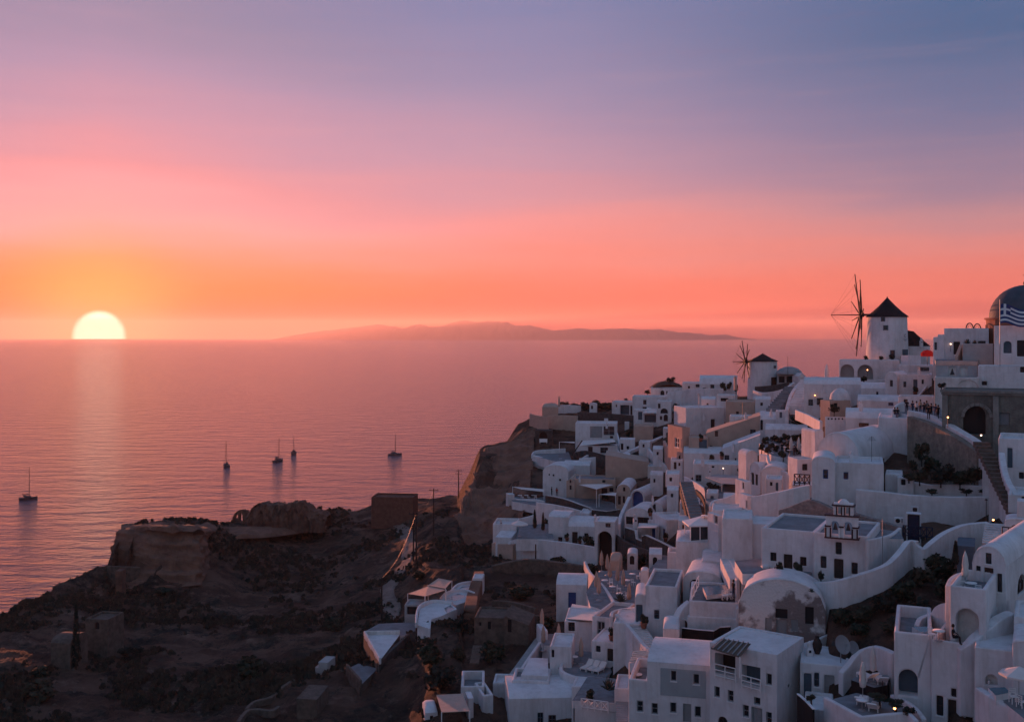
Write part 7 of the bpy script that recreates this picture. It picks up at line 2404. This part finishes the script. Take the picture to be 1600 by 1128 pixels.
for i, (x0, x1, y0, y1) in enumerate(((492, 506, 1042, 1054), (497, 512, 1034, 1042), (478, 490, 1054, 1060))):
    house(('dark', 'flat', 'low')[i] + ' rusty container box in the scrub yard', x0, x1, y0, y1, 2.5, -12, D(500, 1058), m=GREYP, par=0, name='container_box', cat='box', foot=1.2)
house('abandoned stone cottage with two dark doorways', 741, 790, 964, 1000, 5, -6, gd(765, 1000, .6), m=OLDST, par=.2, cat='stone cottage', name='stone_cottage', ops=[('hole', 762, 971, 767, 983), ('win', 748, 972, 752, 978)])
house('second abandoned stone cottage under the terraces', 788, 826, 962, 1000, 5, -10, gd(806, 1000, .8), m=OLDST, roof='flat', drop=-1.0, cat='stone cottage', name='stone_cottage', ops=[('hole', 793, 967, 799, 988)])
wall('upper stone field terrace right of the tan fin', [(x, y, gd(x, y, 1.6)) for x, y in ((768, 938), (800, 940), (836, 950))], 2.2, m=OLDST, name='stone_wall')
wall('lower stone field terrace right of the tan fin', [(x, y, gd(x, y, 1.4)) for x, y in ((776, 950), (810, 958), (845, 962))], 1.6, m=OLDST, name='stone_wall')
wall('pale tuff bank under the long parapet', [(x, y, gd(x, y, 1.6)) for x, y in ((770, 884), (820, 874), (870, 878), (910, 884))], 3, m=OLDST, th=.8, name='rock_wall')
stairs('rusty ladder like steps in the gully', (741, 1036, gd(741, 1036, 1)), (746, 1008, gd(746, 1008, 1.5)), 1.0, 12, m=WOOD, solid=.15)

# sailing boats
def boat(label, px, py, lpx, mast_px, rz, cat='sailing boat', two=False):
    d = CAMZ * F / (py - HOR)
    p = Vector(((px - 800) / F * d, d, 0))
    L = lpx * d / F / (abs(math.cos(rz)) + .36 * abs(math.sin(rz))) * 1.12
    Hm = mast_px * d / F
    root = empty('sailing_boat', p, label, cat, 'sailing boats at anchor', rz)
    for off in ((-.28 * L, .28 * L) if two else (0,)):
        q = MB()
        st = [(-.5, .26, .95), (-.3, .32, .9), (0, .34, .9), (.25, .26, 1.0), (.42, .12, 1.15), (.5, .01, 1.3)]
        wk = .45 if two else 1.0
        vs = []
        for x, w, h in st:
            for s_, zz in ((1, h), (.8, .1), (.35, -.5), (-.35, -.5), (-.8, .1), (-1, h)):
                vs.append((x * L, s_ * w * L * .58 * wk + off, zz * L / 11 * (1.45 if zz > 0 else 1)))
        fs = [(i * 6 + k, (i + 1) * 6 + k, (i + 1) * 6 + k + 1, i * 6 + k + 1) for i in range(5) for k in range(5)]
        fs += [(i * 6 + 5, (i + 1) * 6 + 5, (i + 1) * 6, i * 6) for i in range(5)] + [(0, 1, 2, 3, 4, 5)]
        q.raw(vs, fs)
        q.build('hull', HULL, root, weld=True)
    q = MB(); k = L / 11
    q.box((-.3 * k, 0, 1.75 * k), (4.2 * k, (4.2 if two else 2.2) * k, .95 * k)); q.box((-2.0 * k, 0, 2.4 * k), (2.2 * k, (3.6 if two else 1.9) * k, .8 * k))
    c = q.build('cabin', HULL2, root, weld=True, bevel=.12)
    q = MB(); q.box((.1 * k, 0, 1.85 * k), (3.2 * k, (4.25 if two else 2.25) * k, .3 * k)); q.build('cabin_window', GLASS, c)
    q = MB(); q.tube([(.6 * k, 0, .8), (.6 * k, 0, Hm)], [.30, .2], 6); q.build('mast', METAL, root)
    q = MB(); q.tube([(.6 * k, 0, 3.2 * k), (-3.8 * k, 0, 3.4 * k)], .3 * k, 7); q.build('furled_sail', MATS['cloth_navy'], root)
    q = MB()
    for e in ((5.4 * k, 0, 1.3), (-5.3 * k, 0, 1.2), (.6 * k, 1.6 * k, .9), (.6 * k, -1.6 * k, .9)):
        q.tube([(.6 * k, 0, Hm - .2), e], .035, 3)
    q.build('rigging', METAL, root)
    return root


HULL = mat('boat_hull', (.05, .055, .065), .5, .1)
HULL2 = mat('boat_deck', (.10, .10, .11), .5, .1)
boat('largest sailing boat near the left frame edge', 44, 780, 25, 50, R(28))['label'] = 'largest sailing boat near the left frame edge, bow turned right'
boat('sailing boat alone in the middle of the bay', 353.5, 729, 17, 40, R(118))
boat('left boat of the anchored pair, slightly larger', 435, 721, 15, 37, R(70))
boat('right boat of the anchored pair, smaller and farther', 459, 709, 12, 29, R(100))
boat('low catamaran anchored off the cliff on the right', 617, 711, 18, 33, R(-14), two=True)

# ------------------------------------------------------------------ scrub cover
rs_ = np.random.RandomState(5)
V_, F_, base_i = [], [], 0
tufts = []
tries = 0
while len(tufts) < 6500 and tries < 40000:
    tries += 1
    px = rs_.uniform(-60, 960)
    py = rs_.uniform(790, 1180)
    if px > 700 and py < 850:
        continue
    if px > 780 and (py > 1010 or py < 870):
        continue
    d = D(px, min(py, 1127))
    p = at(px, min(py, 1127), d) if py <= 1127 else at(px, 1127, d) + Vector((0, -rs_.uniform(0, 12), 0))
    dens = noise.fractal(Vector((p.x * .05, p.y * .05, 1.7)), 1, 2, 4)
    if dens < -.12 + .6 * rs_.rand():
        continue
    z0 = surf(p.x, p.y)
    slope = abs(gz(p.x, p.y + 1.5) - gz(p.x, p.y)) / 1.5
    if slope > 1.5:
        continue
    tufts.append((p.x, p.y, z0, rs_.uniform(.25, .85) * (1.5 if rs_.rand() > .93 else 1)))
for x, y, z, s in tufts:
    k = 13
    a = rs_.uniform(0, 6.28, k)
    el_ = rs_.uniform(.1, 1.45, k)
    for t in range(k):
        dv = np.array([math.cos(a[t]) * math.cos(el_[t]), math.sin(a[t]) * math.cos(el_[t]), math.sin(el_[t]) * .75])
        c = np.array([x, y, z]) + dv * s * rs_.uniform(.45, 1.0)
        sd = np.array([-math.sin(a[t]), math.cos(a[t]), rs_.uniform(-.4, .4)]) * s * .34
        up = np.array([rs_.uniform(-.3, .3), rs_.uniform(-.3, .3), 1.0]) * s * .36
        V_ += [c - sd - up * .4, c + sd - up * .6, c + sd * .5 + up, c - sd * .8 + up * .6]
        F_.append((base_i, base_i + 1, base_i + 2, base_i + 3))
        base_i += 4
me = bpy.data.meshes.new('scrub')
me.from_pydata([tuple(v) for v in V_], [], F_)
SCRUBM = mat('scrub_leaves', (.072, .064, .048), .9, .3, .5, base2=(.028, .028, .023))
tag(link('ground_scrub', me, [SCRUBM]), 'dark low scrub covering the headland slope', kind='stuff')
# loose rocks
V_, F_, base_i = [], [], 0
for _ in range(420):
    px, py = rs_.uniform(-40, 920), rs_.uniform(800, 1127)
    if px > 700 and py < 850 or px > 780 and (py > 1010 or py < 870):
        continue
    d = D(px, py)
    p = at(px, py, d)
    s = rs_.uniform(.1, .32) * (2 if rs_.rand() > .96 else 1)
    z = surf(p.x, p.y) - .2
    vv = []
    for dx, dy, dz in ((1, 0, 0), (-1, 0, 0), (0, 1, 0), (0, -1, 0), (.1, .1, .9), (0, 0, -.6)):
        vv.append((p.x + (dx + rs_.uniform(-.3, .3)) * s, p.y + (dy + rs_.uniform(-.3, .3)) * s, z + .25 + (dz + rs_.uniform(-.2, .2)) * s))
    V_ += vv
    for f in ((0, 2, 4), (2, 1, 4), (1, 3, 4), (3, 0, 4), (2, 0, 5), (1, 2, 5), (3, 1, 5), (0, 3, 5)):
        F_.append(tuple(base_i + i for i in f))
    base_i += 6
me = bpy.data.meshes.new('rocks')
me.from_pydata(V_, [], F_)
tag(link('loose_rubble', me, [mat('slope_rubble', (.13, .105, .085), .95, .3, 1.0)]), 'loose pale rubble scattered over the slope', kind='stuff')

# larger bushes one can tell apart on the slope and in the gardens
lab = ['broad dark bush under the pool terraces', 'dark bush beside the gully ladder', 'largest dark bush in the gully', 'bush on the slope right of the ladder', 'dark bush below the beige canopies', 'bush at the bend of the dirt track',
       'bush on the slope left of the thin pole', 'round bush near the watch hut', 'low thicket left of the stone huts', 'bush below the headland cliff', 'bush in the middle of the scrub valley', 'bush at the lower left corner of the valley',
       'bush under the tan rock fin', 'thicket above the stone field terraces', 'thicket beside the stone cottages', 'low thicket under the long parapet', 'dark bush under the village tip']
for i, (px, py, w_, h_) in enumerate(((672, 1040, 50, 34), (716, 1030, 30, 24), (688, 1075, 64, 40), (770, 1035, 46, 36), (700, 948, 40, 14), (655, 905, 26, 16), (520, 985, 40, 24), (205, 1030, 46, 24), (64, 1060, 40, 20), (250, 930, 30, 14),
                                       (390, 1060, 60, 34), (60, 1090, 70, 34), (720, 985, 34, 22), (815, 935, 50, 22), (850, 985, 34, 26), (870, 885, 40, 16), (780, 890, 34, 16))):
    shrub(lab[i], px, py, w_, h_, None, 'bushes on the headland slope', i)

cypress('tall dark cypress between the two stone huts', 119, 1046, 17, 100, sit(119, 1046).y)

# dark scrub bank right of the church wall
for i, (px, py, w_, h_) in enumerate(((1320, 975, 40, 26), (1350, 968, 44, 28), (1382, 955, 46, 32), (1412, 938, 50, 34), (1440, 918, 52, 36), (1468, 900, 50, 36), (1398, 985, 50, 26), (1440, 960, 46, 30), (1475, 935, 44, 34), (1495, 895, 30, 26), (1345, 992, 40, 20))):
    shrub('scrub clump on the dark bank, ' + ('lowest by the ruined vault', 'second from the ruined vault', 'third from the ruined vault', 'in the middle under the wavy wall', 'under the dip of the wavy wall', 'below the small conifer',
          'beside the dry stone strips', 'left of the shoulder wall', 'above the shoulder wall', 'left of the blue grey shed', 'over the upper dry stone strip')[i], px, py, w_, h_, None, 'scrub on the bank below the church', i)

# ------------------------------------------------------------------ cliff faces
def cliff(label, rows, n=70, amp=1.0, strata=1.5, name='cliff'):
    """Rock face through rows of (column, row, distance) points, given from top to bottom."""
    G = [catmull([at(*p) for p in r], 8) for r in rows]
    m_ = len(G[0])
    cols = [catmull([g[i] for g in G], 14) for i in range(m_)]
    K = len(cols[0])
    vs = []
    for i in range(m_):
        for j in range(K):
            p = cols[i][j]
            a, b_ = cols[min(i + 1, m_ - 1)][j] - cols[max(i - 1, 0)][j], cols[i][min(j + 1, K - 1)] - cols[i][max(j - 1, 0)]
            nr = a.cross(b_)
            nr = nr.normalized() if nr.length > 1e-6 else Vector((0, -1, 0))
            if nr.y > 0:
                nr = -nr
            e = min(1, min(j, K - 1 - j) / 3)
            st_ = math.sin(p.z * strata * 2 + 1.3 * noise.noise(p * .15)) * .22 + noise.noise(Vector((p.x * .12, p.y * .12, p.z * 1.1))) * .5
            h = noise.fractal(p * .16, 1.0, 2.0, 6) * .9 + noise.fractal(p * .9, 1.0, 2.0, 3) * .22
            q_ = p + nr * (h + st_) * amp * e
            vs.append(tuple(q_))
    fs = [(i * K + j, (i + 1) * K + j, (i + 1) * K + j + 1, i * K + j + 1) for i in range(m_ - 1) for j in range(K - 1)]
    q = MB()
    q.raw(vs, fs, 0, False)
    return tag(q.build(name, CLIFFM, None, weld=True), label, kind='structure')


cliff('flat faced red brown cliff on the headland',
      [[(190, 822, 206), (230, 819.5, 208), (270, 819, 210), (308, 820, 212), (345, 822, 216)],
       [(186, 828, 193), (230, 824, 189), (270, 826, 187), (310, 829, 189), (330, 834, 204)],
       [(181, 838, 191), (225, 834, 187), (270, 836, 185), (311, 838, 187), (326, 846, 202)],
       [(176, 866, 188), (225, 866, 184.5), (270, 868, 183), (314, 868, 184), (326, 872, 198)],
       [(172, 898, 184), (220, 902, 181.5), (268, 904, 180.5), (314, 902, 182), (328, 902, 195)],
       [(170, 925, 174), (220, 922, 177), (268, 918, 178.5), (314, 914, 180), (330, 915, 192)]], amp=.95, strata=1.3)
cliff('low brown ledge under the old castle ruin',
      [[(316, 822, 215), (370, 823, 223), (430, 821, 231), (512, 811, 250)],
       [(318, 832, 208), (370, 829, 218), (430, 827, 226), (512, 817, 244)],
       [(320, 848, 201), (372, 842, 213), (432, 838, 221), (512, 826, 239)]], amp=.8, strata=1.8, name='ledge')
cliff('tan rock cliff at the seaward end of the village',
      [[(778, 702, 268), (760, 699, 251), (776, 696, 248), (803, 688, 248), (834, 672, 256)],
       [(764, 722, 262), (746, 724, 240), (766, 732, 234), (792, 732, 232), (834, 708, 240)],
       [(752, 752, 252), (737, 754, 229), (757, 772, 222), (786, 772, 220), (830, 748, 224)],
       [(742, 790, 240), (722, 786, 219), (746, 812, 210), (780, 812, 206), (824, 786, 208)],
       [(732, 830, 226), (704, 830, 206), (732, 853, 198), (775, 848, 196), (812, 826, 198)],
       [(726, 858, 215), (690, 862, 192), (728, 880, 184), (775, 876, 182), (806, 862, 184)]], amp=1.1)
place('pot', 'potted plant at the church forecourt step', at(1246, 902, 92.5))
place('aerial', 'thin roof aerial on the white two window house', at(1362, 722, 118))
place('aerial', 'thin roof aerial on the long tan building', at(1160, 655, 188))
place('aerial', 'thin roof aerial on the grey white flat house', at(1092, 637, 214))
place('pot', 'potted plant on the fabric roof house terrace', at(956, 1000, 107))
place('pot', 'potted plant beside the teal house door', at(1006, 981, 102.6))
